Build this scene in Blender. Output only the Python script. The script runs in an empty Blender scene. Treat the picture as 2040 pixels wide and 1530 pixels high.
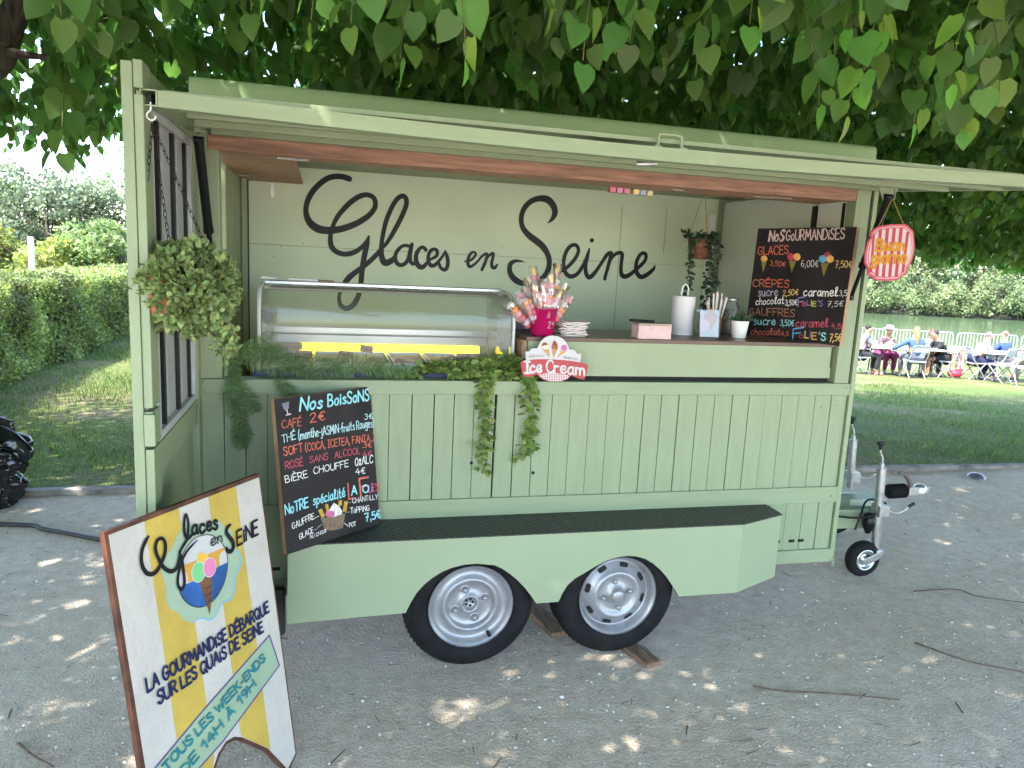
# Mint green ice cream trailer under lime trees by a river
import bpy, math, random
import numpy as np
from mathutils import Vector, Matrix
from mathutils.geometry import tessellate_polygon
random.seed(7); rng = np.random.default_rng(11)
SC = bpy.context.scene
COL = SC.collection
# ------------------------------------------------------------ camera
CAMR = ((0.96829334, -0.24520306, 0.04778557), (0.0059666, -0.16852889, -0.98567866), (0.24974467, 0.9547112, -0.16172238))
cam = bpy.data.cameras.new('camera'); camo = bpy.data.objects.new('camera', cam); COL.objects.link(camo)
cam.sensor_width = 36; cam.lens = 1465 / 2040 * 36; cam.clip_start = .05; cam.clip_end = 600
camo.matrix_world = Matrix(((CAMR[0][0], -CAMR[1][0], -CAMR[2][0], 0), (CAMR[0][1], -CAMR[1][1], -CAMR[2][1], 0),
                            (CAMR[0][2], -CAMR[1][2], -CAMR[2][2], 1.62), (0, 0, 0, 1)))
SC.camera = camo
# ------------------------------------------------------------ world and sun
SUN_EL, SUN_AZ = math.radians(57), math.radians(-120)     # azimuth from +Y towards +X
sund = Vector((math.sin(SUN_AZ) * math.cos(SUN_EL), math.cos(SUN_AZ) * math.cos(SUN_EL), math.sin(SUN_EL)))
W = bpy.data.worlds.new('World'); SC.world = W; W.use_nodes = True
wn = W.node_tree.nodes; wl = W.node_tree.links
bg = wn['Background']; sky = wn.new('ShaderNodeTexSky'); sky.sky_type = 'NISHITA'; sky.sun_disc = False
sky.sun_elevation = SUN_EL; sky.sun_rotation = SUN_AZ; sky.air_density = 1.0; sky.dust_density = 1.0; sky.ozone_density = .8
wl.new(sky.outputs[0], bg.inputs[0]); bg.inputs[1].default_value = .15
ld = bpy.data.lights.new('sun', 'SUN'); ld.energy = 2.3; ld.angle = math.radians(.53); ld.color = (1, .94, .85)
lo = bpy.data.objects.new('sun', ld); COL.objects.link(lo); lo.rotation_euler = sund.to_track_quat('Z', 'Y').to_euler()
SC.view_settings.view_transform = 'Standard'; SC.view_settings.look = 'None'; SC.view_settings.gamma = 1
SC.view_settings.exposure = 3.12
SC.cycles.use_denoising = True
SC.cycles.max_bounces = 10; SC.cycles.transparent_max_bounces = 16; SC.cycles.caustics_reflective = False; SC.cycles.caustics_refractive = False
SC.cycles.sample_clamp_indirect = 6
# ------------------------------------------------------------ helpers
def lin(r, g, b): return tuple(((c / 255) / 12.92 if c / 255 <= .04045 else ((c / 255 + .055) / 1.055) ** 2.4) for c in (r, g, b))
MATS = {}
def mat(name, col, rough=.6, metal=0, var=.06, scale=8, bump=0, bscale=60, spec=.4, trans=0, stretch=None, emit=0, alpha=1, coat=0, island=0):
    if name in MATS: return MATS[name]
    m = bpy.data.materials.new(name); m.use_nodes = True; MATS[name] = m
    nt = m.node_tree; n = nt.nodes; l = nt.links; p = n['Principled BSDF']
    p.inputs['Roughness'].default_value = rough; p.inputs['Metallic'].default_value = metal; p.inputs['Specular IOR Level'].default_value = spec
    p.inputs['Coat Weight'].default_value = coat
    tc = n.new('ShaderNodeTexCoord'); mp = n.new('ShaderNodeMapping'); l.new(tc.outputs['Object'], mp.inputs[0])
    if stretch: mp.inputs['Scale'].default_value = stretch
    nz = n.new('ShaderNodeTexNoise'); nz.inputs['Scale'].default_value = scale; nz.inputs['Detail'].default_value = 6; l.new(mp.outputs[0], nz.inputs[0])
    cr = n.new('ShaderNodeValToRGB'); l.new(nz.outputs[0], cr.inputs[0])
    c = np.array(col[:3]); cr.color_ramp.elements[0].position = .3; cr.color_ramp.elements[1].position = .72
    cr.color_ramp.elements[0].color = (*np.clip(c * (1 - var * 2), 0, 1), 1); cr.color_ramp.elements[1].color = (*np.clip(c * (1 + var), 0, 1), 1)
    src = cr.outputs[0]
    if island:
        ge = n.new('ShaderNodeNewGeometry'); hs = n.new('ShaderNodeHueSaturation'); l.new(src, hs.inputs['Color'])
        mr = n.new('ShaderNodeMapRange'); l.new(ge.outputs['Random Per Island'], mr.inputs[0]); mr.inputs[3].default_value = 1 - island; mr.inputs[4].default_value = 1 + island; l.new(mr.outputs[0], hs.inputs['Value'])
        mr2 = n.new('ShaderNodeMapRange'); mm = n.new('ShaderNodeMath'); mm.operation = 'FRACT'; m3 = n.new('ShaderNodeMath'); m3.operation = 'MULTIPLY'; m3.inputs[1].default_value = 7.31
        l.new(ge.outputs['Random Per Island'], m3.inputs[0]); l.new(m3.outputs[0], mm.inputs[0]); l.new(mm.outputs[0], mr2.inputs[0]); mr2.inputs[3].default_value = .5 - island * .07; mr2.inputs[4].default_value = .5 + island * .05; l.new(mr2.outputs[0], hs.inputs['Hue'])
        src = hs.outputs[0]
    l.new(src, p.inputs['Base Color'])
    if bump:
        b = n.new('ShaderNodeBump'); b.inputs['Strength'].default_value = bump; b.inputs['Distance'].default_value = .01
        nb = n.new('ShaderNodeTexNoise'); nb.inputs['Scale'].default_value = bscale; nb.inputs['Detail'].default_value = 5; l.new(mp.outputs[0], nb.inputs[0])
        l.new(nb.outputs[0], b.inputs['Height']); l.new(b.outputs[0], p.inputs['Normal'])
    if emit: l.new(src, p.inputs['Emission Color']); p.inputs['Emission Strength'].default_value = emit
    if trans:
        t = n.new('ShaderNodeBsdfTranslucent'); hs2 = n.new('ShaderNodeHueSaturation'); l.new(src, hs2.inputs['Color']); hs2.inputs['Hue'].default_value = .487; hs2.inputs['Saturation'].default_value = 1.1; hs2.inputs['Value'].default_value = 2.5
        l.new(hs2.outputs[0], t.inputs[0]); mx = n.new('ShaderNodeMixShader'); mx.inputs[0].default_value = trans
        l.new(p.outputs[0], mx.inputs[1]); l.new(t.outputs[0], mx.inputs[2]); l.new(mx.outputs[0], n['Material Output'].inputs[0])
    if alpha < 1: p.inputs['Alpha'].default_value = alpha
    return m
def glassmat(name, tint=(.93, .97, .95), refl=1.0, haze=0, hazecol=(.8, .85, .82)):
    if name in MATS: return MATS[name]
    m = bpy.data.materials.new(name); m.use_nodes = True; MATS[name] = m
    n = m.node_tree.nodes; l = m.node_tree.links; n.remove(n['Principled BSDF'])
    t = n.new('ShaderNodeBsdfTransparent'); t.inputs[0].default_value = (*tint, 1); g = n.new('ShaderNodeBsdfGlossy'); g.inputs['Roughness'].default_value = .03
    f = n.new('ShaderNodeFresnel'); f.inputs[0].default_value = 1.5; mu = n.new('ShaderNodeMath'); mu.operation = 'MULTIPLY'; mu.inputs[1].default_value = refl; l.new(f.outputs[0], mu.inputs[0])
    mx = n.new('ShaderNodeMixShader'); l.new(mu.outputs[0], mx.inputs[0]); l.new(t.outputs[0], mx.inputs[1]); l.new(g.outputs[0], mx.inputs[2]); out = mx
    if haze:
        d = n.new('ShaderNodeBsdfDiffuse'); d.inputs[0].default_value = (*hazecol, 1); nz = n.new('ShaderNodeTexNoise'); nz.inputs['Scale'].default_value = 14
        mr = n.new('ShaderNodeMapRange'); l.new(nz.outputs[0], mr.inputs[0]); mr.inputs[3].default_value = haze * .5; mr.inputs[4].default_value = haze * 1.4
        mx2 = n.new('ShaderNodeMixShader'); l.new(mr.outputs[0], mx2.inputs[0]); l.new(mx.outputs[0], mx2.inputs[1]); l.new(d.outputs[0], mx2.inputs[2]); out = mx2
    l.new(out.outputs[0], n['Material Output'].inputs[0]); return m
TM = {}
def tag(o, label=None, cat=None, group=None, kind=None):
    if label: o['label'] = label
    if cat: o['category'] = cat
    if group: o['group'] = group
    if kind: o['kind'] = kind
    return o
def emp(name, label, cat, loc, group=None, m4=None):
    o = bpy.data.objects.new(name, None); COL.objects.link(o); o.empty_display_size = .1
    M = m4 if m4 is not None else Matrix.Translation(loc)
    o.matrix_world = M; TM[o.name] = M; return tag(o, label, cat, group)
def adopt(o, parent):
    if parent is None: return o
    o.parent = parent
    if parent.name in TM: o.matrix_parent_inverse = TM[parent.name].inverted()
    return o
class MB:
    def __init__(s): s.v = []; s.f = []; s.mi = []; s.sm = []; s.cur = 0; s.smooth = False
    def add(s, vs, fs, smooth=None):
        b = len(s.v); s.v += [tuple(map(float, p)) for p in vs]
        for f in fs: s.f.append(tuple(b + i for i in f)); s.mi.append(s.cur); s.sm.append(s.smooth if smooth is None else smooth)
        return s
    def box(s, x0, x1, y0, y1, z0, z1):
        return s.add([(x0, y0, z0), (x1, y0, z0), (x1, y1, z0), (x0, y1, z0), (x0, y0, z1), (x1, y0, z1), (x1, y1, z1), (x0, y1, z1)],
                     [(0, 3, 2, 1), (4, 5, 6, 7), (0, 1, 5, 4), (1, 2, 6, 5), (2, 3, 7, 6), (3, 0, 4, 7)], False)
    def obox(s, c, ax, ay, az):   # centre, half-axis vectors
        c, ax, ay, az = map(Vector, (c, ax, ay, az)); vs = [c + ax * i + ay * j + az * k for k in (-1, 1) for j, i in ((-1, -1), (-1, 1), (1, 1), (1, -1))]
        return s.add(vs, [(0, 3, 2, 1), (4, 5, 6, 7), (0, 1, 5, 4), (1, 2, 6, 5), (2, 3, 7, 6), (3, 0, 4, 7)], False)
    def beam(s, p, q, w, h, up=(0, 0, 1)):
        p, q = Vector(p), Vector(q); d = (q - p); L = d.length / 2; d.normalize(); sx = d.cross(Vector(up)).normalized(); u = sx.cross(d)
        return s.obox((p + q) / 2, d * L, sx * (w / 2), u * (h / 2))
    def tube(s, pts, r, n=8, caps=True, closed=False):
        pts = [Vector(p) for p in pts]; N = len(pts); rs = r if hasattr(r, '__len__') else [r] * N; rings = []
        prev = None
        for i, p in enumerate(pts):
            a = pts[i - 1] if (i > 0 or closed) else p; b = pts[(i + 1) % N] if (i < N - 1 or closed) else p
            d = (b - a).normalized()
            if prev is None: x = d.orthogonal().normalized()
            else:
                x = prev - d * prev.dot(d)
                x = x.normalized() if x.length > 1e-6 else d.orthogonal().normalized()
            prev = x; y = d.cross(x); rings.append([p + (x * math.cos(2 * math.pi * k / n) + y * math.sin(2 * math.pi * k / n)) * rs[i] for k in range(n)])
        vs = [v for rg in rings for v in rg]; fs = []
        for i in range(N if closed else N - 1):
            for k in range(n): fs.append((i * n + k, i * n + (k + 1) % n, ((i + 1) % N) * n + (k + 1) % n, ((i + 1) % N) * n + k))
        s.add(vs, fs, True)
        if caps and not closed: s.add(rings[0], [tuple(reversed(range(n)))], False); s.add(rings[-1], [tuple(range(n))], False)
        return s
    def lathe(s, prof, o, axis=(0, 0, 1), n=32, close=False, a0=0, a1=2 * math.pi):   # prof: (radius, height)
        o = Vector(o); z = Vector(axis).normalized(); x = z.orthogonal().normalized(); y = z.cross(x); full = abs(a1 - a0 - 2 * math.pi) < 1e-6; cnt = n if full else n + 1
        vs = [o + z * h + (x * math.cos(a0 + (a1 - a0) * k / n) + y * math.sin(a0 + (a1 - a0) * k / n)) * r for r, h in prof for k in range(cnt)]; fs = []
        for i in range(len(prof) - 1):
            for k in range(n): k2 = (k + 1) % cnt; fs.append((i * cnt + k, i * cnt + k2, (i + 1) * cnt + k2, (i + 1) * cnt + k))
        s.add(vs, fs, True)
        if close:
            if prof[0][0] > 1e-5: s.add(vs[:cnt], [tuple(reversed(range(cnt)))], False)
            if prof[-1][0] > 1e-5: s.add(vs[-cnt:], [tuple(range(cnt))], False)
        return s
    def ell(s, c, rx, ry, rz, n=14, m=8):
        c = Vector(c); vs = []; fs = []
        for i in range(m + 1):
            t = math.pi * i / m
            for k in range(n): a = 2 * math.pi * k / n; vs.append(c + Vector((rx * math.sin(t) * math.cos(a), ry * math.sin(t) * math.sin(a), rz * math.cos(t))))
        for i in range(m):
            for k in range(n): fs.append((i * n + k, (i + 1) * n + k, (i + 1) * n + (k + 1) % n, i * n + (k + 1) % n))
        return s.add(vs, fs, True)
    def prism(s, poly, fr, n0, n1):   # poly in frame (o,u,v,n): solid from n0 (back) to n1 (front)
        o, u, v, nn = map(Vector, fr); k = len(poly)
        ar = sum(poly[i][0] * poly[(i + 1) % k][1] - poly[(i + 1) % k][0] * poly[i][1] for i in range(k))
        P = list(poly) if ar > 0 else list(reversed(poly))
        pt = lambda p, h: o + u * p[0] + v * p[1] + nn * h
        tri = tessellate_polygon([[Vector((p[0], p[1], 0)) for p in P]]); F = [pt(p, n1) for p in P]; B = [pt(p, n0) for p in P]
        def orient(t, up):
            a, b, c = (P[i] for i in t); cr = (b[0] - a[0]) * (c[1] - a[1]) - (b[1] - a[1]) * (c[0] - a[0]); return t if (cr > 0) == up else (t[0], t[2], t[1])
        s.add(F, [orient(t, True) for t in tri], False)
        if abs(n1 - n0) > 1e-7:
            s.add(B, [orient(t, False) for t in tri], False)
            s.add(F + B, [(i, k + i, k + (i + 1) % k, (i + 1) % k) for i in range(k)], False)
        return s
    def ribbon(s, pts, fr, h):        # pts (x,y,halfwidth) in frame, brush line with round ends
        for i in range(1, len(pts) - 1):
            d0 = (pts[i][0] - pts[i - 1][0], pts[i][1] - pts[i - 1][1]); d1 = (pts[i + 1][0] - pts[i][0], pts[i + 1][1] - pts[i][1]); l_ = math.hypot(*d0) * math.hypot(*d1)
            if l_ > 1e-12 and (d0[0] * d1[0] + d0[1] * d1[1]) / l_ < .55: s.ribbon(pts[:i + 1], fr, h); return s.ribbon(pts[i:], fr, h + 3e-5)
        o, u, v, nn = map(Vector, fr); N = len(pts)
        if N == 1: pts = [pts[0], (pts[0][0] + 1e-4, pts[0][1], pts[0][2])]; N = 2
        L = []; R_ = []; dirs = []
        for i in range(N):
            a = pts[max(i - 1, 0)]; b = pts[min(i + 1, N - 1)]; d = Vector((b[0] - a[0], b[1] - a[1]))
            d = d.normalized() if d.length > 1e-9 else Vector((1, 0)); dirs.append(d); nx, ny = -d.y, d.x; w = pts[i][2]
            L.append((pts[i][0] + nx * w, pts[i][1] + ny * w)); R_.append((pts[i][0] - nx * w, pts[i][1] - ny * w))
        P = lambda q, k: o + u * q[0] + v * q[1] + nn * (h + k * 4e-6)
        vs = []; fs = []
        for i in range(N): vs += [P(L[i], i), P(R_[i], i)]
        for i in range(N - 1): fs.append((2 * i, 2 * i + 1, 2 * i + 3, 2 * i + 2))
        for end, i in ((-1, 0), (1, N - 1)):
            d = dirs[i]; w = pts[i][2]; b = len(vs); a0 = math.atan2(d.y, d.x); k = 5
            for j in range(k + 1):
                a = a0 - math.pi / 2 + math.pi * j / k if end > 0 else a0 + math.pi / 2 + math.pi * j / k
                vs.append(P((pts[i][0] + math.cos(a) * w, pts[i][1] + math.sin(a) * w), i))
            fs.append(tuple(b + j for j in range(k + 1)))
        return s.add(vs, fs, False)
    def obj(s, name, mats, parent=None, label=None, cat=None, group=None, kind=None, bevel=0, loc=None):
        me = bpy.data.meshes.new(name); me.from_pydata(s.v, [], s.f)
        for m in (mats if isinstance(mats, (list, tuple)) else [mats]): me.materials.append(m)
        me.polygons.foreach_set('material_index', s.mi); me.polygons.foreach_set('use_smooth', s.sm); me.update()
        o = bpy.data.objects.new(name, me); COL.objects.link(o); adopt(o, parent)
        if bevel:
            b = o.modifiers.new('bevel', 'BEVEL'); b.width = bevel; b.segments = 2; b.limit_method = 'ANGLE'; b.angle_limit = math.radians(40)
        return tag(o, label, cat, group, kind)
def cat_rom(pts, sub=5):
    P = [np.array(p, float) for p in pts]; out = []
    for i in range(len(P) - 1):
        p0 = P[max(i - 1, 0)]; p1 = P[i]; p2 = P[i + 1]; p3 = P[min(i + 2, len(P) - 1)]
        for k in range(sub):
            t = k / sub; out.append(.5 * ((2 * p1) + (-p0 + p2) * t + (2 * p0 - 5 * p1 + 4 * p2 - p3) * t * t + (-p0 + 3 * p1 - 3 * p2 + p3) * t ** 3))
    out.append(P[-1]); return [tuple(p) for p in out]
def npmesh(name, V, quads=None, tris=None, mats=None, parent=None, smooth=True, mi=None):
    me = bpy.data.meshes.new(name); nq = 0 if quads is None else len(quads); ntr = 0 if tris is None else len(tris)
    me.vertices.add(len(V)); me.vertices.foreach_set('co', np.ascontiguousarray(V, np.float32).ravel())
    li = np.concatenate([np.zeros(0, np.int32) if quads is None else np.asarray(quads, np.int32).ravel(), np.zeros(0, np.int32) if tris is None else np.asarray(tris, np.int32).ravel()])
    me.loops.add(len(li)); me.loops.foreach_set('vertex_index', li); me.polygons.add(nq + ntr)
    st = np.concatenate([np.arange(nq) * 4, nq * 4 + np.arange(ntr) * 3]).astype(np.int32); me.polygons.foreach_set('loop_start', st)
    me.polygons.foreach_set('use_smooth', np.full(nq + ntr, smooth))
    for m in (mats if isinstance(mats, (list, tuple)) else [mats]): me.materials.append(m)
    if mi is not None: me.polygons.foreach_set('material_index', np.asarray(mi, np.int32))
    me.update(calc_edges=True); me.validate(); o = bpy.data.objects.new(name, me); COL.objects.link(o); adopt(o, parent); return o
def scatter(TV, TQ, pos, X, Y, Zv, sc):    # instance a template (local xyz) on frames
    n = len(pos); k = len(TV); T = np.asarray(TV, float)
    V = (T[None, :, 0:1] * X[:, None, :] + T[None, :, 1:2] * Y[:, None, :] + T[None, :, 2:3] * Zv[:, None, :]) * np.asarray(sc).reshape(-1, 1, 1) + pos[:, None, :]
    Q = np.asarray(TQ)[None] + (np.arange(n) * k)[:, None, None]
    return V.reshape(-1, 3), Q.reshape(-1, len(TQ[0]))
def unit(a): return a / np.maximum(np.linalg.norm(a, axis=-1, keepdims=True), 1e-9)
def frames(Yd, rnd):     # leaf axis Yd, random normal
    Zv = rnd - Yd * np.sum(rnd * Yd, 1, keepdims=True); Zv = unit(Zv); return np.cross(Yd, Zv), Zv
# ------------------------------------------------------------ shared materials
MINT = mat('mint_paint', (.25, .305, .184), .42, var=.045, scale=5, bump=.06, bscale=90, spec=.45)
MINTW = mat('mint_wood_paint', (.243, .295, .18), .5, var=.035, scale=7, bump=.16, bscale=40, stretch=(6, 6, .8), spec=.4)
MINTH = mat('mint_rail_paint', (.243, .295, .18), .5, var=.035, scale=7, bump=.12, bscale=40, stretch=(.8, 6, 6), spec=.4)
MINTIN = mat('mint_interior_lifted', (.52, .61, .45), .5, var=.04, scale=3, bump=.05, bscale=70)  # the same mint, lightened to make up for the dim light inside
DARK = mat('dark_gap', (.012, .013, .012), .9)
BLACKM = mat('black_metal', (.015, .015, .016), .35, metal=.6)
RUBBER = mat('tyre_rubber', (.010, .010, .011), .8, spec=.2, var=.25, scale=20, bump=.15, bscale=120)
STEEL = mat('zinc_steel', (.52, .52, .52), .38, metal=.9, var=.12, scale=25)
SILVER = mat('silver_wheel_paint', (.33, .33, .345), .4, metal=.5, var=.07, scale=18, bump=.05, bscale=90)
WHITEM = mat('white_enamel', (.78, .78, .77), .35)
PLY = mat('reddish_plywood', (.33, .175, .115), .55, var=.22, scale=6, bump=.08, bscale=50, stretch=(1, 5, 12))
PLYU = mat('plywood_underside', (.42, .235, .15), .55, var=.18, scale=5, stretch=(2, 7, 1))
WOODE = mat('raw_wood_edge', (.42, .25, .14), .65, var=.2, scale=9, stretch=(4, 4, 1))
# ------------------------------------------------------------ ground and setting
def zg(x, y):
    x = np.asarray(x, float); y = np.asarray(y, float); s = .253 * x + .9675 * y; k = np.clip(x / 5, 0, 1); k = k * k * (3 - 2 * k)
    return -.06 * np.maximum(0, s - 6.2) * k
def groundmat():
    m = bpy.data.materials.new('gravel_path'); m.use_nodes = True; n = m.node_tree.nodes; l = m.node_tree.links; p = n['Principled BSDF']; p.inputs['Roughness'].default_value = .95; p.inputs['Specular IOR Level'].default_value = .15
    tc = n.new('ShaderNodeTexCoord')
    def noise(s, d=6, r=.6): q = n.new('ShaderNodeTexNoise'); q.inputs['Scale'].default_value = s; q.inputs['Detail'].default_value = d; q.inputs['Roughness'].default_value = r; l.new(tc.outputs['Object'], q.inputs[0]); return q
    a = noise(.9, 5); b = noise(14, 8, .7); c = noise(120, 4, .7); v = n.new('ShaderNodeTexVoronoi'); v.inputs['Scale'].default_value = 95; l.new(tc.outputs['Object'], v.inputs[0])
    r1 = n.new('ShaderNodeValToRGB'); l.new(a.outputs[0], r1.inputs[0]); e = r1.color_ramp.elements; e[0].position = .36; e[1].position = .66
    e[0].color = (.66, .565, .455, 1); e[1].color = (.75, .665, .57, 1)
    r2 = n.new('ShaderNodeValToRGB'); l.new(b.outputs[0], r2.inputs[0]); e = r2.color_ramp.elements; e[0].position = .3; e[1].position = .7; e[0].color = (.74, .72, .69, 1); e[1].color = (1.05, 1.05, 1.05, 1)
    r3 = n.new('ShaderNodeValToRGB'); l.new(c.outputs[0], r3.inputs[0]); e = r3.color_ramp.elements; e[0].position = .35; e[1].position = .75; e[0].color = (.82, .81, .80, 1); e[1].color = (1.15, 1.13, 1.1, 1)
    m1 = n.new('ShaderNodeMix'); m1.data_type = 'RGBA'; m1.blend_type = 'MULTIPLY'; m1.inputs[0].default_value = 1; l.new(r1.outputs[0], m1.inputs[6]); l.new(r2.outputs[0], m1.inputs[7])
    m2 = n.new('ShaderNodeMix'); m2.data_type = 'RGBA'; m2.blend_type = 'MULTIPLY'; m2.inputs[0].default_value = 1; l.new(m1.outputs[2], m2.inputs[6]); l.new(r3.outputs[0], m2.inputs[7]); l.new(m2.outputs[2], p.inputs[0])
    ad = n.new('ShaderNodeMath'); ad.operation = 'MULTIPLY_ADD'; l.new(b.outputs[0], ad.inputs[0]); ad.inputs[1].default_value = 2.2; l.new(c.outputs[0], ad.inputs[2])
    ad2 = n.new('ShaderNodeMath'); ad2.operation = 'MULTIPLY_ADD'; l.new(v.outputs[0], ad2.inputs[0]); ad2.inputs[1].default_value = -.5; l.new(ad.outputs[0], ad2.inputs[2])
    bp = n.new('ShaderNodeBump'); bp.inputs['Strength'].default_value = .9; bp.inputs['Distance'].default_value = .014; l.new(ad2.outputs[0], bp.inputs['Height']); l.new(bp.outputs[0], p.inputs['Normal']); return m
GROUND = groundmat()
g = MB(); g.add([(-60, -60, 0), (60, -60, 0), (60, 5.14, 0), (-60, 5.14, 0)], [(0, 1, 2, 3)]); g.obj('gravel_path', GROUND, kind='structure')
def lawnmat():
    m = bpy.data.materials.new('lawn_grass'); m.use_nodes = True; n = m.node_tree.nodes; l = m.node_tree.links; p = n['Principled BSDF']; p.inputs['Roughness'].default_value = .9; p.inputs['Specular IOR Level'].default_value = .1
    tc = n.new('ShaderNodeTexCoord'); a = n.new('ShaderNodeTexNoise'); a.inputs['Scale'].default_value = .55; a.inputs['Detail'].default_value = 9; a.inputs['Roughness'].default_value = .65; l.new(tc.outputs['Object'], a.inputs[0])
    b = n.new('ShaderNodeTexNoise'); b.inputs['Scale'].default_value = 22; b.inputs['Detail'].default_value = 6; l.new(tc.outputs['Object'], b.inputs[0])
    r = n.new('ShaderNodeValToRGB'); l.new(a.outputs[0], r.inputs[0]); e = r.color_ramp.elements; e[0].position = .36; e[0].color = (.20, .165, .115, 1); e[1].position = .50; e[1].color = (.115, .14, .055, 1); q = e.new(.72); q.color = (.075, .125, .035, 1)
    r2 = n.new('ShaderNodeValToRGB'); l.new(b.outputs[0], r2.inputs[0]); e = r2.color_ramp.elements; e[0].position = .3; e[0].color = (.6, .6, .55, 1); e[1].position = .75; e[1].color = (1.25, 1.2, 1.0, 1)
    m1 = n.new('ShaderNodeMix'); m1.data_type = 'RGBA'; m1.blend_type = 'MULTIPLY'; m1.inputs[0].default_value = 1; l.new(r.outputs[0], m1.inputs[6]); l.new(r2.outputs[0], m1.inputs[7]); l.new(m1.outputs[2], p.inputs[0])
    bp = n.new('ShaderNodeBump'); bp.inputs['Strength'].default_value = .8; bp.inputs['Distance'].default_value = .03; l.new(b.outputs[0], bp.inputs['Height']); l.new(bp.outputs[0], p.inputs['Normal']); return m
LAWN = lawnmat()
xs = np.concatenate([np.linspace(-60, -6, 20), np.linspace(-5, 14, 60), np.linspace(14.5, 60, 50)]); ys = np.concatenate([np.linspace(5.22, 14, 60), np.linspace(14.3, 90, 130)])
GX, GY = np.meshgrid(xs, ys); SS = .253 * GX + .9675 * GY; kk = np.clip((GX + 2) / 6, 0, 1)
GZ = zg(GX, GY) + .02 * np.sin(GX * 1.7 + 1) * np.cos(GY * 1.3) * np.clip((GY - 5.3) / 2, 0, 1) + .012
GZ -= np.clip((SS - 36) / 4, 0, 1) * 2.2 * kk + np.clip((SS - 40) / 10, 0, 1) * 3 * kk
GZ[0, :] = .012
nx, ny = len(xs), len(ys); idx = np.arange(nx * ny).reshape(ny, nx)
Q = np.stack([idx[:-1, :-1], idx[:-1, 1:], idx[1:, 1:], idx[1:, :-1]], -1).reshape(-1, 4)
lw = npmesh('lawn', np.stack([GX, GY, GZ], -1).reshape(-1, 3), quads=Q, mats=LAWN); lw['kind'] = 'structure'
# kerb edging between path and lawn
kb = MB()
for i in range(30):
    x0 = -20 + i * 1.5; kb.box(x0, x0 + 1.492, 5.14, 5.215, -.05, .035 + .006 * math.sin(i * 2.1))
kb.obj('kerb', mat('old_concrete', (.26, .235, .21), .9, var=.3, scale=6, bump=.4, bscale=60), kind='structure', bevel=.006)
# river: water sheet and far bank
wm = bpy.data.materials.new('river_water'); wm.use_nodes = True; n = wm.node_tree.nodes; l = wm.node_tree.links; p = n['Principled BSDF']
p.inputs['Base Color'].default_value = (.07, .105, .055, 1); p.inputs['Roughness'].default_value = .12; p.inputs['Specular IOR Level'].default_value = .5
tc = n.new('ShaderNodeTexCoord'); nz = n.new('ShaderNodeTexNoise'); nz.inputs['Scale'].default_value = 1.6; nz.inputs['Detail'].default_value = 4; l.new(tc.outputs['Object'], nz.inputs[0])
bp = n.new('ShaderNodeBump'); bp.inputs['Strength'].default_value = .15; bp.inputs['Distance'].default_value = .03; l.new(nz.outputs[0], bp.inputs['Height']); l.new(bp.outputs[0], p.inputs['Normal'])
def rv(lat, s, z): return (.967 * lat + .253 * s / 1.0001, -.253 * lat + .967 * s, z)
g = MB(); g.add([rv(-60, 37, -1.9), rv(160, 37, -1.9), rv(160, 83, -1.9), rv(-60, 83, -1.9)], [(0, 1, 2, 3)]); g.obj('river_water', wm, kind='structure')
g = MB(); L0 = [(-60 + 10 * i) for i in range(23)]
row = [(81, -2.6), (81.6, -1.85), (83, -1.2), (90, .6), (130, 3)]
g.add([rv(a, s + math.sin(a * .7) * .5, z) for s, z in row for a in L0], [(r * 23 + i, r * 23 + i + 1, (r + 1) * 23 + i + 1, (r + 1) * 23 + i) for r in range(4) for i in range(22)])
g.obj('far_bank', mat('bank_earth', (.028, .032, .02), .95, var=.3, scale=2, bump=.5, bscale=8), kind='structure')
# pebbles and grit lying on the path, uncountable
n_ = 9000; px = rng.uniform(-2.6, 4.5, n_); py = rng.uniform(1.2, 5.1, n_) ; sz = rng.gamma(2.2, .0014, n_) + .0012
OC = np.array([(1, 0, 0), (.3, .9, 0), (-.8, .5, 0), (-.7, -.6, 0), (.4, -.9, 0), (0.1, 0, .55)]); OT = [(0, 1, 5), (1, 2, 5), (2, 3, 5), (3, 4, 5), (4, 0, 5)]
an = rng.uniform(0, 6.28, n_); Xv = np.stack([np.cos(an), np.sin(an), 0 * an], 1); Yv = np.stack([-np.sin(an), np.cos(an), 0 * an], 1); Zv = np.tile([0, 0, 1.], (n_, 1))
V, T = scatter(OC, OT, np.stack([px, py, np.full(n_, .0006)], 1), Xv, Yv, Zv, sz)
o = npmesh('loose_gravel', V, tris=T, mats=mat('grit_stone', (.50, .47, .43), .9, island=.5), smooth=False); tag(o, 'fine loose grit scattered over the pale gravel path', 'gravel', kind='stuff')
# dry leaf and twig litter
n_ = 900; px = rng.uniform(-2.6, 6.5, n_); py = rng.uniform(1.3, 5.1, n_); an = rng.uniform(0, 6.28, n_); LT = np.array([(-1, -.05, 0), (1, -.1, 0), (1, .1, 0.02), (-1, .08, .05)])
Xv = np.stack([np.cos(an), np.sin(an), 0 * an], 1); Yv = np.stack([-np.sin(an), np.cos(an), 0 * an], 1)
V, Q = scatter(LT, [(0, 1, 2, 3)], np.stack([px, py, np.full(n_, .004)], 1), Xv, Yv, np.tile([0, 0, 1.], (n_, 1)), rng.gamma(2, .006, n_) + .005)
o = npmesh('leaf_litter', V, quads=Q, mats=mat('dry_litter', (.17, .125, .075), .9, island=.5), smooth=False); tag(o, 'scraps of dry twig and bud litter on the path', 'leaf litter', kind='stuff')
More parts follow.
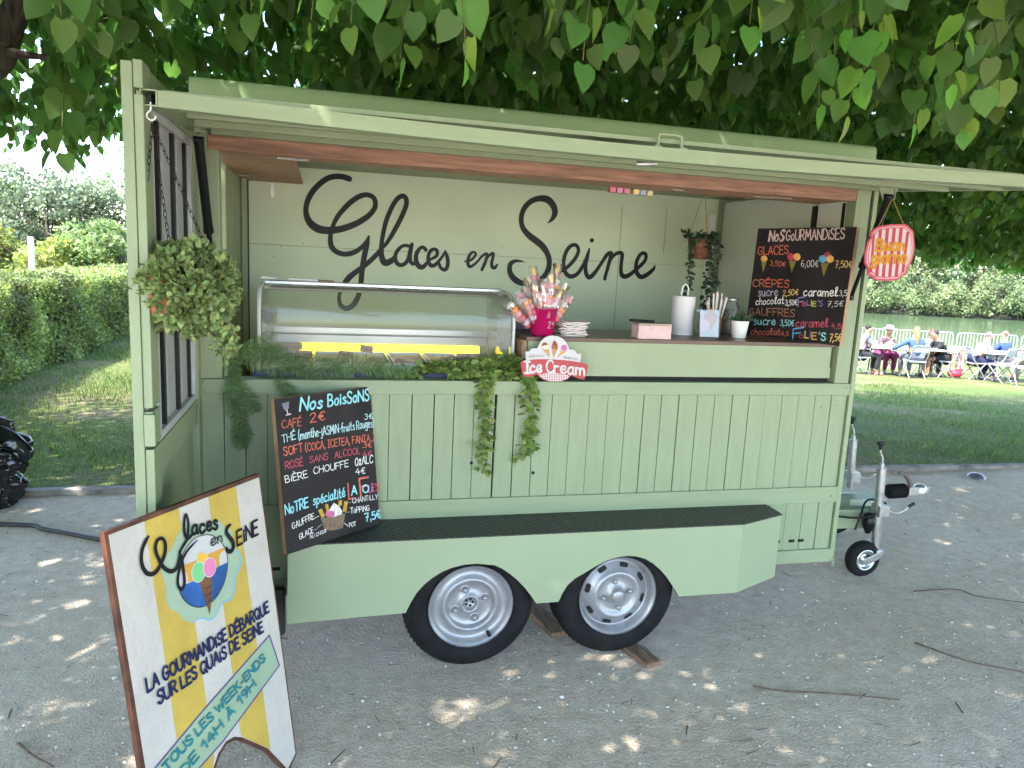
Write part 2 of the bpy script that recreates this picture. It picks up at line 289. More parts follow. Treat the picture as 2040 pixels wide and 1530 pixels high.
# grass blades
def blades(name, x0, x1, y0, y1, n, hgt, label, clump):
    x = rng.uniform(x0, x1, n); y = y0 + (y1 - y0) * rng.random(n) ** 1.7
    d = np.sin(x * 1.3 + 2) * np.sin(y * 1.9) + .6 * np.sin(x * 4.1 + y * 3.3) + rng.normal(0, .5, n) + clump + np.clip((y - y0 - .55) * 1.1, -1.1, .45); k = d > 0; x, y, d = x[k], y[k], d[k]; n = len(x)
    a = rng.uniform(0, 6.28, n); hh = hgt * rng.uniform(.45, 1.2, n) * np.clip(.6 + d * .3, .4, 1.3); lean = rng.normal(0, .45, (n, 2)); w = rng.uniform(.0025, .005, n) * (1 + np.maximum(0, y - 6) * .12)
    b = np.stack([x, y, zg(x, y) + .0], 1); wx = np.stack([np.cos(a), np.sin(a), 0 * a], 1) * w[:, None]; tip = b + np.stack([lean[:, 0] * hh, lean[:, 1] * hh, hh], 1); mid = b * .45 + tip * .55; mid[:, 2] += hh * .08
    V = np.stack([b - wx, b + wx, mid + wx * .7, mid - wx * .7, tip], 1).reshape(-1, 3); i = np.arange(n)[:, None] * 5
    o = npmesh(name, V, quads=i + np.array([[0, 1, 2, 3]]), tris=i + np.array([[3, 2, 4]]), mats=mat('grass_blade', (.095, .15, .045), .6, trans=.3, island=.35, var=.1), smooth=False)
    tag(o, label, 'grass', kind='stuff')
blades('grass', -6, .2, 5.24, 15, 46000, .085, 'shaded tufty grass between the path edge and the clipped hedge', .35)
blades('grass', 2.5, 12, 5.24, 13, 52000, .06, 'short lawn grass right of the trailer', .5)
# ------------------------------------------------------------ measured outlines of the painted signs (metres on each board)
WALL_STROKES=[[(0.1292,2.0115,0.0149),(0.0992,2.0191,0.0149),(0.0596,2.0187,0.0143),(0.0202,2.0059,0.0143),(-0.0189,1.976,0.0143),(-0.0529,1.9367,0.0143),(-0.0772,1.8907,0.0138),(-0.0869,1.8455,0.0133),(-0.0819,1.8062,0.0153),(-0.0621,1.7725,0.0189),(-0.0276,1.7495,0.0209),(0.0121,1.7432,0.0195),(0.052,1.7465,0.0181),(0.097,1.7567,0.0171),(0.1421,1.7745,0.0162),(0.1873,1.7984,0.0152),(0.2325,1.8331,0.0142),(0.26,1.8702,0.0132),(0.2645,1.9008,0.0127),(0.2539,1.9253,0.0127),(0.2309,1.9364,0.0126),(0.2056,1.9356,0.0131),(0.1705,1.9197,0.0136),(0.1356,1.8923,0.0136),(0.1009,1.855,0.013),(0.0713,1.8156,0.012),(0.0493,1.769,0.011),(0.0381,1.7281,0.0115),(0.0365,1.6876,0.0131),(0.0452,1.6576,0.0136),(0.068,1.6359,0.0137),(0.1033,1.6259,0.0137),(0.1388,1.6302,0.0133),(0.1741,1.6463,0.0123),(0.2044,1.6735,0.0107),(0.2244,1.7027,0.0087),(0.2333,1.7247,0.0056)],[(0.2333,1.7227,0.0056),(0.2247,1.6823,0.0128),(0.2151,1.6407,0.0144),(0.208,1.5992,0.0144),(0.2011,1.5472,0.0144),(0.1959,1.4795,0.0134),(0.1884,1.427,0.013),(0.1725,1.3846,0.014),(0.1523,1.3552,0.0145),(0.1217,1.3411,0.014),(0.0934,1.3558,0.0119),(0.0839,1.3868,0.0098),(0.0876,1.4233,0.0098),(0.1,1.4549,0.0123),(0.1151,1.4788,0.0144),(0.1377,1.5082,0.0154),(0.1756,1.5409,0.0134),(0.2111,1.5683,0.0129),(0.2466,1.601,0.0129),(0.282,1.6389,0.0124),(0.3022,1.6657,0.0103),(0.3225,1.6874,0.0098),(0.3477,1.7274,0.0114),(0.3776,1.7831,0.0124),(0.4074,1.8464,0.0129),(0.4245,1.8935,0.0129),(0.4264,1.9243,0.0129),(0.4156,1.9413,0.0129),(0.4,1.9428,0.0128),(0.3796,1.9287,0.0123),(0.3595,1.8995,0.0123),(0.3398,1.8575,0.0123),(0.3227,1.8106,0.0123),(0.3108,1.7587,0.0118),(0.3025,1.7069,0.0118),(0.2997,1.6604,0.0129),(0.3031,1.6192,0.0155),(0.3166,1.5939,0.0182),(0.3348,1.5922,0.0172),(0.3529,1.6034,0.0151)],[(0.3514,1.6004,0.016),(0.367,1.6171,0.012),(0.3785,1.6416,0.008)],[(0.452,1.6832,0.009),(0.4297,1.6872,0.009),(0.4097,1.6822,0.009),(0.3901,1.6641,0.01),(0.3754,1.6375,0.0104),(0.3752,1.6095,0.0112),(0.3877,1.5881,0.0112),(0.408,1.5822,0.0112),(0.43,1.5941,0.0105),(0.4435,1.6188,0.01),(0.4508,1.6532,0.01),(0.4599,1.6916,0.0104)],[(0.4618,1.6957,0.01),(0.4555,1.6574,0.01),(0.4535,1.6253,0.0101),(0.4582,1.6014,0.0109),(0.4726,1.592,0.0105),(0.4906,1.6029,0.0081)],[(0.5365,1.6695,0.0105),(0.5231,1.6829,0.0093),(0.5049,1.6759,0.0097),(0.4893,1.6511,0.0113),(0.4848,1.6228,0.0125),(0.4909,1.5949,0.0134),(0.5077,1.5775,0.0142),(0.528,1.5804,0.0122),(0.5438,1.6014,0.0081)],[(0.5496,1.6158,0.0081),(0.578,1.6272,0.0082),(0.598,1.6444,0.0094),(0.5973,1.6686,0.0094),(0.5806,1.6758,0.0093),(0.5605,1.6627,0.0098),(0.5511,1.634,0.0101),(0.554,1.6059,0.011),(0.5668,1.5883,0.0114),(0.5853,1.5891,0.0106),(0.6034,1.6062,0.009),(0.6232,1.6314,0.0078),(0.637,1.6544,0.0069),(0.6433,1.6749,0.0024)],[(0.6435,1.6689,0.0041),(0.6541,1.639,0.0103),(0.6593,1.6068,0.0107),(0.6541,1.578,0.0107),(0.6399,1.5672,0.0103),(0.6208,1.5785,0.0094),(0.6119,1.5985,0.0082)],[(0.753,1.6193,0.0041),(0.774,1.6203,0.0062),(0.7987,1.6379,0.0071),(0.8126,1.659,0.0071),(0.8037,1.6708,0.0062),(0.787,1.6659,0.0075),(0.7732,1.6407,0.0083),(0.7701,1.6119,0.0091),(0.7794,1.5918,0.0092),(0.8002,1.599,0.0075),(0.8247,1.6227,0.0067),(0.8449,1.6483,0.0067),(0.8655,1.6637,0.0075),(0.8762,1.6621,0.0084),(0.873,1.6373,0.0088),(0.8617,1.6038,0.0092),(0.85,1.5765,0.0084)],[(0.8617,1.6038,0.0063),(0.8751,1.6395,0.0063),(0.8954,1.6631,0.0075),(0.9102,1.6679,0.0092),(0.9091,1.6432,0.0088),(0.904,1.614,0.0092),(0.9092,1.5936,0.0097),(0.9243,1.5922,0.0093),(0.9351,1.6093,0.0055)],[(1.2145,1.8513,0.0019),(1.2355,1.8695,0.0095),(1.251,1.8979,0.0156),(1.2518,1.9254,0.0175),(1.2352,1.9563,0.0189),(1.2046,1.9792,0.0197),(1.1656,1.9825,0.0168),(1.1276,1.9718,0.0154),(1.0951,1.9493,0.0149),(1.0705,1.9139,0.0144),(1.0607,1.8725,0.014),(1.065,1.8365,0.014),(1.081,1.8056,0.0155),(1.114,1.7754,0.0179),(1.1543,1.7501,0.0189),(1.19,1.7243,0.0186),(1.2163,1.6932,0.0167),(1.2332,1.6568,0.0153),(1.2364,1.6196,0.0154),(1.2277,1.5818,0.0159),(1.2071,1.5528,0.0144),(1.1715,1.5279,0.0135),(1.128,1.5145,0.0134),(1.0841,1.5127,0.0157),(1.0444,1.5297,0.0176),(1.0163,1.5587,0.0156),(1.0075,1.5907,0.0141),(1.0134,1.6187,0.0132),(1.0391,1.6337,0.0094),(1.0681,1.6341,0.0061),(1.0936,1.6307,0.0012)],[(1.2674,1.6234,0.0096),(1.2811,1.6029,0.0111),(1.3016,1.5921,0.0116),(1.3261,1.6002,0.0107),(1.3548,1.6227,0.0107),(1.3829,1.6546,0.0107),(1.403,1.6932,0.0107),(1.4037,1.7213,0.0107),(1.3874,1.7392,0.0106),(1.3626,1.7356,0.0111),(1.3392,1.711,0.0115),(1.3242,1.6705,0.0111),(1.3216,1.6329,0.0111),(1.3289,1.5957,0.0121),(1.348,1.5705,0.0127),(1.3737,1.5622,0.0127),(1.4032,1.5753,0.0117),(1.4265,1.6047,0.0112),(1.4489,1.6483,0.0107),(1.4637,1.6915,0.0098),(1.4702,1.7224,0.0054)],[(1.4703,1.7215,0.0054),(1.4622,1.6772,0.0107),(1.4549,1.6344,0.0113),(1.4578,1.5918,0.0123),(1.475,1.5641,0.0133),(1.495,1.5697,0.0133),(1.5233,1.6042,0.0109),(1.5509,1.6483,0.0103),(1.5785,1.6924,0.0113),(1.5982,1.7052,0.0123),(1.6062,1.7009,0.0114),(1.6008,1.6697,0.0114),(1.5911,1.6263,0.0109),(1.5814,1.5829,0.0099),(1.5766,1.5563,0.0099)],[(1.5974,1.6457,0.0074),(1.6104,1.6797,0.0099),(1.6345,1.7023,0.0104),(1.6624,1.7108,0.0114),(1.6738,1.697,0.0119),(1.672,1.654,0.011),(1.6723,1.6156,0.0115),(1.6799,1.5847,0.013),(1.7015,1.576,0.014),(1.7319,1.5893,0.0121),(1.7614,1.6147,0.0106),(1.7958,1.6453,0.0106),(1.8198,1.6753,0.0106),(1.8226,1.7044,0.0106),(1.8085,1.7157,0.0106),(1.7857,1.7049,0.011),(1.7676,1.668,0.0116),(1.7655,1.6294,0.0121),(1.7761,1.5961,0.0131),(1.8014,1.5777,0.0137),(1.8323,1.5888,0.0132),(1.8623,1.6119,0.0117),(1.8792,1.6321,0.0092),(1.8845,1.6517,0.0013)],[(1.4816,1.7709,0.0122),(1.4836,1.771,0.0122)]]
SW_MINT=[(0.2294,0.8562),(0.2517,0.8661),(0.2879,0.8519),(0.3229,0.8419),(0.3609,0.8413),(0.3811,0.8165),(0.4092,0.7914),(0.4055,0.7526),(0.4262,0.7237),(0.4285,0.6904),(0.404,0.6673),(0.3911,0.6294),(0.3695,0.6036),(0.33,0.6046),(0.3129,0.5886),(0.2833,0.5785),(0.2533,0.5972),(0.218,0.6),(0.1932,0.6195),(0.179,0.6431),(0.1535,0.669),(0.1461,0.7011),(0.1497,0.7284),(0.146,0.7561),(0.1442,0.7782),(0.1636,0.8042),(0.191,0.8232),(0.2066,0.8419)]
SW_BLUELINE=[(0.4098,0.7458,0.0015),(0.4265,0.7155,0.0025),(0.427,0.6883,0.0031),(0.404,0.6673,0.0034),(0.3923,0.6451,0.0028),(0.3862,0.6234,0.0025),(0.3698,0.6048,0.0027),(0.3338,0.6057,0.0027),(0.3152,0.5915,0.0021),(0.2973,0.5799,0.0023),(0.2771,0.5813,0.0023),(0.2502,0.5986,0.0017),(0.218,0.6002,0.0008)]
SW_CIRCLE=[(0.3109,0.8147),(0.3359,0.8016),(0.3592,0.7767),(0.3735,0.748),(0.3756,0.7156),(0.3646,0.6827),(0.3468,0.6555),(0.3179,0.6334),(0.2851,0.6241),(0.2526,0.6288),(0.2233,0.6459),(0.2025,0.6698),(0.1909,0.6992),(0.1893,0.7317),(0.198,0.7623),(0.217,0.7895),(0.2408,0.808),(0.272,0.8196)]
SW_RIVER=[(0.3747,0.7106),(0.3646,0.6827),(0.3468,0.6555),(0.3179,0.6334),(0.2851,0.6241),(0.2526,0.6288),(0.2233,0.6459),(0.2025,0.6698),(0.1909,0.6992),(0.1897,0.7058),(0.21,0.7098),(0.2477,0.707),(0.2946,0.71),(0.3293,0.7121)]
SW_BRIDGE=[(0.2109,0.7618),(0.2638,0.7585),(0.3106,0.7591),(0.368,0.7574),(0.3711,0.7489),(0.3515,0.7455),(0.3438,0.7327),(0.3436,0.7131),(0.3293,0.7121),(0.2946,0.71),(0.2416,0.7095),(0.2244,0.7114),(0.2253,0.7247),(0.223,0.7379),(0.2126,0.7494)]
SW_CONE=[(0.2606,0.698),(0.2829,0.7018),(0.3095,0.6952),(0.2962,0.6374),(0.2811,0.5937),(0.2718,0.6426)]
SW_SCOOPS=[[(0.304,0.7511),(0.3044,0.7467),(0.3036,0.7427),(0.3019,0.7392),(0.2992,0.7365),(0.2957,0.7347),(0.2916,0.7338),(0.2871,0.7339),(0.2825,0.7351),(0.2779,0.7371),(0.2736,0.74),(0.2698,0.7436),(0.2667,0.7476),(0.2644,0.752),(0.2631,0.7564),(0.2628,0.7607),(0.2635,0.7647),(0.2652,0.7681),(0.2678,0.7708),(0.2712,0.7727),(0.2752,0.7736),(0.2796,0.7735),(0.2843,0.7725),(0.2889,0.7705),(0.2932,0.7677),(0.2971,0.7641),(0.3003,0.76),(0.3027,0.7556)],[(0.2846,0.7137),(0.2817,0.7086),(0.2779,0.7043),(0.2734,0.7011),(0.2683,0.6992),(0.2629,0.6985),(0.2576,0.6992),(0.2525,0.7012),(0.2479,0.7043),(0.2441,0.7085),(0.2412,0.7135),(0.2394,0.719),(0.2387,0.7248),(0.2392,0.7307),(0.2408,0.7363),(0.2435,0.7413),(0.2472,0.7455),(0.2516,0.7488),(0.2566,0.7508),(0.262,0.7516),(0.2673,0.751),(0.2725,0.7492),(0.2771,0.7461),(0.2811,0.742),(0.2841,0.7369),(0.286,0.7313),(0.2868,0.7253),(0.2863,0.7194)],[(0.3255,0.7114),(0.3227,0.7065),(0.319,0.7024),(0.3145,0.6993),(0.3095,0.6974),(0.3042,0.6967),(0.299,0.6974),(0.294,0.6993),(0.2895,0.7024),(0.2857,0.7064),(0.2828,0.7112),(0.281,0.7166),(0.2803,0.7222),(0.2808,0.7278),(0.2824,0.7332),(0.2851,0.738),(0.2887,0.7421),(0.293,0.7452),(0.298,0.7472),(0.3032,0.748),(0.3085,0.7474),(0.3135,0.7456),(0.3181,0.7427),(0.322,0.7387),(0.325,0.7338),(0.3269,0.7284),(0.3276,0.7226),(0.3271,0.7168)]]
SW_G=[[(0.1177,0.8746,0.0032),(0.1062,0.8647,0.0054),(0.0936,0.8484,0.0051),(0.0871,0.8278,0.0051),(0.0874,0.807,0.0054),(0.0963,0.7874,0.0057),(0.1113,0.7781,0.0058),(0.1272,0.78,0.0056),(0.1408,0.7914,0.0054),(0.1554,0.8073,0.0054),(0.164,0.8256,0.0052),(0.1651,0.8442,0.0049),(0.1571,0.8565,0.0046),(0.1441,0.8562,0.0048),(0.1345,0.8431,0.0048),(0.134,0.8246,0.005),(0.1401,0.8034,0.0053),(0.1481,0.7838,0.0054),(0.1628,0.7675,0.0057),(0.1765,0.7609,0.0058),(0.1909,0.7651,0.0053),(0.2018,0.7829,0.0048),(0.2099,0.8018,0.004),(0.2231,0.8142,0.0043),(0.2413,0.8276,0.0049)],[(0.2071,0.8029,0.0027),(0.2109,0.7819,0.0054),(0.211,0.7574,0.0054),(0.2107,0.7305,0.0049),(0.2073,0.7121,0.0049),(0.1963,0.7031,0.0048),(0.1878,0.7152,0.0045),(0.1891,0.7341,0.0045),(0.1986,0.7572,0.0045),(0.2134,0.7785,0.004),(0.2319,0.7939,0.0033),(0.2528,0.8038,0.0028),(0.2755,0.8121,0.0008)],[(0.2401,0.8293,0.0049),(0.2463,0.8457,0.0041),(0.2508,0.8664,0.0041),(0.2492,0.8866,0.0036),(0.2455,0.8927,0.0033),(0.2409,0.8843,0.0038),(0.2353,0.8665,0.0043),(0.2335,0.845,0.0049),(0.2386,0.8298,0.0054),(0.2495,0.8285,0.0049),(0.262,0.8355,0.0036)],[(0.4029,0.8126,0.004),(0.3897,0.8084,0.006),(0.3837,0.7959,0.0063),(0.3923,0.7798,0.0067),(0.4028,0.7616,0.007),(0.4011,0.7435,0.0067),(0.3878,0.7376,0.0067),(0.3776,0.7452,0.006),(0.3764,0.7536,0.0036)]]
SW_RIBBON=[(0.5051,0.4274),(0.5316,0.3154),(0.2628,0.2283),(0.1703,0.211),(0.0852,0.1965),(-0.0276,0.276),(0.0368,0.3001),(0.209,0.3515)]
SW_EDGE=[(0.2256,0.1708),(0.2478,0.1961),(0.2773,0.2108),(0.3081,0.2049),(0.3369,0.1835),(0.3777,0.1436),(0.4328,0.0868),(0.5085,0.0041),(0.5593,-0.0005)]
SW_STRIPES_top=[(0.0175,0.9228),(0.1177,0.9182),(0.2296,0.9156),(0.3397,0.9142),(0.4499,0.9171),(0.5521,0.9164)]
SW_STRIPES_bot=[(0.1098,0.3244),(0.2292,0.2077),(0.3313,0.1911),(0.4443,0.081)]
ICE_WHITE=[(0.8006,0.0773),(0.7964,0.1206),(0.8148,0.1217),(0.8181,0.1303),(0.825,0.1342),(0.8462,0.1351),(0.851,0.1479),(0.861,0.1651),(0.8764,0.179),(0.8957,0.1866),(0.9135,0.1879),(0.9333,0.1854),(0.9535,0.1756),(0.9686,0.1605),(0.9793,0.1435),(0.9816,0.1323),(1.0043,0.131),(1.0119,0.1242),(1.0159,0.1157),(1.0361,0.1151),(1.0316,0.0717),(0.9371,0.0516),(0.8296,0.0589)]
ICE_RED=[(0.7769,0.077),(0.7828,0.0822),(0.8108,0.0868),(0.8461,0.0902),(0.8995,0.091),(0.9536,0.0888),(1.0083,0.0835),(1.0451,0.078),(1.0637,0.0721),(1.0668,0.0652),(1.0633,0.0408),(1.0588,0.0198),(1.0483,0.0066),(1.0371,0.0109),(0.9926,0.0244),(0.9805,0.0104),(0.9573,0.0016),(0.9303,-0.0012),(0.9032,-0.0005),(0.8779,0.0062),(0.8614,0.0164),(0.852,0.0275),(0.8309,0.023),(0.8099,0.016),(0.7957,0.0193),(0.7846,0.0328),(0.7812,0.0532)]
ICE_CHECK=[(0.8539,0.0266),(0.8768,0.0332),(0.9197,0.0355),(0.9651,0.0311),(0.9909,0.023),(0.9795,0.0122),(0.9572,0.0033),(0.9302,0.0005),(0.9031,0.0012),(0.8787,0.0079),(0.8631,0.0173)]
BUON_RED=[(2.1553,0.1927),(2.1688,0.2079),(2.1861,0.2188),(2.2415,0.2305),(2.3112,0.2364),(2.3315,0.2305),(2.3463,0.2194),(2.3613,0.211),(2.3678,0.1874),(2.3778,0.1505),(2.3794,0.1264),(2.3757,0.0993),(2.3646,0.0664),(2.3529,0.0578),(2.3548,0.0362),(2.3382,0.0274),(2.3153,0.007),(2.2512,0.0022),(2.2061,0.0025),(2.1846,0.0182),(2.1678,0.0242),(2.1638,0.0467),(2.1436,0.0697),(2.1387,0.1091),(2.1453,0.1542),(2.1582,0.1732)]
BUON_WHITE=[(2.1628,0.1877),(2.1754,0.2018),(2.1915,0.212),(2.2431,0.2228),(2.3079,0.2283),(2.3268,0.2227),(2.3406,0.2124),(2.3545,0.2046),(2.3605,0.1826),(2.3698,0.1483),(2.3713,0.1259),(2.3678,0.1008),(2.3575,0.0702),(2.3467,0.0622),(2.3484,0.0422),(2.333,0.034),(2.3117,0.0149),(2.2521,0.0105),(2.2102,0.0107),(2.1902,0.0253),(2.1745,0.0309),(2.1708,0.0518),(2.152,0.0732),(2.1474,0.1098),(2.1535,0.1518),(2.1656,0.1695)]
BUON_PINK=[(2.1661,0.1855),(2.1782,0.1992),(2.1938,0.209),(2.2438,0.2195),(2.3065,0.2248),(2.3248,0.2194),(2.3381,0.2094),(2.3516,0.2018),(2.3574,0.1806),(2.3664,0.1474),(2.3678,0.1257),(2.3644,0.1014),(2.3545,0.0718),(2.344,0.0641),(2.3456,0.0447),(2.3307,0.0367),(2.3102,0.0184),(2.2525,0.014),(2.212,0.0143),(2.1926,0.0284),(2.1774,0.0337),(2.1738,0.054),(2.1556,0.0746),(2.1512,0.1101),(2.1571,0.1508),(2.1687,0.1679)]
BUON_INNER=[(2.1715,0.1819),(2.1829,0.1948),(2.1977,0.2041),(2.2449,0.214),(2.3041,0.219),(2.3215,0.2139),(2.334,0.2045),(2.3468,0.1973),(2.3522,0.1772),(2.3607,0.1458),(2.362,0.1254),(2.3588,0.1024),(2.3494,0.0745),(2.3395,0.0672),(2.3411,0.0489),(2.327,0.0414),(2.3076,0.024),(2.2532,0.0199),(2.2149,0.0201),(2.1965,0.0335),(2.1822,0.0385),(2.1788,0.0576),(2.1616,0.0771),(2.1574,0.1107),(2.1629,0.1491),(2.174,0.1653)]
BUON_STRIPES=[[(2.1645,0.188),(2.1747,0.1899),(2.1846,0.0329),(2.1713,0.0324)],[(2.1908,0.2086),(2.2056,0.2113),(2.2166,0.0182),(2.2001,0.0168)],[(2.2236,0.2124),(2.2392,0.2146),(2.2487,0.0182),(2.2327,0.0176)],[(2.2566,0.2156),(2.2723,0.2178),(2.2798,0.0201),(2.2637,0.0194)],[(2.2897,0.2196),(2.306,0.2184),(2.3113,0.0222),(2.2952,0.0207)],[(2.325,0.2049),(2.3395,0.2071),(2.3395,0.0396),(2.3265,0.0391)]]
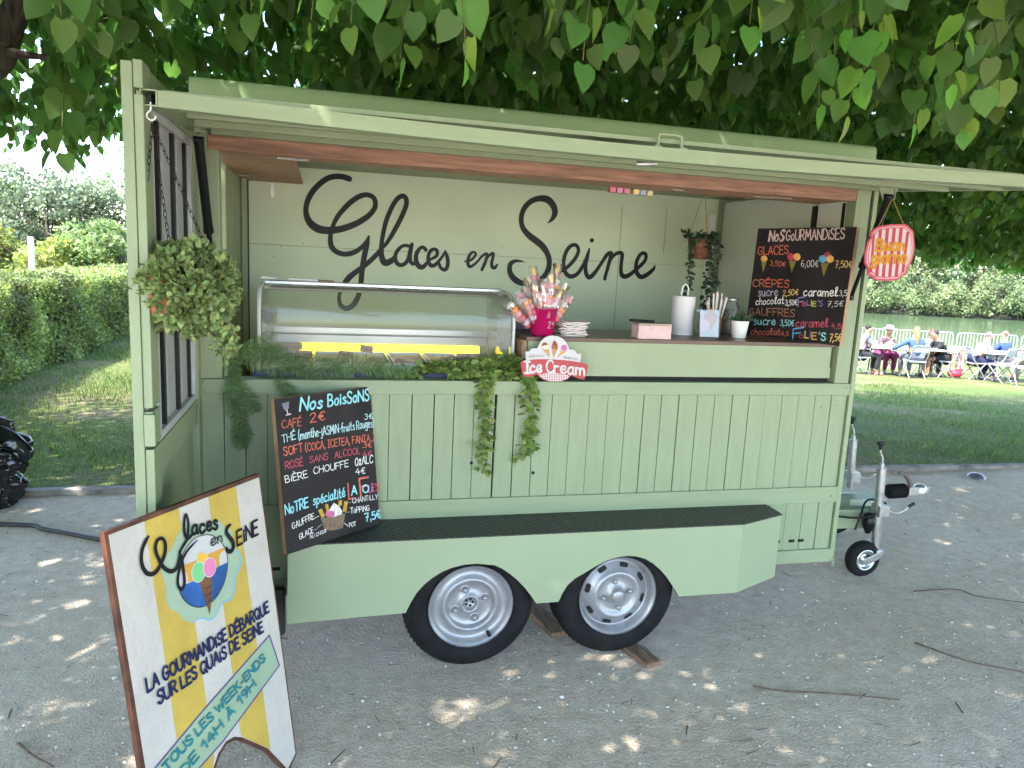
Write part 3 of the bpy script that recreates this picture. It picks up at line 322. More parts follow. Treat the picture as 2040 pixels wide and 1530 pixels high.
TEXTS=[('sandwich','aces','black',(0.2579,0.8306),(0.3523,0.8181),(0.2616,0.8716),0.2,''),('sandwich','en','black',(0.3184,0.7768),(0.363,0.778),(0.3197,0.8071),0.13,''),('sandwich','EiNE','black',(0.419,0.7452),(0.5113,0.7476),(0.4235,0.788),0.16,''),('sandwich','LA GOURMANDiSE DÉBARQUE','navy',(0.0465,0.497),(0.5139,0.4991),(0.0464,0.5309),0.2,''),('sandwich','SUR LES QUAiS DE SEiNE','navy',(0.073,0.4491),(0.4786,0.4525),(0.0726,0.4824),0.2,''),('sandwich','TOUS LES WEEK-ENDS','teal',(0.0657,0.2717),(0.4717,0.3645),(0.0558,0.2966),0.2,''),('sandwich','DE 14H À 19H','teal',(0.1172,0.2245),(0.4178,0.3111),(0.1066,0.2504),0.2,''),('drinks','Nos','cyan',(0.0996,0.4988),(0.1958,0.4978),(0.1099,0.5426),0.17,''),('drinks','BoisSoNS','cyan',(0.2236,0.5011),(0.4209,0.4986),(0.2276,0.5437),0.16,''),('drinks','CAFÉ','coral',(0.0211,0.4467),(0.1008,0.446),(0.0228,0.4744),0.11,''),('drinks','2€','coral',(0.1393,0.4494),(0.2051,0.4515),(0.1407,0.4816),0.13,''),('drinks','3€','palecyan',(0.391,0.4278),(0.4309,0.4262),(0.3929,0.4485),0.13,''),('drinks','THÉ','palecyan',(0.0177,0.3949),(0.0735,0.402),(0.0169,0.4229),0.1,''),('drinks','(menthe-jASMiN-fruits Rouges)','palecyan',(0.0849,0.398),(0.4359,0.3932),(0.0865,0.4306),0.1,''),('drinks','SOFT','coral',(0.0199,0.3502),(0.0996,0.3515),(0.0187,0.3796),0.13,''),('drinks','(COCA, ICETEA, FANTA..)','coral',(0.1101,0.352),(0.432,0.3381),(0.1111,0.3797),0.12,''),('drinks','3€','coral',(0.3735,0.3189),(0.4172,0.3135),(0.3744,0.3416),0.13,''),('drinks','ROSÉ','rose',(0.0213,0.3024),(0.0949,0.3016),(0.0214,0.3296),0.12,''),('drinks','SANS','rose',(0.124,0.305),(0.205,0.3038),(0.1263,0.3291),0.12,''),('drinks','ALCOOL','rose',(0.2356,0.3029),(0.3578,0.3001),(0.2369,0.328),0.12,''),('drinks','4€','rose',(0.3701,0.2831),(0.4139,0.2782),(0.3723,0.3066),0.13,''),('drinks','BiÈRE','chalk',(0.0182,0.254),(0.1114,0.2553),(0.0152,0.2789),0.12,''),('drinks','CHOUFFE','chalk',(0.137,0.2623),(0.2964,0.2601),(0.1382,0.2868),0.12,''),('drinks','0%ALC','chalk',(0.3298,0.2572),(0.4177,0.2524),(0.3326,0.287),0.12,''),('drinks','4€','chalk',(0.3296,0.2231),(0.3744,0.2181),(0.3317,0.2464),0.13,''),('drinks','NoTRE','cyan',(0.0062,0.142),(0.1028,0.1473),(0.007,0.1775),0.15,''),('drinks','spécialité','cyan',(0.1242,0.1491),(0.2699,0.1507),(0.126,0.1851),0.13,''),('drinks','L','coral',(0.2872,0.1365),(0.3095,0.1362),(0.2886,0.195),0.1,''),('drinks','A','cyan',(0.3016,0.1465),(0.3272,0.1466),(0.303,0.1802),0.18,''),('drinks','F','coral',(0.3456,0.1378),(0.3882,0.1357),(0.3456,0.2023),0.12,''),('drinks','O','cyan',(0.357,0.1439),(0.3856,0.1411),(0.358,0.1735),0.2,''),('drinks','L','magenta',(0.3874,0.1407),(0.3979,0.1399),(0.3888,0.1694),0.16,''),('drinks','i','violet',(0.3998,0.1405),(0.4047,0.1404),(0.4023,0.1812),0.12,''),('drinks',"E'S",'rose',(0.406,0.1401),(0.4373,0.1383),(0.4073,0.168),0.16,''),('drinks','CHANTiLLY','chalk',(0.3029,0.1159),(0.4291,0.1048),(0.3035,0.1348),0.13,''),('drinks','....','chalk',(0.2673,0.1236),(0.2962,0.1203),(0.2689,0.1406),0.13,''),('drinks','ToPPiNG','chalk',(0.2906,0.079),(0.3831,0.069),(0.2914,0.1006),0.13,''),('drinks','....','chalk',(0.267,0.0894),(0.2882,0.0853),(0.2687,0.1078),0.13,''),('drinks','7,5€','cyan',(0.3612,0.0321),(0.4377,0.0275),(0.3568,0.0632),0.18,''),('drinks','GAUFFRE....','chalk',(0.0298,0.0845),(0.1452,0.1039),(0.0278,0.1061),0.13,''),('drinks','GLACE','chalk',(0.0557,0.0401),(0.116,0.051),(0.0541,0.0605),0.13,''),('drinks','.......','chalk',(0.1218,0.0563),(0.1556,0.0704),(0.1235,0.074),0.12,''),('drinks','AU CHOiX','chalk',(0.0992,0.0307),(0.1716,0.0365),(0.0993,0.0432),0.15,''),('drinks','POT','chalk',(0.2794,0.0283),(0.311,0.0255),(0.2797,0.0448),0.14,''),('treats','NoS','chalkpink',(0.0713,0.4567),(0.1582,0.4601),(0.0726,0.51),0.11,''),('treats','NoS','chalkpink',(0.077,0.458),(0.1532,0.4613),(0.0794,0.5047),0.1,''),('treats','GoURMANDiSES','chalkpink',(0.1699,0.4613),(0.4699,0.4691),(0.1657,0.5079),0.11,''),('treats','GLACES','coral',(0.0214,0.3917),(0.1938,0.4006),(0.0151,0.4309),0.12,''),('treats','3,50€','coral',(0.0991,0.3448),(0.1872,0.3385),(0.0979,0.3677),0.13,''),('treats','6,00€','palegrey',(0.2727,0.3411),(0.3612,0.3446),(0.2689,0.3704),0.12,''),('treats','7,50€','gold',(0.4466,0.3445),(0.5255,0.3451),(0.4432,0.3733),0.13,''),('treats','CRÊPES','coral',(0.0143,0.237),(0.2213,0.2438),(0.012,0.2713),0.12,''),('treats','sucre','lavender',(0.0525,0.191),(0.1654,0.2002),(0.0495,0.2326),0.1,''),('treats','2,50€','gold',(0.1949,0.202),(0.2766,0.2119),(0.1931,0.2282),0.14,''),('treats','caramel','chalk',(0.3063,0.2082),(0.4782,0.2179),(0.3026,0.2481),0.12,''),('treats','3,5','chalk',(0.4853,0.2202),(0.5218,0.2225),(0.4834,0.2446),0.1,''),('treats','chocolat','chalk',(0.046,0.1487),(0.2063,0.1664),(0.0438,0.1821),0.13,''),('treats','3,50€','chalk',(0.2152,0.1582),(0.2781,0.1656),(0.2122,0.183),0.14,''),('treats','F','violet',(0.2839,0.158),(0.317,0.1645),(0.2821,0.1976),0.13,''),('treats','o','rose',(0.308,0.1638),(0.3281,0.1653),(0.3049,0.1892),0.17,''),('treats','L','violet',(0.331,0.1667),(0.3455,0.1685),(0.3285,0.1908),0.15,''),('treats','i','gold',(0.3514,0.165),(0.3578,0.1663),(0.3461,0.1978),0.12,''),('treats','E','lime',(0.3616,0.165),(0.3789,0.1671),(0.3589,0.187),0.16,''),('treats',"'S",'violet',(0.3875,0.1677),(0.4108,0.1714),(0.3844,0.1926),0.14,''),('treats','7,5€','palegrey',(0.4349,0.1682),(0.5096,0.1768),(0.4352,0.1923),0.13,''),('treats','GAUFFRES','brownchalk',(0.0145,0.0968),(0.2732,0.1094),(0.0115,0.1313),0.13,''),('treats','sucre','cyan',(0.0492,0.052),(0.173,0.0617),(0.0464,0.0919),0.12,''),('treats','3,50€','cyan',(0.2029,0.0625),(0.2762,0.0676),(0.2011,0.0889),0.14,''),('treats','caramel','rose',(0.2877,0.0627),(0.4535,0.0789),(0.2836,0.1023),0.11,''),('treats','4,5','rose',(0.4708,0.0768),(0.5183,0.0789),(0.4682,0.0976),0.13,''),('treats','chocolat','coral',(0.0402,0.0015),(0.2102,0.0171),(0.0376,0.0339),0.12,''),('treats','4,5','coral',(0.2154,0.0148),(0.2565,0.0193),(0.2131,0.035),0.13,''),('treats','F','skyblue',(0.2806,0.0058),(0.3316,0.0174),(0.2766,0.0508),0.14,''),('treats','o','darkred',(0.3114,0.0152),(0.3406,0.0176),(0.3085,0.0388),0.2,''),('treats','L','gold',(0.344,0.0188),(0.3618,0.02),(0.3402,0.0481),0.2,''),('treats','i','violet',(0.3691,0.0216),(0.3758,0.0215),(0.3632,0.0583),0.12,''),('treats','E','orange',(0.381,0.017),(0.4049,0.0185),(0.3772,0.046),0.18,''),('treats',"'S",'cyan',(0.4161,0.017),(0.4503,0.0189),(0.4117,0.0496),0.18,''),('treats','7,5€','gold',(0.4699,0.0165),(0.5232,0.0234),(0.4703,0.048),0.13,''),('ice','I','signwhite',(0.7952,0.0329),(0.8164,0.0323),(0.7934,0.0806),0.2,''),('ice','ce','signwhite',(0.818,0.0357),(0.865,0.037),(0.8162,0.0843),0.2,''),('ice','C','signwhite',(0.8874,0.0373),(0.9179,0.0367),(0.8855,0.0853),0.16,''),('ice','ream','signwhite',(0.9215,0.0367),(1.0521,0.0258),(0.9195,0.0858),0.17,''),('ice','delicious','darkgrey',(0.8108,0.0962),(0.8763,0.1009),(0.8103,0.1106),0.06,''),('ice','ORiGiNAL TASTE','darkgrey',(0.9578,0.0966),(1.0199,0.0889),(0.958,0.1039),0.1,''),('buon','Buon','orangetext',(2.1888,0.1216),(2.3233,0.1303),(2.1891,0.1676),0.27,''),('buon','giorno','orangetext',(2.1735,0.0711),(2.3432,0.0816),(2.1707,0.1212),0.25,'')]
PAINT=[('drinks','glassgrey',[(0.0284,0.5335),(0.0585,0.5373),(0.0554,0.5152),(0.0476,0.5067),(0.0408,0.5076),(0.034,0.5144)],0),('drinks','palepink',[(0.0462,0.5078,0.0023),(0.0475,0.4998,0.0018),(0.0493,0.4923,0.0019)],1),('drinks','palepink',[(0.0407,0.4908,0.0018),(0.0503,0.4926,0.0028),(0.0609,0.4929,0.0019)],1),('drinks','wafer',[(0.1445,0.1254),(0.161,0.1283),(0.173,0.0981),(0.1578,0.094)],0),('drinks','wafer',[(0.1758,0.1399),(0.1896,0.14),(0.1936,0.1115),(0.1812,0.1098)],0),('drinks','wafer',[(0.2403,0.1414),(0.2554,0.138),(0.2508,0.119),(0.2355,0.1211)],0),('drinks','wafer',[(0.2652,0.132),(0.2824,0.1291),(0.2714,0.093),(0.254,0.0925)],0),('drinks','chalk',[(0.2172,0.1369),(0.2383,0.1205),(0.2522,0.0976),(0.2475,0.0847),(0.212,0.0817),(0.1885,0.0989),(0.1925,0.1118),(0.2019,0.1234)],0),('drinks','pink',[(0.2166,0.0945),(0.2145,0.0896),(0.2096,0.0863),(0.2026,0.085),(0.1945,0.0859),(0.1867,0.0889),(0.1803,0.0935),(0.1763,0.0989),(0.1752,0.1044),(0.1773,0.1092),(0.1821,0.1125),(0.1891,0.1138),(0.1971,0.113),(0.2049,0.1101),(0.2114,0.1055),(0.2155,0.1)],0),('drinks','potbrown',[(0.1525,0.0953),(0.2123,0.0848),(0.2668,0.0871),(0.2484,0.0329),(0.2076,0.035),(0.1668,0.0447)],0),('drinks','chalk',[(0.2575,0.0494,0.0013),(0.2718,0.0355,0.0013)],1),('drinks','rose',[(0.208,0.0988,0.0008),(0.218,0.115,0.0008),(0.2178,0.1312,0.0008)],1),('drinks','rose',[(0.2265,0.0851,0.0008),(0.2365,0.1013,0.0008),(0.2327,0.1208,0.0008)],1),('treats','orange',[(0.0784,0.375),(0.0785,0.3717),(0.0776,0.3684),(0.0758,0.3655),(0.0732,0.363),(0.0699,0.3612),(0.0661,0.3599),(0.0619,0.3594),(0.0576,0.3597),(0.0534,0.3608),(0.0495,0.3625),(0.0461,0.3648),(0.0434,0.3677),(0.0415,0.3709),(0.0404,0.3742),(0.0404,0.3776),(0.0413,0.3809),(0.0431,0.3838),(0.0457,0.3863),(0.0491,0.3882),(0.0529,0.3893),(0.0571,0.3898),(0.0614,0.3895),(0.0655,0.3885),(0.0694,0.3867),(0.0728,0.3844),(0.0755,0.3816),(0.0774,0.3784)],0),('treats','olive',[(0.0453,0.3599),(0.0758,0.3606),(0.0642,0.308)],0),('treats','red',[(0.2273,0.3865),(0.2275,0.3826),(0.2267,0.3789),(0.225,0.3756),(0.2225,0.3728),(0.2193,0.3706),(0.2156,0.3692),(0.2116,0.3687),(0.2073,0.369),(0.2032,0.3702),(0.1993,0.3722),(0.1959,0.3749),(0.1931,0.3782),(0.1911,0.3819),(0.19,0.3858),(0.1899,0.3897),(0.1907,0.3934),(0.1924,0.3967),(0.1949,0.3996),(0.1981,0.4017),(0.2019,0.4031),(0.206,0.4036),(0.2102,0.4032),(0.2143,0.4019),(0.2182,0.3999),(0.2215,0.3972),(0.2243,0.394),(0.2262,0.3903)],0),('treats','orange',[(0.2608,0.3871),(0.2609,0.3834),(0.2601,0.3798),(0.2585,0.3765),(0.256,0.3738),(0.2529,0.3717),(0.2492,0.3704),(0.2452,0.3699),(0.2411,0.3702),(0.237,0.3714),(0.2332,0.3733),(0.2298,0.3759),(0.2271,0.3791),(0.2251,0.3826),(0.2241,0.3864),(0.2239,0.3902),(0.2247,0.3938),(0.2264,0.3971),(0.2289,0.3998),(0.2321,0.4019),(0.2358,0.4032),(0.2398,0.4037),(0.2439,0.4033),(0.248,0.4021),(0.2518,0.4002),(0.2551,0.3975),(0.2578,0.3944),(0.2597,0.3908)],0),('treats','olive',[(0.2029,0.3669),(0.2418,0.371),(0.2252,0.3126)],0),('treats','darkred',[(0.4169,0.3984),(0.4169,0.3952),(0.4161,0.3922),(0.4145,0.3894),(0.412,0.3871),(0.4089,0.3853),(0.4053,0.3842),(0.4014,0.3837),(0.3974,0.384),(0.3935,0.385),(0.3898,0.3866),(0.3866,0.3889),(0.384,0.3916),(0.3822,0.3946),(0.3812,0.3978),(0.3811,0.401),(0.382,0.4041),(0.3837,0.4068),(0.3862,0.4092),(0.3893,0.4109),(0.3929,0.412),(0.3968,0.4124),(0.4008,0.4122),(0.4048,0.4111),(0.4084,0.4095),(0.4116,0.4073),(0.4141,0.4046),(0.4159,0.4016)],0),('treats','skyblue',[(0.397,0.3799),(0.3971,0.376),(0.3963,0.3723),(0.3946,0.3689),(0.3921,0.3661),(0.3888,0.3639),(0.3851,0.3625),(0.381,0.3619),(0.3767,0.3623),(0.3725,0.3635),(0.3685,0.3655),(0.3651,0.3682),(0.3623,0.3715),(0.3603,0.3751),(0.3592,0.379),(0.359,0.383),(0.3598,0.3867),(0.3616,0.3901),(0.3641,0.3929),(0.3674,0.3951),(0.3712,0.3964),(0.3753,0.3969),(0.3796,0.3966),(0.3838,0.3953),(0.3877,0.3933),(0.3911,0.3906),(0.3939,0.3874),(0.3958,0.3837)],0),('treats','orange',[(0.4327,0.381),(0.4329,0.3773),(0.432,0.3738),(0.4304,0.3706),(0.4279,0.3679),(0.4247,0.3659),(0.421,0.3645),(0.4169,0.364),(0.4127,0.3643),(0.4086,0.3655),(0.4047,0.3674),(0.4014,0.3699),(0.3986,0.373),(0.3967,0.3765),(0.3956,0.3802),(0.3955,0.3839),(0.3963,0.3875),(0.398,0.3907),(0.4006,0.3933),(0.4038,0.3954),(0.4075,0.3967),(0.4116,0.3972),(0.4158,0.3968),(0.4199,0.3957),(0.4237,0.3938),(0.427,0.3912),(0.4298,0.3881),(0.4317,0.3846)],0),('treats','olive',[(0.3733,0.3587),(0.4119,0.3635),(0.3939,0.3028)],0),('ice','cone',[(0.8648,0.1362),(0.8943,0.1325),(0.9002,0.0958)],0),('ice','cream',[(0.8907,0.1418),(0.8905,0.1395),(0.8896,0.1372),(0.8881,0.1352),(0.886,0.1335),(0.8835,0.1322),(0.8807,0.1313),(0.8778,0.131),(0.8748,0.1312),(0.8719,0.132),(0.8694,0.1332),(0.8672,0.1348),(0.8655,0.1368),(0.8644,0.139),(0.864,0.1413),(0.8643,0.1437),(0.8652,0.1459),(0.8667,0.148),(0.8687,0.1497),(0.8712,0.151),(0.874,0.1518),(0.8769,0.1522),(0.8799,0.152),(0.8828,0.1512),(0.8853,0.15),(0.8875,0.1484),(0.8892,0.1464),(0.8903,0.1442)],0),('ice','chocolate',[(0.8639,0.1456),(0.8658,0.1542),(0.8763,0.16),(0.8871,0.1554),(0.8897,0.1487),(0.8829,0.1502),(0.8795,0.145),(0.874,0.1492),(0.8689,0.1431)],0),('ice','cone',[(0.9072,0.1327),(0.9295,0.1314),(0.9159,0.0943)],0),('ice','chocolate',[(0.9058,0.1344),(0.907,0.149),(0.9144,0.1662),(0.9179,0.1689),(0.9245,0.1613),(0.9331,0.1469),(0.9302,0.1306),(0.9176,0.1321)],0),('ice','cone',[(0.9071,0.1473,0.0012),(0.9189,0.1437,0.0014),(0.9304,0.1469,0.0009)],1),('ice','cone',[(0.9065,0.1396,0.001),(0.9174,0.1358,0.0014),(0.9299,0.1383,0.001)],1),('ice','cone',[(0.9474,0.1278),(0.9701,0.1247),(0.9316,0.0971)],0),('ice','pink',[(0.9726,0.1391),(0.9724,0.1363),(0.9715,0.1337),(0.9701,0.1313),(0.9681,0.1293),(0.9657,0.1278),(0.963,0.1268),(0.9601,0.1265),(0.9572,0.1267),(0.9544,0.1276),(0.9519,0.129),(0.9498,0.1309),(0.9481,0.1333),(0.947,0.1358),(0.9466,0.1386),(0.9468,0.1413),(0.9477,0.144),(0.9491,0.1463),(0.9511,0.1483),(0.9535,0.1499),(0.9562,0.1508),(0.9591,0.1512),(0.962,0.1509),(0.9647,0.1501),(0.9673,0.1486),(0.9694,0.1467),(0.9711,0.1444),(0.9721,0.1418)],0)]
FR_wall=[[0,4.03,0],[1,0,0],[0,0,1],[0,-1,0]]
FR_sandwich=[[-0.3868,1.7669,0.03],[0.5614,0.8275,0],[-0.1217,0.0826,0.9891],[0.8185,-0.5553,0.1471]]
FR_drinks=[[-0.1168,2.5686,0.569],[0.7928,0.6095,0],[-0.0807,0.105,0.9912],[0.6041,-0.7859,0.1324]]
FR_treats=[[2.0457,3.2733,1.327],[0.3255,-0.9455,0],[0.0436,0.015,0.9989],[-0.9445,-0.3252,0.0461]]
FR_ice=[[0,2.845,1.15],[1,0,0],[0,0.0599,0.9982],[0,-0.9982,0.0599]]
FR_buon=[[0,2.6,1.62],[1,0,0],[0,0,1],[0,-1,0]]
DIMS={'sandwich':(0.5591,0.9256),'drinks':(0.4321,0.5529),'treats':(0.5205,0.5206)}
# ------------------------------------------------------------ the trailer
TR = emp('food_trailer', 'mint green wooden ice cream trailer with its serving hatch propped open', 'trailer', (1.0, 3.4, 0))
YF = 2.896
def tb(name, boxes, m, bevel=.002, parent=None, label=None, split=False):
    b = MB()
    for q in boxes:
        if split: b = MB()
        b.box(*q)
        if split: o = b.obj(name, m, parent or TR, label, bevel=bevel)
    return o if split else b.obj(name, m, parent or TR, label, bevel=bevel)
# front plank wall
ed = [-.443, -.359, -.281, -.203, -.12, -.035, .05, .13, .19, .258, .348, .438, .52, .602, .689, .775, .8565, .936, 1.018, 1.102, 1.186, 1.269, 1.352, 1.436, 1.52, 1.61, 1.693, 1.783, 1.867, 1.95, 2.037, 2.124, 2.212, 2.298, 2.383]
b = MB(); r_ = random.Random(3)
for i in range(len(ed) - 1):
    g0 = r_.choice([.0006, .001, .0016, .0022]); dy = r_.uniform(-.0012, .0012)
    gl = .0095 if i == 14 else g0
    # tapered plank: gaps open towards the top or bottom
    x0, x1 = ed[i] + gl, ed[i + 1] - g0; k = .0025 if i == 14 else gl * r_.uniform(.2, 1.4)
    y0, y1 = YF + dy, YF + .012
    b.add([(ed[i] + k, y0, .33), (x1, y0, .33), (x1, y1, .33), (ed[i] + k, y1, .33), (x0, y0, 1.09), (x1, y0, 1.09), (x1, y1, 1.09), (x0, y1, 1.09)],
          [(0, 3, 2, 1), (4, 5, 6, 7), (0, 1, 5, 4), (1, 2, 6, 5), (2, 3, 7, 6), (3, 0, 4, 7)])
b.obj('plank_wall', MINTW, TR, bevel=.0012)
tb('wall_backing', [(-.44, 2.385, 2.911, 2.918, .33, 1.1)], DARK, 0)
for cx, cz, r in ((.60, .797, .007), (.868, .748, .0075), (2.245, 1.03, .003), (2.33, 1.06, .002), (2.33, 1.035, .0022)): b = MB(); b.lathe([(0, 0), (r, 0)], (cx, YF - .0016, cz), (0, -1, 0), 12); b.obj('knot_hole', DARK, TR)
tb('sill_rail', [(-.443, 2.383, 2.882, 2.9, 1.0865, 1.143)], MINTH, .003)
tb('sill_board', [(-.443, 2.383, 2.9, 2.965, 1.12, 1.1425)], MINTH, .002)
tb('middle_rail', [(-.443, 2.385, 2.883, 2.8955, .568, .646)], MINTH, .003)
tb('bottom_rail', [(-.443, 2.39, 2.883, 2.9, .268, .334)], MINTH, .003)
for x in (-.19, 2.075, 2.155, 2.205): b = MB(); b.box(x, x + .032, YF - .0022, YF - .0012, .372, .386); b.obj('vent_slot', DARK, TR)
for x, z in ((-.425, 1.13), (-.425, 1.10), (.86, 1.125), (2.36, 1.12), (2.35, .60)): b = MB(); b.lathe([(0, .003), (.004, .0025), (.0055, 0)], (x, 2.882, z), (0, -1, 0), 10); b.obj('screw_head', MINTW, TR)
# corner posts
tb('corner_post', [(-.443, -.362, 2.893, 2.955, 1.1435, 2.03)], MINTW, .003)
tb('corner_post', [(2.297, 2.372, 2.886, 2.95, 1.1435, 2.03)], MINTW, .003)
tb('post_gap', [(2.372, 2.386, 2.9, 2.94, .34, 2.03)], DARK, 0)
tb('corner_trim', [(2.386, 2.397, 2.884, 2.93, .27, 2.035), (2.3985, 2.412, 2.888, 2.97, .262, 2.035)], MINT, .002, split=True)
b = MB(); b.tube([(2.398, 2.884, .275), (2.404, 2.88, .262), (2.40, 2.884, .245)], .003, 6); b.tube([(2.412, 2.884, .275), (2.409, 2.88, .262), (2.412, 2.884, .243)], .003, 6); b.tube([(2.394, 2.884, .285), (2.416, 2.884, .283)], .003, 6)
b.obj('hook_eye', MINT, TR)
# rear side wall and open end
b = MB()
for y0, y1 in ((3.36, 3.62), (3.625, 3.93), (3.935, 4.02)): b.box(-.43, -.395, y0, y1 - .004, .3, 2.03)
b.obj('end_wall', MINTW, TR, bevel=.003)
tb('end_post', [(-.392, -.368, 3.93, 3.985, .3, 2.03)], MINTW, .002)
tb('end_low_wall', [(-.43, -.40, 2.96, 3.355, .3, .62)], MINTW, .002)
# interior walls
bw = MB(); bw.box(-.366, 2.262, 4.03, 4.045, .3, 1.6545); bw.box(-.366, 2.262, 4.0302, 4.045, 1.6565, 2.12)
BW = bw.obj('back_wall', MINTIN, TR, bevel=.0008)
tb('panel_joint', [(1.652, 1.656, 4.0283, 4.0296, 1.14, 1.98)], MINT, 0, BW, split=True); tb('panel_joint', [(1.93, 1.934, 4.0283, 4.0296, 1.72, 1.975)], MINTW, 0, BW, split=True)
tb('corner_strip', [(-.372, -.3665, 4.0, 4.03, .9, 2.0)], DARK, 0, BW)
b = MB()
for s in WALL_STROKES: b.ribbon(cat_rom(s, 6), FR_wall, .0022)
b.obj('painted_name', mat('gloss_black_paint', (.004, .004, .005), .42, bump=.25, bscale=160, spec=.28), BW, 'black handwritten script reading Glaces en Seine')
for x, z in ((-.21, 1.648), (-.245, 1.595), (-.1, 1.67), (.96, 1.71), (1.3, 1.70), (1.6, 1.61)): b = MB(); b.lathe([(0, 0), (.003, 0)], (x, 4.0288, z), (0, -1, 0), 8); b.obj('nail_hole', DARK, BW)
tb('back_sheet', [(-.43, 2.40, 4.05, 4.062, .3, 2.12)], MINT, 0)
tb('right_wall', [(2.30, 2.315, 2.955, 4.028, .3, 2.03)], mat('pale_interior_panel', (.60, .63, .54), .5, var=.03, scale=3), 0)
tb('right_outer_wall', [(2.385, 2.397, 2.975, 4.05, .3, 2.04)], MINT, 0)
tb('rubber_strip', [(2.293, 2.2995, 3.15, 3.187, 1.3275, 1.962), (2.294, 2.2995, 2.956, 2.972, 1.3275, 1.962)], BLACKM, 0, split=True)
tb('wall_batten', [(2.205, 2.242, 4.012, 4.0295, 1.2, 1.962)], mat('white_trim_paint', (.68, .70, .66), .5), .002)
# roof and folded roof lip
tb('roof', [(-.45, 2.375, 2.95, 4.07, 2.05, 2.10)], MINT, .004)
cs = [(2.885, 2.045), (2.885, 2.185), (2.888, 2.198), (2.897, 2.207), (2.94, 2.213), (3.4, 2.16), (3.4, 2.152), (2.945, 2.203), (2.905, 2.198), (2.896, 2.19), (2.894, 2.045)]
b = MB(); b.prism(cs, ((-.455, 0, 0), (0, 1, 0), (0, 0, 1), (1, 0, 0)), 0, 2.825); b.obj('roof_lip', mat('mint_lip_lifted', (.37, .53, .285), .38, var=.03, scale=2), TR)  # mint lightened and greened; leaf light on the lip is put into its colour
tb('header_beam', [(-.443, 2.385, 2.9, 2.948, 2.022, 2.048)], MINTH, .002)
# overhead plywood shelf
SH = tb('overhead_shelf', [(-.398, 2.296, 2.888, 2.9, 1.966, 2.0215)], PLY, .0015)
b = MB(); b.box(-.396, -.102, 2.9, 4.02, 1.9665, 1.976); b.obj('shelf_panel', PLYU, SH)
b = MB(); b.add([(-.1015, 2.9005, 1.9668), (2.28, 2.9005, 1.9668), (2.28, 3.13, 1.9668), (-.1015, 3.01, 1.9668), (-.1015, 2.9005, 1.976), (2.28, 2.9005, 1.976), (2.28, 3.13, 1.976), (-.1015, 3.01, 1.976)], [(0, 3, 2, 1), (4, 5, 6, 7), (0, 1, 5, 4), (1, 2, 6, 5), (2, 3, 7, 6), (3, 0, 4, 7)]); b.obj('shelf_panel', PLYU, SH)
for x0, x1, y in ((-.165, -.055, 2.95), (-.17, -.055, 2.985), (1.92, 2.03, 2.975), (1.85, 1.95, 3.0), (1.45, 1.5, 2.98), (-.385, -.33, 3.75)): b = MB(); b.tube([(x0, y, 1.9645), (x1, y + .004, 1.9645)], .0022, 6); b.obj('steel_tie', STEEL, SH)
b = MB(); b.box(-.262, -.242, 4.0255, 4.0285, 1.895, 1.962); b.obj('angle_bracket', STEEL, SH)
# ------------------------------------------------------------ awning hatch
AW = MB()
AW.add([(-.40, 2.121, 1.9985), (2.44, 2.121, 1.9985), (2.43, 2.875, 2.048), (-.40, 2.875, 2.048), (-.40, 2.121, 2.0105), (2.44, 2.121, 2.0105), (2.43, 2.875, 2.062), (-.40, 2.875, 2.062)], [(0, 3, 2, 1), (4, 5, 6, 7), (0, 1, 5, 4), (1, 2, 6, 5), (2, 3, 7, 6), (3, 0, 4, 7)])
AWN = AW.obj('awning_hatch', MINT, TR)
b = MB(); seg = 14      # the long front bar sags a little in the middle
for i in range(seg):
    xa, xb = -.401 + 2.841 * i / seg, -.401 + 2.841 * (i + 1) / seg; sg = lambda x: -.022 * math.sin(math.pi * min(1, max(0, (x + .4) / 2.75)))
    za, zb = sg(xa), sg(xb); y0, y1, z0, z1 = 2.08, 2.12, 1.962, 2.001
    b.add([(xa, y0, z0 + za), (xb, y0, z0 + zb), (xb, y1, z0 + zb), (xa, y1, z0 + za), (xa, y0, z1 + za), (xb, y0, z1 + zb), (xb, y1, z1 + zb), (xa, y1, z1 + za)], [(0, 3, 2, 1), (4, 5, 6, 7), (0, 1, 5, 4), (2, 3, 7, 6)])
b.obj('front_bar', MINTH, AWN)
# hollow square side tube, open towards the viewer
b = MB(); o0, o1 = .020, .0165; A, B_ = (-.4215, 2.078, 1.982), (-.4215, 2.85, 2.034); sq = lambda c, h: [(c[0] + sx * h, c[1], c[2] + sz * h) for sx, sz in ((-1, -1), (1, -1), (1, 1), (-1, 1))]
vs = sq(A, o0) + sq(A, o1) + sq(B_, o0) + sq(B_, o1); fs = []
for k in range(4): k2 = (k + 1) % 4; fs += [(k, k + 4, k2 + 4, k2)[::-1], (k, k2, 8 + k2, 8 + k), (4 + k, 12 + k, 12 + k2, 4 + k2)]
b.add(vs, fs); SR = b.obj('side_tube', MINT, AWN)
b = MB(); b.beam((2.42, 2.121, 1.981), (2.42, 2.86, 2.034), .04, .04); b.obj('side_tube', MINTH, AWN, bevel=.002)
b = MB(); b.add([(p[0], 2.2, p[2] + .008) for p in sq(A, o1)], [(0, 1, 2, 3)]); b.obj('tube_core', DARK, SR)
tb('cross_rail', [(-.36, .80, 2.235, 2.262, 1.967, 2.0), (.803, 2.40, 2.237, 2.262, 1.966, 2.0)], MINTH, .002, AWN, split=True)
b = MB(); b.beam((-.38, 2.5, 2.008), (2.40, 2.5, 2.008), .03, .05); b.obj('cross_rail', MINT, AWN, bevel=.002)
b = MB(); b.beam((-.38, 2.85, 2.03), (2.40, 2.85, 2.03), .03, .035); b.obj('hinge_rail', MINTH, AWN, bevel=.002)
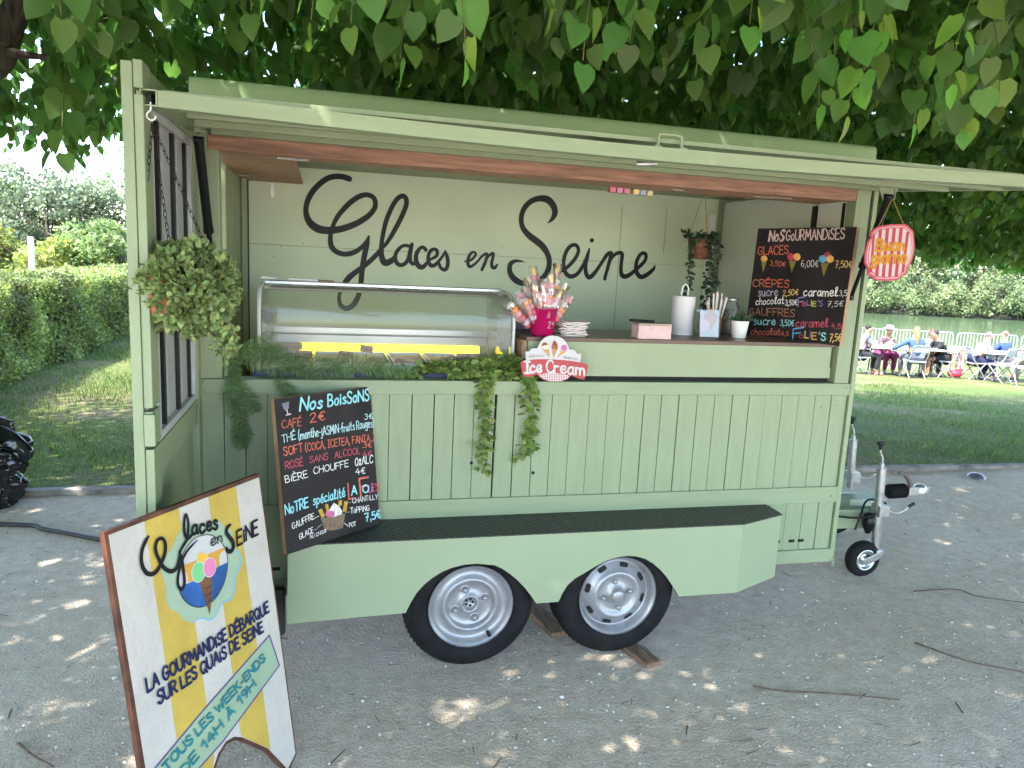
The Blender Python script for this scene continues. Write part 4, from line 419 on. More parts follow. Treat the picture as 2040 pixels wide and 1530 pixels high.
b = MB(); b.tube(cat_rom([(.962, 2.1, 1.987), (.963, 2.1, 2.012), (.970, 2.1, 2.02), (1.03, 2.1, 2.019), (1.037, 2.1, 2.011), (1.038, 2.1, 1.986)], 4), .0045, 10)
for x in (.958, 1.042): b.box(x - .012, x + .012, 2.088, 2.112, 1.9795, 1.984); b.tube([(x, 2.1, 1.98), (x, 2.1, 1.989)], .004, 8)
b.obj('pull_handle', MINT, AWN)
b = MB(); b.tube([(.925, 2.16, 1.937), (.965, 2.14, 1.938)], .0085, 10); b.tube([(.965, 2.14, 1.938), (.98, 2.135, 1.94)], .006, 8); b.box(.93, .975, 2.13, 2.17, 1.944, 1.952); b.obj('hatch_latch', STEEL, AWN)
b = MB(); b.add([(.80, 2.13, 1.952), (.92, 2.12, 1.956), (.92, 2.22, 1.966), (.70, 2.23, 1.966)], [(0, 1, 2, 3), (3, 2, 1, 0)]); b.obj('latch_plate', MINT, AWN)
# hanging hook at the near left corner
b = MB(); b.tube(cat_rom([(-.418, 2.083, 1.972), (-.418, 2.083, 1.955), (-.426, 2.083, 1.945), (-.427, 2.083, 1.936), (-.418, 2.083, 1.929), (-.409, 2.083, 1.933), (-.407, 2.083, 1.94)], 4), .0022, 8); b.obj('ceiling_hook', WHITEM, AWN)
# strut brackets and gas struts
for sx, nm in ((-.392, 0), (2.262, 1)):
    b = MB()
    if nm: b.add([(2.215, 2.66, 2.005), (2.315, 2.66, 2.005), (2.285, 2.66, 1.952), (2.245, 2.66, 1.952), (2.215, 2.664, 2.005), (2.315, 2.664, 2.005), (2.285, 2.664, 1.952), (2.245, 2.664, 1.952)], [(0, 1, 2, 3)[::-1], (4, 5, 6, 7), (0, 4, 5, 1), (1, 5, 6, 2), (2, 6, 7, 3), (3, 7, 4, 0)])
    else: b.box(-.40, -.384, 2.62, 2.668, 1.985, 2.02); b.tube([(-.41, 2.65, 1.995), (-.37, 2.65, 1.993)], .005, 8)
    b.obj('strut_bracket', MINT, AWN)
    t0 = Vector((sx, 2.652, 1.965)); t1 = Vector((-.385 if not nm else 2.318, 2.872, 1.54)); g = MB(); m_ = t0.lerp(t1, .68)
    g.tube([t0, m_], .0155, 12); g.tube([m_, t1], .009, 10); g.tube([t1 + Vector((0, 0, .012)), t1 - Vector((0, 0, .012))], .014, 10); g.tube([t0 + Vector((-.016, 0, 0)), t0 + Vector((.016, 0, 0))], .012, 10); g.tube([m_.lerp(t0, .06), m_], .0175, 12)
    g.obj('gas_strut', BLACKM, TR)
b = MB(); b.tube(cat_rom([(2.295, 2.66, 1.998), (2.297, 2.655, 1.975), (2.29, 2.65, 1.958), (2.277, 2.648, 1.957)], 4), .003, 8); b.obj('ceiling_hook', MINT, AWN)
# ------------------------------------------------------------ open end door with window
DR = tb('end_door', [(-.478, -.4525, 2.058, 2.10, .3, 2.06), (-.4515, -.43, 2.062, 2.15, .3, 1.088), (-.4515, -.43, 2.062, 2.15, 1.096, 1.19), (-.4515, -.43, 2.062, 2.15, 1.20, 1.985), (-.4515, -.43, 2.062, 2.15, 2.0, 2.066), (-.478, -.4525, 2.10, 2.87, .3, 1.06)], MINTW, .002)
tb('door_rail', [(-.478, -.43, 2.152, 2.79, 1.985, 2.06), (-.478, -.4315, 2.152, 2.79, 1.0, 1.085), (-.478, -.4315, 2.152, 2.79, .3, .40), (-.478, -.43, 2.792, 2.868, .3, 2.06)], MINTW, .003, DR, split=True)
tb('latch_block', [(-.4505, -.424, 2.05, 2.075, 1.1, 1.185)], MINTW, .002, DR)
WF = tb('window_frame', [(-.475, -.434, 2.154, 2.19, 1.087, 1.983), (-.475, -.434, 2.752, 2.788, 1.087, 1.983), (-.475, -.434, 2.19, 2.752, 1.087, 1.11), (-.475, -.434, 2.19, 2.752, 1.957, 1.983)], mat('grey_window_frame', (.42, .43, .43), .45), .002, DR)
tb('window_bar', [(-.466, -.44, 2.275, 2.295, 1.11, 1.957), (-.466, -.44, 2.49, 2.512, 1.11, 1.957), (-.466, -.44, 2.70, 2.712, 1.11, 1.957)], BLACKM, .001, DR, split=True)
tb('window_pane', [(-.456, -.452, 2.19, 2.752, 1.11, 1.957)], glassmat('door_glass', haze=.5, hazecol=(.62, .66, .70)), 0, DR)
tb('window_blind', [(-.4515, -.4505, 2.19, 2.27, 1.11, 1.957), (-.4515, -.4505, 2.38, 2.485, 1.11, 1.957), (-.4515, -.4505, 2.60, 2.695, 1.11, 1.957)], mat('grey_film', (.40, .41, .42), .3), 0, DR, split=True)
b = MB()
for z in (.6, 1.0, 1.4, 1.95): b.tube([(-.46, 2.885, z - .03), (-.46, 2.885, z + .03)], .008, 8)
b.obj('hinge', MINT, DR)
# ------------------------------------------------------------ serving counter
b = MB(); b.prism([(.822, 1.164), (2.284, 1.164), (2.284, 1.21), (2.277, 1.215), (2.277, 1.305), (2.285, 1.31), (2.285, 1.3085), (.822, 1.3085)], ((0, 2.908, 0), (1, 0, 0), (0, 0, 1), (0, -1, 0)), -.016, 0)
CT = b.obj('serving_counter', MINT, TR, bevel=.002)
tb('worktop', [(.812, 2.29, 2.9, 3.33, 1.309, 1.3265)], mat('brown_laminate', (.115, .068, .05), .32, var=.2, scale=5, stretch=(1, 8, 8)), .002, CT)
tb('end_panel', [(.80, .8205, 2.925, 3.32, 1.16, 1.3085)], mat('chipboard_edge', (.40, .25, .17), .7, var=.3, scale=60), .001, CT)
tb('counter_gap', [(.83, 2.29, 2.93, 2.94, 1.1435, 1.20)], DARK, 0, CT)
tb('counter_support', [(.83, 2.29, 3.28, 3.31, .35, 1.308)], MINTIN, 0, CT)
# ------------------------------------------------------------ step box with skirt and tread
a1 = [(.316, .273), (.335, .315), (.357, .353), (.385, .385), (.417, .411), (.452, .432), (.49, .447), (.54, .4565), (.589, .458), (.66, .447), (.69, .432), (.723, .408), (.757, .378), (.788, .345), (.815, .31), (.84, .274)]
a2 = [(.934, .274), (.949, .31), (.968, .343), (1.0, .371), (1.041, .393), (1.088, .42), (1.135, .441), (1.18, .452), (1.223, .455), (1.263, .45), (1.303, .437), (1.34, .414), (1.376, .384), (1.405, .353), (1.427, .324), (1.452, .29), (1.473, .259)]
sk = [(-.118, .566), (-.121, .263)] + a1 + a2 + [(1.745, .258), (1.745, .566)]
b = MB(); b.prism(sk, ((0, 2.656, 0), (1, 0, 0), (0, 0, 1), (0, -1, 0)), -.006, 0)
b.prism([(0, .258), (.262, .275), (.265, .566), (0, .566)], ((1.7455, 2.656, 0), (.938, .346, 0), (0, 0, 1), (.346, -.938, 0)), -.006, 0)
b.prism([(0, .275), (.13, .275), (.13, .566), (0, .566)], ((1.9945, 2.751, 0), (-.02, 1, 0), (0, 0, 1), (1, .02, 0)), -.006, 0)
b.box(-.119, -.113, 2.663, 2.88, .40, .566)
ST = b.obj('wheel_skirt', mat('mint_skirt_lifted', (.272, .325, .203), .4, var=.03, scale=3), TR)  # lighter copy of the plank mint, offsetting the weaker light on the skirt
tm = bpy.data.materials.new('checker_rubber_tread'); tm.use_nodes = True; n = tm.node_tree.nodes; l = tm.node_tree.links; p = n['Principled BSDF']; p.inputs['Roughness'].default_value = .5
tc = n.new('ShaderNodeTexCoord'); mp = n.new('ShaderNodeMapping'); mp.inputs['Rotation'].default_value = (0, 0, math.radians(45)); mp.inputs['Scale'].default_value = (1, 1, 0); l.new(tc.outputs['Object'], mp.inputs[0])
ck = n.new('ShaderNodeTexChecker'); ck.inputs['Scale'].default_value = 21; l.new(mp.outputs[0], ck.inputs[0])
wv = []
for dr in ('X', 'Y'):
    w = n.new('ShaderNodeTexWave'); w.bands_direction = dr; w.inputs['Scale'].default_value = 21 * .62; w.wave_profile = 'SIN'; l.new(mp.outputs[0], w.inputs[0]); wv.append(w)
mx = n.new('ShaderNodeMix'); mx.data_type = 'RGBA'; l.new(ck.outputs[1], mx.inputs[0]); l.new(wv[0].outputs[0], mx.inputs[6]); l.new(wv[1].outputs[0], mx.inputs[7])
cr = n.new('ShaderNodeValToRGB'); l.new(mx.outputs[2], cr.inputs[0]); cr.color_ramp.elements[0].position = .4; cr.color_ramp.elements[1].position = .6
cc = n.new('ShaderNodeMix'); cc.data_type = 'RGBA'; l.new(cr.outputs[0], cc.inputs[0]); cc.inputs[6].default_value = (.013, .016, .014, 1); cc.inputs[7].default_value = (.04, .046, .042, 1)
dn = n.new('ShaderNodeTexNoise'); dn.inputs['Scale'].default_value = 9; dn.inputs['Detail'].default_value = 8; l.new(tc.outputs['Object'], dn.inputs[0]); dr_ = n.new('ShaderNodeMapRange'); l.new(dn.outputs[0], dr_.inputs[0]); dr_.inputs[1].default_value = .6; dr_.inputs[2].default_value = .8; dr_.inputs[4].default_value = .28
c2 = n.new('ShaderNodeMix'); c2.data_type = 'RGBA'; l.new(dr_.outputs[0], c2.inputs[0]); l.new(cc.outputs[2], c2.inputs[6]); c2.inputs[7].default_value = (.16, .155, .145, 1); l.new(c2.outputs[2], p.inputs[0])
bp = n.new('ShaderNodeBump'); bp.inputs['Strength'].default_value = .8; bp.inputs['Distance'].default_value = .004; l.new(cr.outputs[0], bp.inputs['Height']); l.new(bp.outputs[0], p.inputs['Normal'])
b = MB(); b.prism([(-.121, 2.653), (1.748, 2.653), (1.998, 2.747), (2.002, 2.8825), (-.121, 2.8825)], ((0, 0, .5665), (1, 0, 0), (0, 1, 0), (0, 0, 1)), 0, .005); b.obj('step_tread', tm, TR)
# ------------------------------------------------------------ wheels
def wheel(cx, cz, slots, rot):
    wh = bpy.data.objects.new('wheel', None); COL.objects.link(wh); wh.location = (cx - 1.0, 2.69 - 3.4, cz); wh.parent = TR; TM[wh.name] = Matrix.Translation((cx, 2.69, cz))
    def wob(b, name, m, par=None): return b.obj(name, m, par or wh)
    b = MB(); ax = (0, -1, 0); O = (cx, 2.69, cz)
    b.lathe([(.165, -.012), (.172, .004), (.19, .012), (.225, .012), (.25, -.004), (.2615, -.018), (.2655, -.035), (.2665, -.08), (.2655, -.13), (.2615, -.145), (.25, -.16), (.2, -.172), (.165, -.165)], O, ax, 64)
    ty = wob(b, 'tyre', RUBBER)
    tr = MB()
    for k in range(72):
        a = 2 * math.pi * k / 72
        for y0, y1, sk_ in ((-.038, -.075, .05), (-.09, -.127, -.05)):
            p0 = Vector((math.cos(a), 0, math.sin(a))); p1 = Vector((math.cos(a + sk_), 0, math.sin(a + sk_)))
            q0 = Vector(O) + p0 * .2668 + Vector((0, -y0, 0)); q1 = Vector(O) + p1 * .2668 + Vector((0, -y1, 0)); tr.beam(q0, q1, .011, .004, (p0 + p1))
    tr.obj('tread_block', RUBBER, ty)
    rim = MB()
    if slots: prof = [(.171, .012), (.173, .006), (.168, .001), (.160, -.004), (.1565, -.016), (.148, -.03), (.143, -.036), (.1405, -.032), (.116, -.02), (.104, -.006), (.098, .0), (.090, -.001), (.078, -.012), (.07, -.015), (.043, -.013), (.036, -.004), (.028, -.001), (.0275, .012), (.02, .017), (.0, .018)]
    else: prof = [(.171, .012), (.173, .006), (.168, .001), (.160, -.003), (.156, -.012), (.147, -.022), (.136, -.026), (.121, -.02), (.113, -.008), (.105, -.004), (.098, -.009), (.092, -.022), (.09, -.025), (.04, -.024), (.037, -.016), (.031, -.014), (.027, -.022), (.024, -.034), (.0, -.035)]
    if not slots: prof = [(r, h + .002) for r, h in prof]
    rim.lathe(prof, O, ax, 64); R_ = wob(rim, 'rim', SILVER)
    pr = .060 if slots else .064
    for k in range(4):
        nu = MB(); a = rot + k * math.pi / 2; c = Vector(O) + Vector((math.cos(a) * pr, 0, math.sin(a) * pr)); base = .014 if slots else .022
        if not slots: nu.lathe([(.02, -base + .0005), (.016, -base + .004), (.0125, -base - .002)], c, ax, 20)
        nu.lathe([(.0125, -base), (.012, -base + .006), (.0105, -base + .008), (.0098, -base + .016), (0, -base + .0175)], c, ax, 6); nu.obj('wheel_nut', SILVER, R_)
    if slots:
        for k in range(8):
            a = rot + .35 + k * math.pi / 4; t = Vector((-math.sin(a), 0, math.cos(a))); rd = Vector((math.cos(a), 0, math.sin(a))); c = Vector(O) + rd * .1285
            poly = [(math.cos(q) * .0085 + (.0115 if math.cos(q) > 0 else -.0115), math.sin(q) * .0095) for q in [2 * math.pi * j / 16 + .01 for j in range(16)]]
            dk = MB(); dk.prism(poly, (c + Vector((0, .0245, 0)), t, rd + Vector((0, .49, 0)), (0, -1, 0)), 0, .0012); dk.obj('rim_slot', DARK, R_)
    else:
        dk = MB()
        for k in range(5):
            a = k * 1.2566; dk.lathe([(0, 0), (.006, 0)], Vector(O) + Vector((math.cos(a) * .014, .0305, math.sin(a) * .014)), ax, 8)
        dk.obj('hub_holes', DARK, R_); dk = MB(); dk.tube([Vector(O) + Vector((.075, .01, -.122)), Vector(O) + Vector((.08, -.012, -.130))], .007, 10)
        dk.obj('valve', DARK, R_)
    return wh
wheel(.578, .267, False, .35); wheel(1.205, .267, True, .2)
# chassis below the floor
tb('chassis_rail', [(-.40, 2.35, 3.05, 3.1, .27, .33), (-.40, 2.35, 3.85, 3.9, .27, .33)], mat('rusty_chassis', (.06, .045, .04), .8, var=.4), .003, split=True)
tb('floor_deck', [(-.43, 2.38, 2.905, 4.03, .331, .345)], mat('deck_board', (.15, .11, .08), .8, var=.3), 0)
b = MB(); b.tube([(.578, 2.83, .267), (.578, 4.0, .267)], .03, 10); b.obj('axle', BLACKM, TR); b = MB(); b.tube([(1.205, 2.83, .267), (1.205, 4.0, .267)], .03, 10); b.obj('axle', BLACKM, TR)
b = MB(); b.box(-.235, -.135, 2.80, 2.85, .14, .33); TL_ = b.obj('tail_lamp', mat('black_plastic', (.02, .019, .018), .5), TR, bevel=.012)
b = MB(); b.box(-.2455, -.236, 2.80, 2.84, .2, .31); b.obj('lamp_lens', mat('amber_lens', (.45, .11, .03), .2), TL_, bevel=.004)
# ------------------------------------------------------------ drawbar, coupling and jockey wheel
b = MB(); b.beam((2.30, 3.42, .295), (3.02, 3.34, .305), .06, .11); b.obj('drawbar', MINT, TR, bevel=.003)
b = MB(); b.beam((2.35, 3.60, .385), (3.02, 3.54, .40), .10, .012); b.box(2.92, 3.16, 3.42, 3.52, .30, .385); b.obj('drawbar_plate', mat('mint_grey_plate', (.36, .43, .36), .45), TR, bevel=.004)
b = MB(); pr = []
for i in range(7): pr += [(.034, i * .017), (.043, i * .017 + .008)]
b.lathe([(.0, 0)] + pr + [(.03, .12), (0, .122)], (3.205, 3.46, .41), (1, -.02, .03), 20); b.obj('rubber_bellows', RUBBER, TR)
b = MB(); b.box(3.33, 3.40, 3.43, 3.49, .388, .438); b.lathe([(.036, 0), (.036, .03), (.025, .045), (0, .048)], (3.43, 3.46, .40), (0, 0, 1), 16, close=True); b.beam((3.39, 3.46, .41), (3.475, 3.46, .412), .045, .02); cp = b.obj('tow_coupling', STEEL, TR, bevel=.003)
b = MB(); b.tube(cat_rom([(3.36, 3.46, .44), (3.345, 3.46, .475), (3.31, 3.46, .51), (3.265, 3.46, .522)], 4), [.016] * 8 + [.012] * 5, 10); b.obj('coupling_handle', mat('worn_grip', (.13, .11, .1), .6), cp)
b = MB(); b.tube(cat_rom([(2.40, 3.38, .42), (2.62, 3.30, .36), (2.85, 3.26, .335), (2.97, 3.25, .37), (3.05, 3.3, .40), (2.93, 3.3, .42), (2.86, 3.26, .34), (2.83, 3.25, .27)], 6), .006, 8); b.obj('trailer_cable', BLACKM, TR)
def jockey(dx, dy, label):
    Wd = lambda x, y, z: Vector((x + dx, y + dy, z))
    b = MB(); b.tube([Wd(2.975, 3.25, .2), Wd(2.95, 3.25, .62)], .0235, 16); b.tube([Wd(2.982, 3.25, .10), Wd(2.975, 3.25, .22)], .0185, 14)
    J = b.obj('jockey_wheel', STEEL, TR, label)
    b = MB(); b.tube([Wd(2.95, 3.25, .618), Wd(2.949, 3.25, .645)], .013, 12); b.tube(cat_rom([Wd(2.949, 3.25, .64), Wd(2.946, 3.25, .675), Wd(2.93, 3.25, .70), Wd(2.926, 3.25, .73)], 4), .0055, 8); b.obj('crank', STEEL, J)
    b = MB(); b.lathe([(.009, 0), (.010, .02), (.020, .028), (.022, .04), (.02, .047), (0, .048)], Wd(2.926, 3.25, .722), (-.02, 0, 1), 16); b.obj('crank_knob', mat('black_plastic', (.02, .019, .018), .5), J)
    b = MB(); b.box(2.945 + dx, 3.01 + dx, 3.215 + dy, 3.285 + dy, .35, .41); b.tube(cat_rom([Wd(3.0, 3.215, .385), Wd(3.04, 3.19, .38), Wd(3.075, 3.18, .40), Wd(3.10, 3.175, .425)], 4), .004, 8); c = b.obj('clamp', STEEL, J, bevel=.004)
    b = MB(); b.tube([Wd(3.09, 3.177, .417), Wd(3.12, 3.17, .44)], .0085, 10); b.obj('clamp_lever', mat('black_plastic', (.02, .019, .018), .5), c)
    b = MB(); b.beam(Wd(2.99, 3.215, .135), Wd(2.89, 3.215, .09), .005, .04); b.beam(Wd(2.99, 3.295, .135), Wd(2.89, 3.295, .09), .005, .04); b.box(2.96 + dx, 3.005 + dx, 3.214 + dy, 3.296 + dy, .118, .155); b.obj('fork', STEEL, J, bevel=.002)
    b = MB(); b.lathe([(.055, .03), (.075, .034), (.093, .026), (.101, .012), (.101, -.012), (.093, -.026), (.075, -.034), (.055, -.03)], Wd(2.905, 3.255, .101), (0, -1, 0), 40); b.obj('tyre', RUBBER, J)
    b = MB(); b.lathe([(.062, .027), (.058, .034), (.05, .03), (.044, .016), (.02, .016), (.016, .03), (.008, .034), (0, .034)], Wd(2.905, 3.255, .101), (0, -1, 0), 32); b.obj('rim', mat('bright_zinc', (.6, .62, .64), .28, metal=.9), J)
jockey(0, 0, 'near jockey wheel with black crank knob')
jockey(.32, .62, 'jockey wheel on the far side of the drawbar')
b = MB(); b.lathe([(.012, 0), (.035, .05), (.03, .11), (.0, .12)], (2.93, 3.27, .24), (0, 0, 1), 12); b.obj('cable_plug', BLACKM, TR)
# ------------------------------------------------------------ hedge, distant trees and the lime trees overhead
def card_leaves(name, pos, size, m, parent, up=.3, drop=0):
    n_ = len(pos); D = unit(rng.normal(0, 1, (n_, 3)) + np.array([0, 0, drop])); X, Zv = frames(D, rng.normal(0, 1, (n_, 3)) + np.array([0, 0, up]))
    T = np.array([(0, 0, 0), (.34, .35, .06), (0, 1, -.05), (-.34, .35, .06)]); V, Q = scatter(T, [(0, 1, 2, 3)], pos, X, D, Zv, size); return npmesh(name, V, quads=Q, mats=m, parent=parent, smooth=False)
HG = emp('hedge', 'long clipped box hedge running away on the left with a sunlit flat top', 'hedge', (-3.9, 11, 0))
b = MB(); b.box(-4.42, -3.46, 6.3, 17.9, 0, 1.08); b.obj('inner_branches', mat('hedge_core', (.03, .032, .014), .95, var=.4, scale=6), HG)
n_ = 64000; f = rng.random(n_); y = 6.2 + 11.8 * rng.random(n_) ** 1.25; bump = .045 * np.sin(y * 2.3) + .03 * np.sin(y * 5.1 + 1)
side = f < .55; top = (f >= .55) & (f < .93); x = np.where(side, -3.37 + rng.normal(0, .028, n_) + bump * .8, np.where(top, rng.uniform(-4.5, -3.36, n_), rng.uniform(-4.5, -3.36, n_)))
z = np.where(side, rng.uniform(.03, 1.13, n_), np.where(top, 1.11 + rng.normal(0, .025, n_) + bump * .4, rng.uniform(.03, 1.13, n_))); y = np.where(~side & ~top, 6.22 + rng.normal(0, .03, n_), y)
x = np.where(side, x - .10 * np.clip(.25 - z, 0, 1) + .03 * np.sin(z * 9 + y * 4), x)
card_leaves('foliage', np.stack([x, y, z], 1), rng.uniform(.025, .06, n_) * (1 + .05 * np.maximum(0, y - 9)), mat('hedge_leaf', (.195, .265, .085), .5, trans=.25, island=.55, scale=1.2, var=.35), HG)
# white marker post beyond the hedge
b = MB(); b.box(-6.77, -6.66, 19.95, 20.06, 0, 1.66); b.box(-6.765, -6.665, 19.955, 20.055, 1.6602, 1.70); o = b.obj('marker_post', mat('post_white', (.68, .68, .68), .6), bevel=.01); tag(o, 'plain white square post standing beyond the hedge', 'post')
TRUNKM = mat('bark', (.085, .065, .05), .95, var=.35, scale=14, bump=.6, bscale=30, stretch=(3, 3, .6))
def far_tree(name, x, y, z0, H, Rr, col, label, group, n_=5200, ls=.2, parent_copy=None):
    t = emp(name, label, 'tree', (x, y, z0), group); b = MB(); b.tube([(x, y, z0 - .4), (x + .1, y, z0 + H * .35), (x - .05, y + .1, z0 + H * .7)], [Rr * .05, Rr * .035, Rr * .015], 7)
    for k in range(4): a = k * 1.7; b.tube([(x + .05, y, z0 + H * (.25 + .1 * k)), (x + Rr * .5 * math.cos(a), y + Rr * .5 * math.sin(a), z0 + H * (.5 + .1 * k))], [Rr * .016, Rr * .006], 5)
    b.obj('trunk', TRUNKM, t); cl = 26; cc = unit(rng.normal(0, 1, (cl, 3))) * rng.uniform(.35, .95, (cl, 1)) ** .6; cc[:, 2] = cc[:, 2] * .95; cr = rng.uniform(.2, .42, cl); ci = rng.integers(0, cl, n_)
    u = unit(rng.normal(0, 1, (n_, 3))) * rng.uniform(.55, 1.0, (n_, 1)); p = cc[ci] + u * cr[ci][:, None]; p = p * np.array([Rr, Rr, H * .5]) + np.array([x, y, z0 + H * .5]); p = p[p[:, 2] > z0 + .1]
    card_leaves('crown', p, rng.uniform(.6, 1.3, len(p)) * ls, mat('far_leaf_%d' % int(col[0] * 1000 + col[1] * 100), col, .6, trans=.25, island=.4, scale=.5, var=.3), t, up=.6); return t
GRL = 'trees beyond the hedge on the left'
for a in ((-8.6, 27, 3.9, 2.2, (.16, .215, .12), 'rounded grey green tree rising left beyond the hedge'), (-9.9, 30, 4.0, 2.2, (.13, .175, .09), 'darker olive tree at the far left edge beyond the hedge'), (-6.7, 29, 5.1, 2.4, (.18, .235, .13), 'tall pale green tree beside the trailer door beyond the hedge'), (-4.6, 32, 5.4, 2.8, (.16, .22, .12), 'tall tree seen through the gap beside the strut behind the door'), (-7.6, 22.5, 2.2, 1.6, (.22, .265, .07), 'low bright yellow green bush behind the white post'), (-5.6, 23.5, 2.4, 1.6, (.17, .25, .09), 'low fresh green bush left of the trailer door'), (-3.4, 25, 2.9, 1.7, (.19, .23, .04), 'yellowish bush seen between the strut and the corner post'), (-10.6, 24, 2.0, 1.6, (.17, .23, .09), 'low bush at the left edge in front of the olive tree'), (-2.0, 34, 5.6, 3.0, (.095, .15, .05), 'broad tree behind the trailer end beyond the hedge'), (-12.5, 31, 3.0, 2.4, (.10, .15, .06), 'small hazy tree leaving the picture at the left edge')):
    far_tree('tree', a[0], a[1], 0, a[2], a[3], a[4], a[5], GRL, 7000, .15)
GRF = 'trees on the far bank of the river'; rr = random.Random(31); i = 0
names = ['dense dark green', 'bright yellow green', 'mid green', 'pale grey green', 'olive green', 'fresh light green', 'deep green', 'brownish green', 'lime green', 'soft green', 'blue green', 'sunny green', 'mossy green', 'warm green', 'yellowish', 'dusky green', 'silvery green', 'leafy pale']
for k in range(18):
    lat = 33 + k * 3.5 + rr.uniform(-.8, .8); s = 87 + rr.uniform(-1.5, 3); p = (.9675 * lat + .253 * s, -.253 * lat + .9675 * s); H = rr.uniform(10.5, 14.5); c = rr.choice([(.16, .225, .12), (.20, .265, .13), (.17, .235, .14), (.225, .275, .14), (.18, .215, .13)])  # leaf colours paled and greyed to paint in the distance haze
    far_tree('far_bank_tree', p[0], p[1], -1.6, H, rr.uniform(3.4, 4.6), c, names[k] + ' tree on the far river bank, number %d from the left' % (k + 1) if False else names[k] + ' tree standing on the far river bank', GRF, 6500, .34)
for k in range(24):
    lat = 32 + k * 2.6 + rr.uniform(-.8, .8); s = 81.6 + rr.uniform(-.4, .6); p = (.9675 * lat + .253 * s, -.253 * lat + .9675 * s); c = rr.choice([(.13, .185, .09), (.18, .245, .11), (.10, .145, .08), (.2, .25, .12)])
    far_tree('bank_bush', p[0], p[1], -2.0, rr.uniform(2.8, 5.4), rr.uniform(1.8, 2.6), c, 'waterside bush hanging over the far river edge', 'bushes along the far river edge', 2200, .26)
# two lime trees: sprigs of heart shaped leaves on drooping twigs
TL = np.array([(0, 0, 0), (0, .33, -.015), (0, .68, -.03), (0, 1.03, -.11), (.24, -.07, .05), (.45, .15, .10), (.43, .45, .08), (.24, .76, .0), (-.24, -.07, .05), (-.45, .15, .10), (-.43, .45, .08), (-.24, .76, .0)])
TQ = [(0, 4, 5, 1), (1, 5, 6, 2), (2, 6, 7, 3), (8, 0, 1, 9), (9, 1, 2, 10), (10, 2, 3, 11)]
LIME = mat('lime_leaf', (.075, .160, .040), .42, trans=.5, island=.38, scale=3, var=.12, spec=.35)
def zlow(x, y):
    zl = 2.30 + .12 * np.sin(x * 1.9 + 1.3) * np.cos(y * 1.7) + .08 * np.sin(x * 4.3 + y * 3.1)
    zl = zl + .5 * np.exp(-((x / 1.2) ** 2 + (y / 1.0) ** 2))
    zl = np.where((x > -.6) & (x < 2.6) & (y > 1.9) & (y < 4.4), np.maximum(zl, 2.34), zl)
    zl = zl - .42 * np.clip((y - 4.4) / 1.2, 0, 1)
    return np.where((x < -.45) & (y > 1.6), 1.62 + .125 * y + .10 * np.sin(x * 5 + y * 2.3) + .22 * np.clip(1 + (x + .45) / .5, 0, 1), zl)
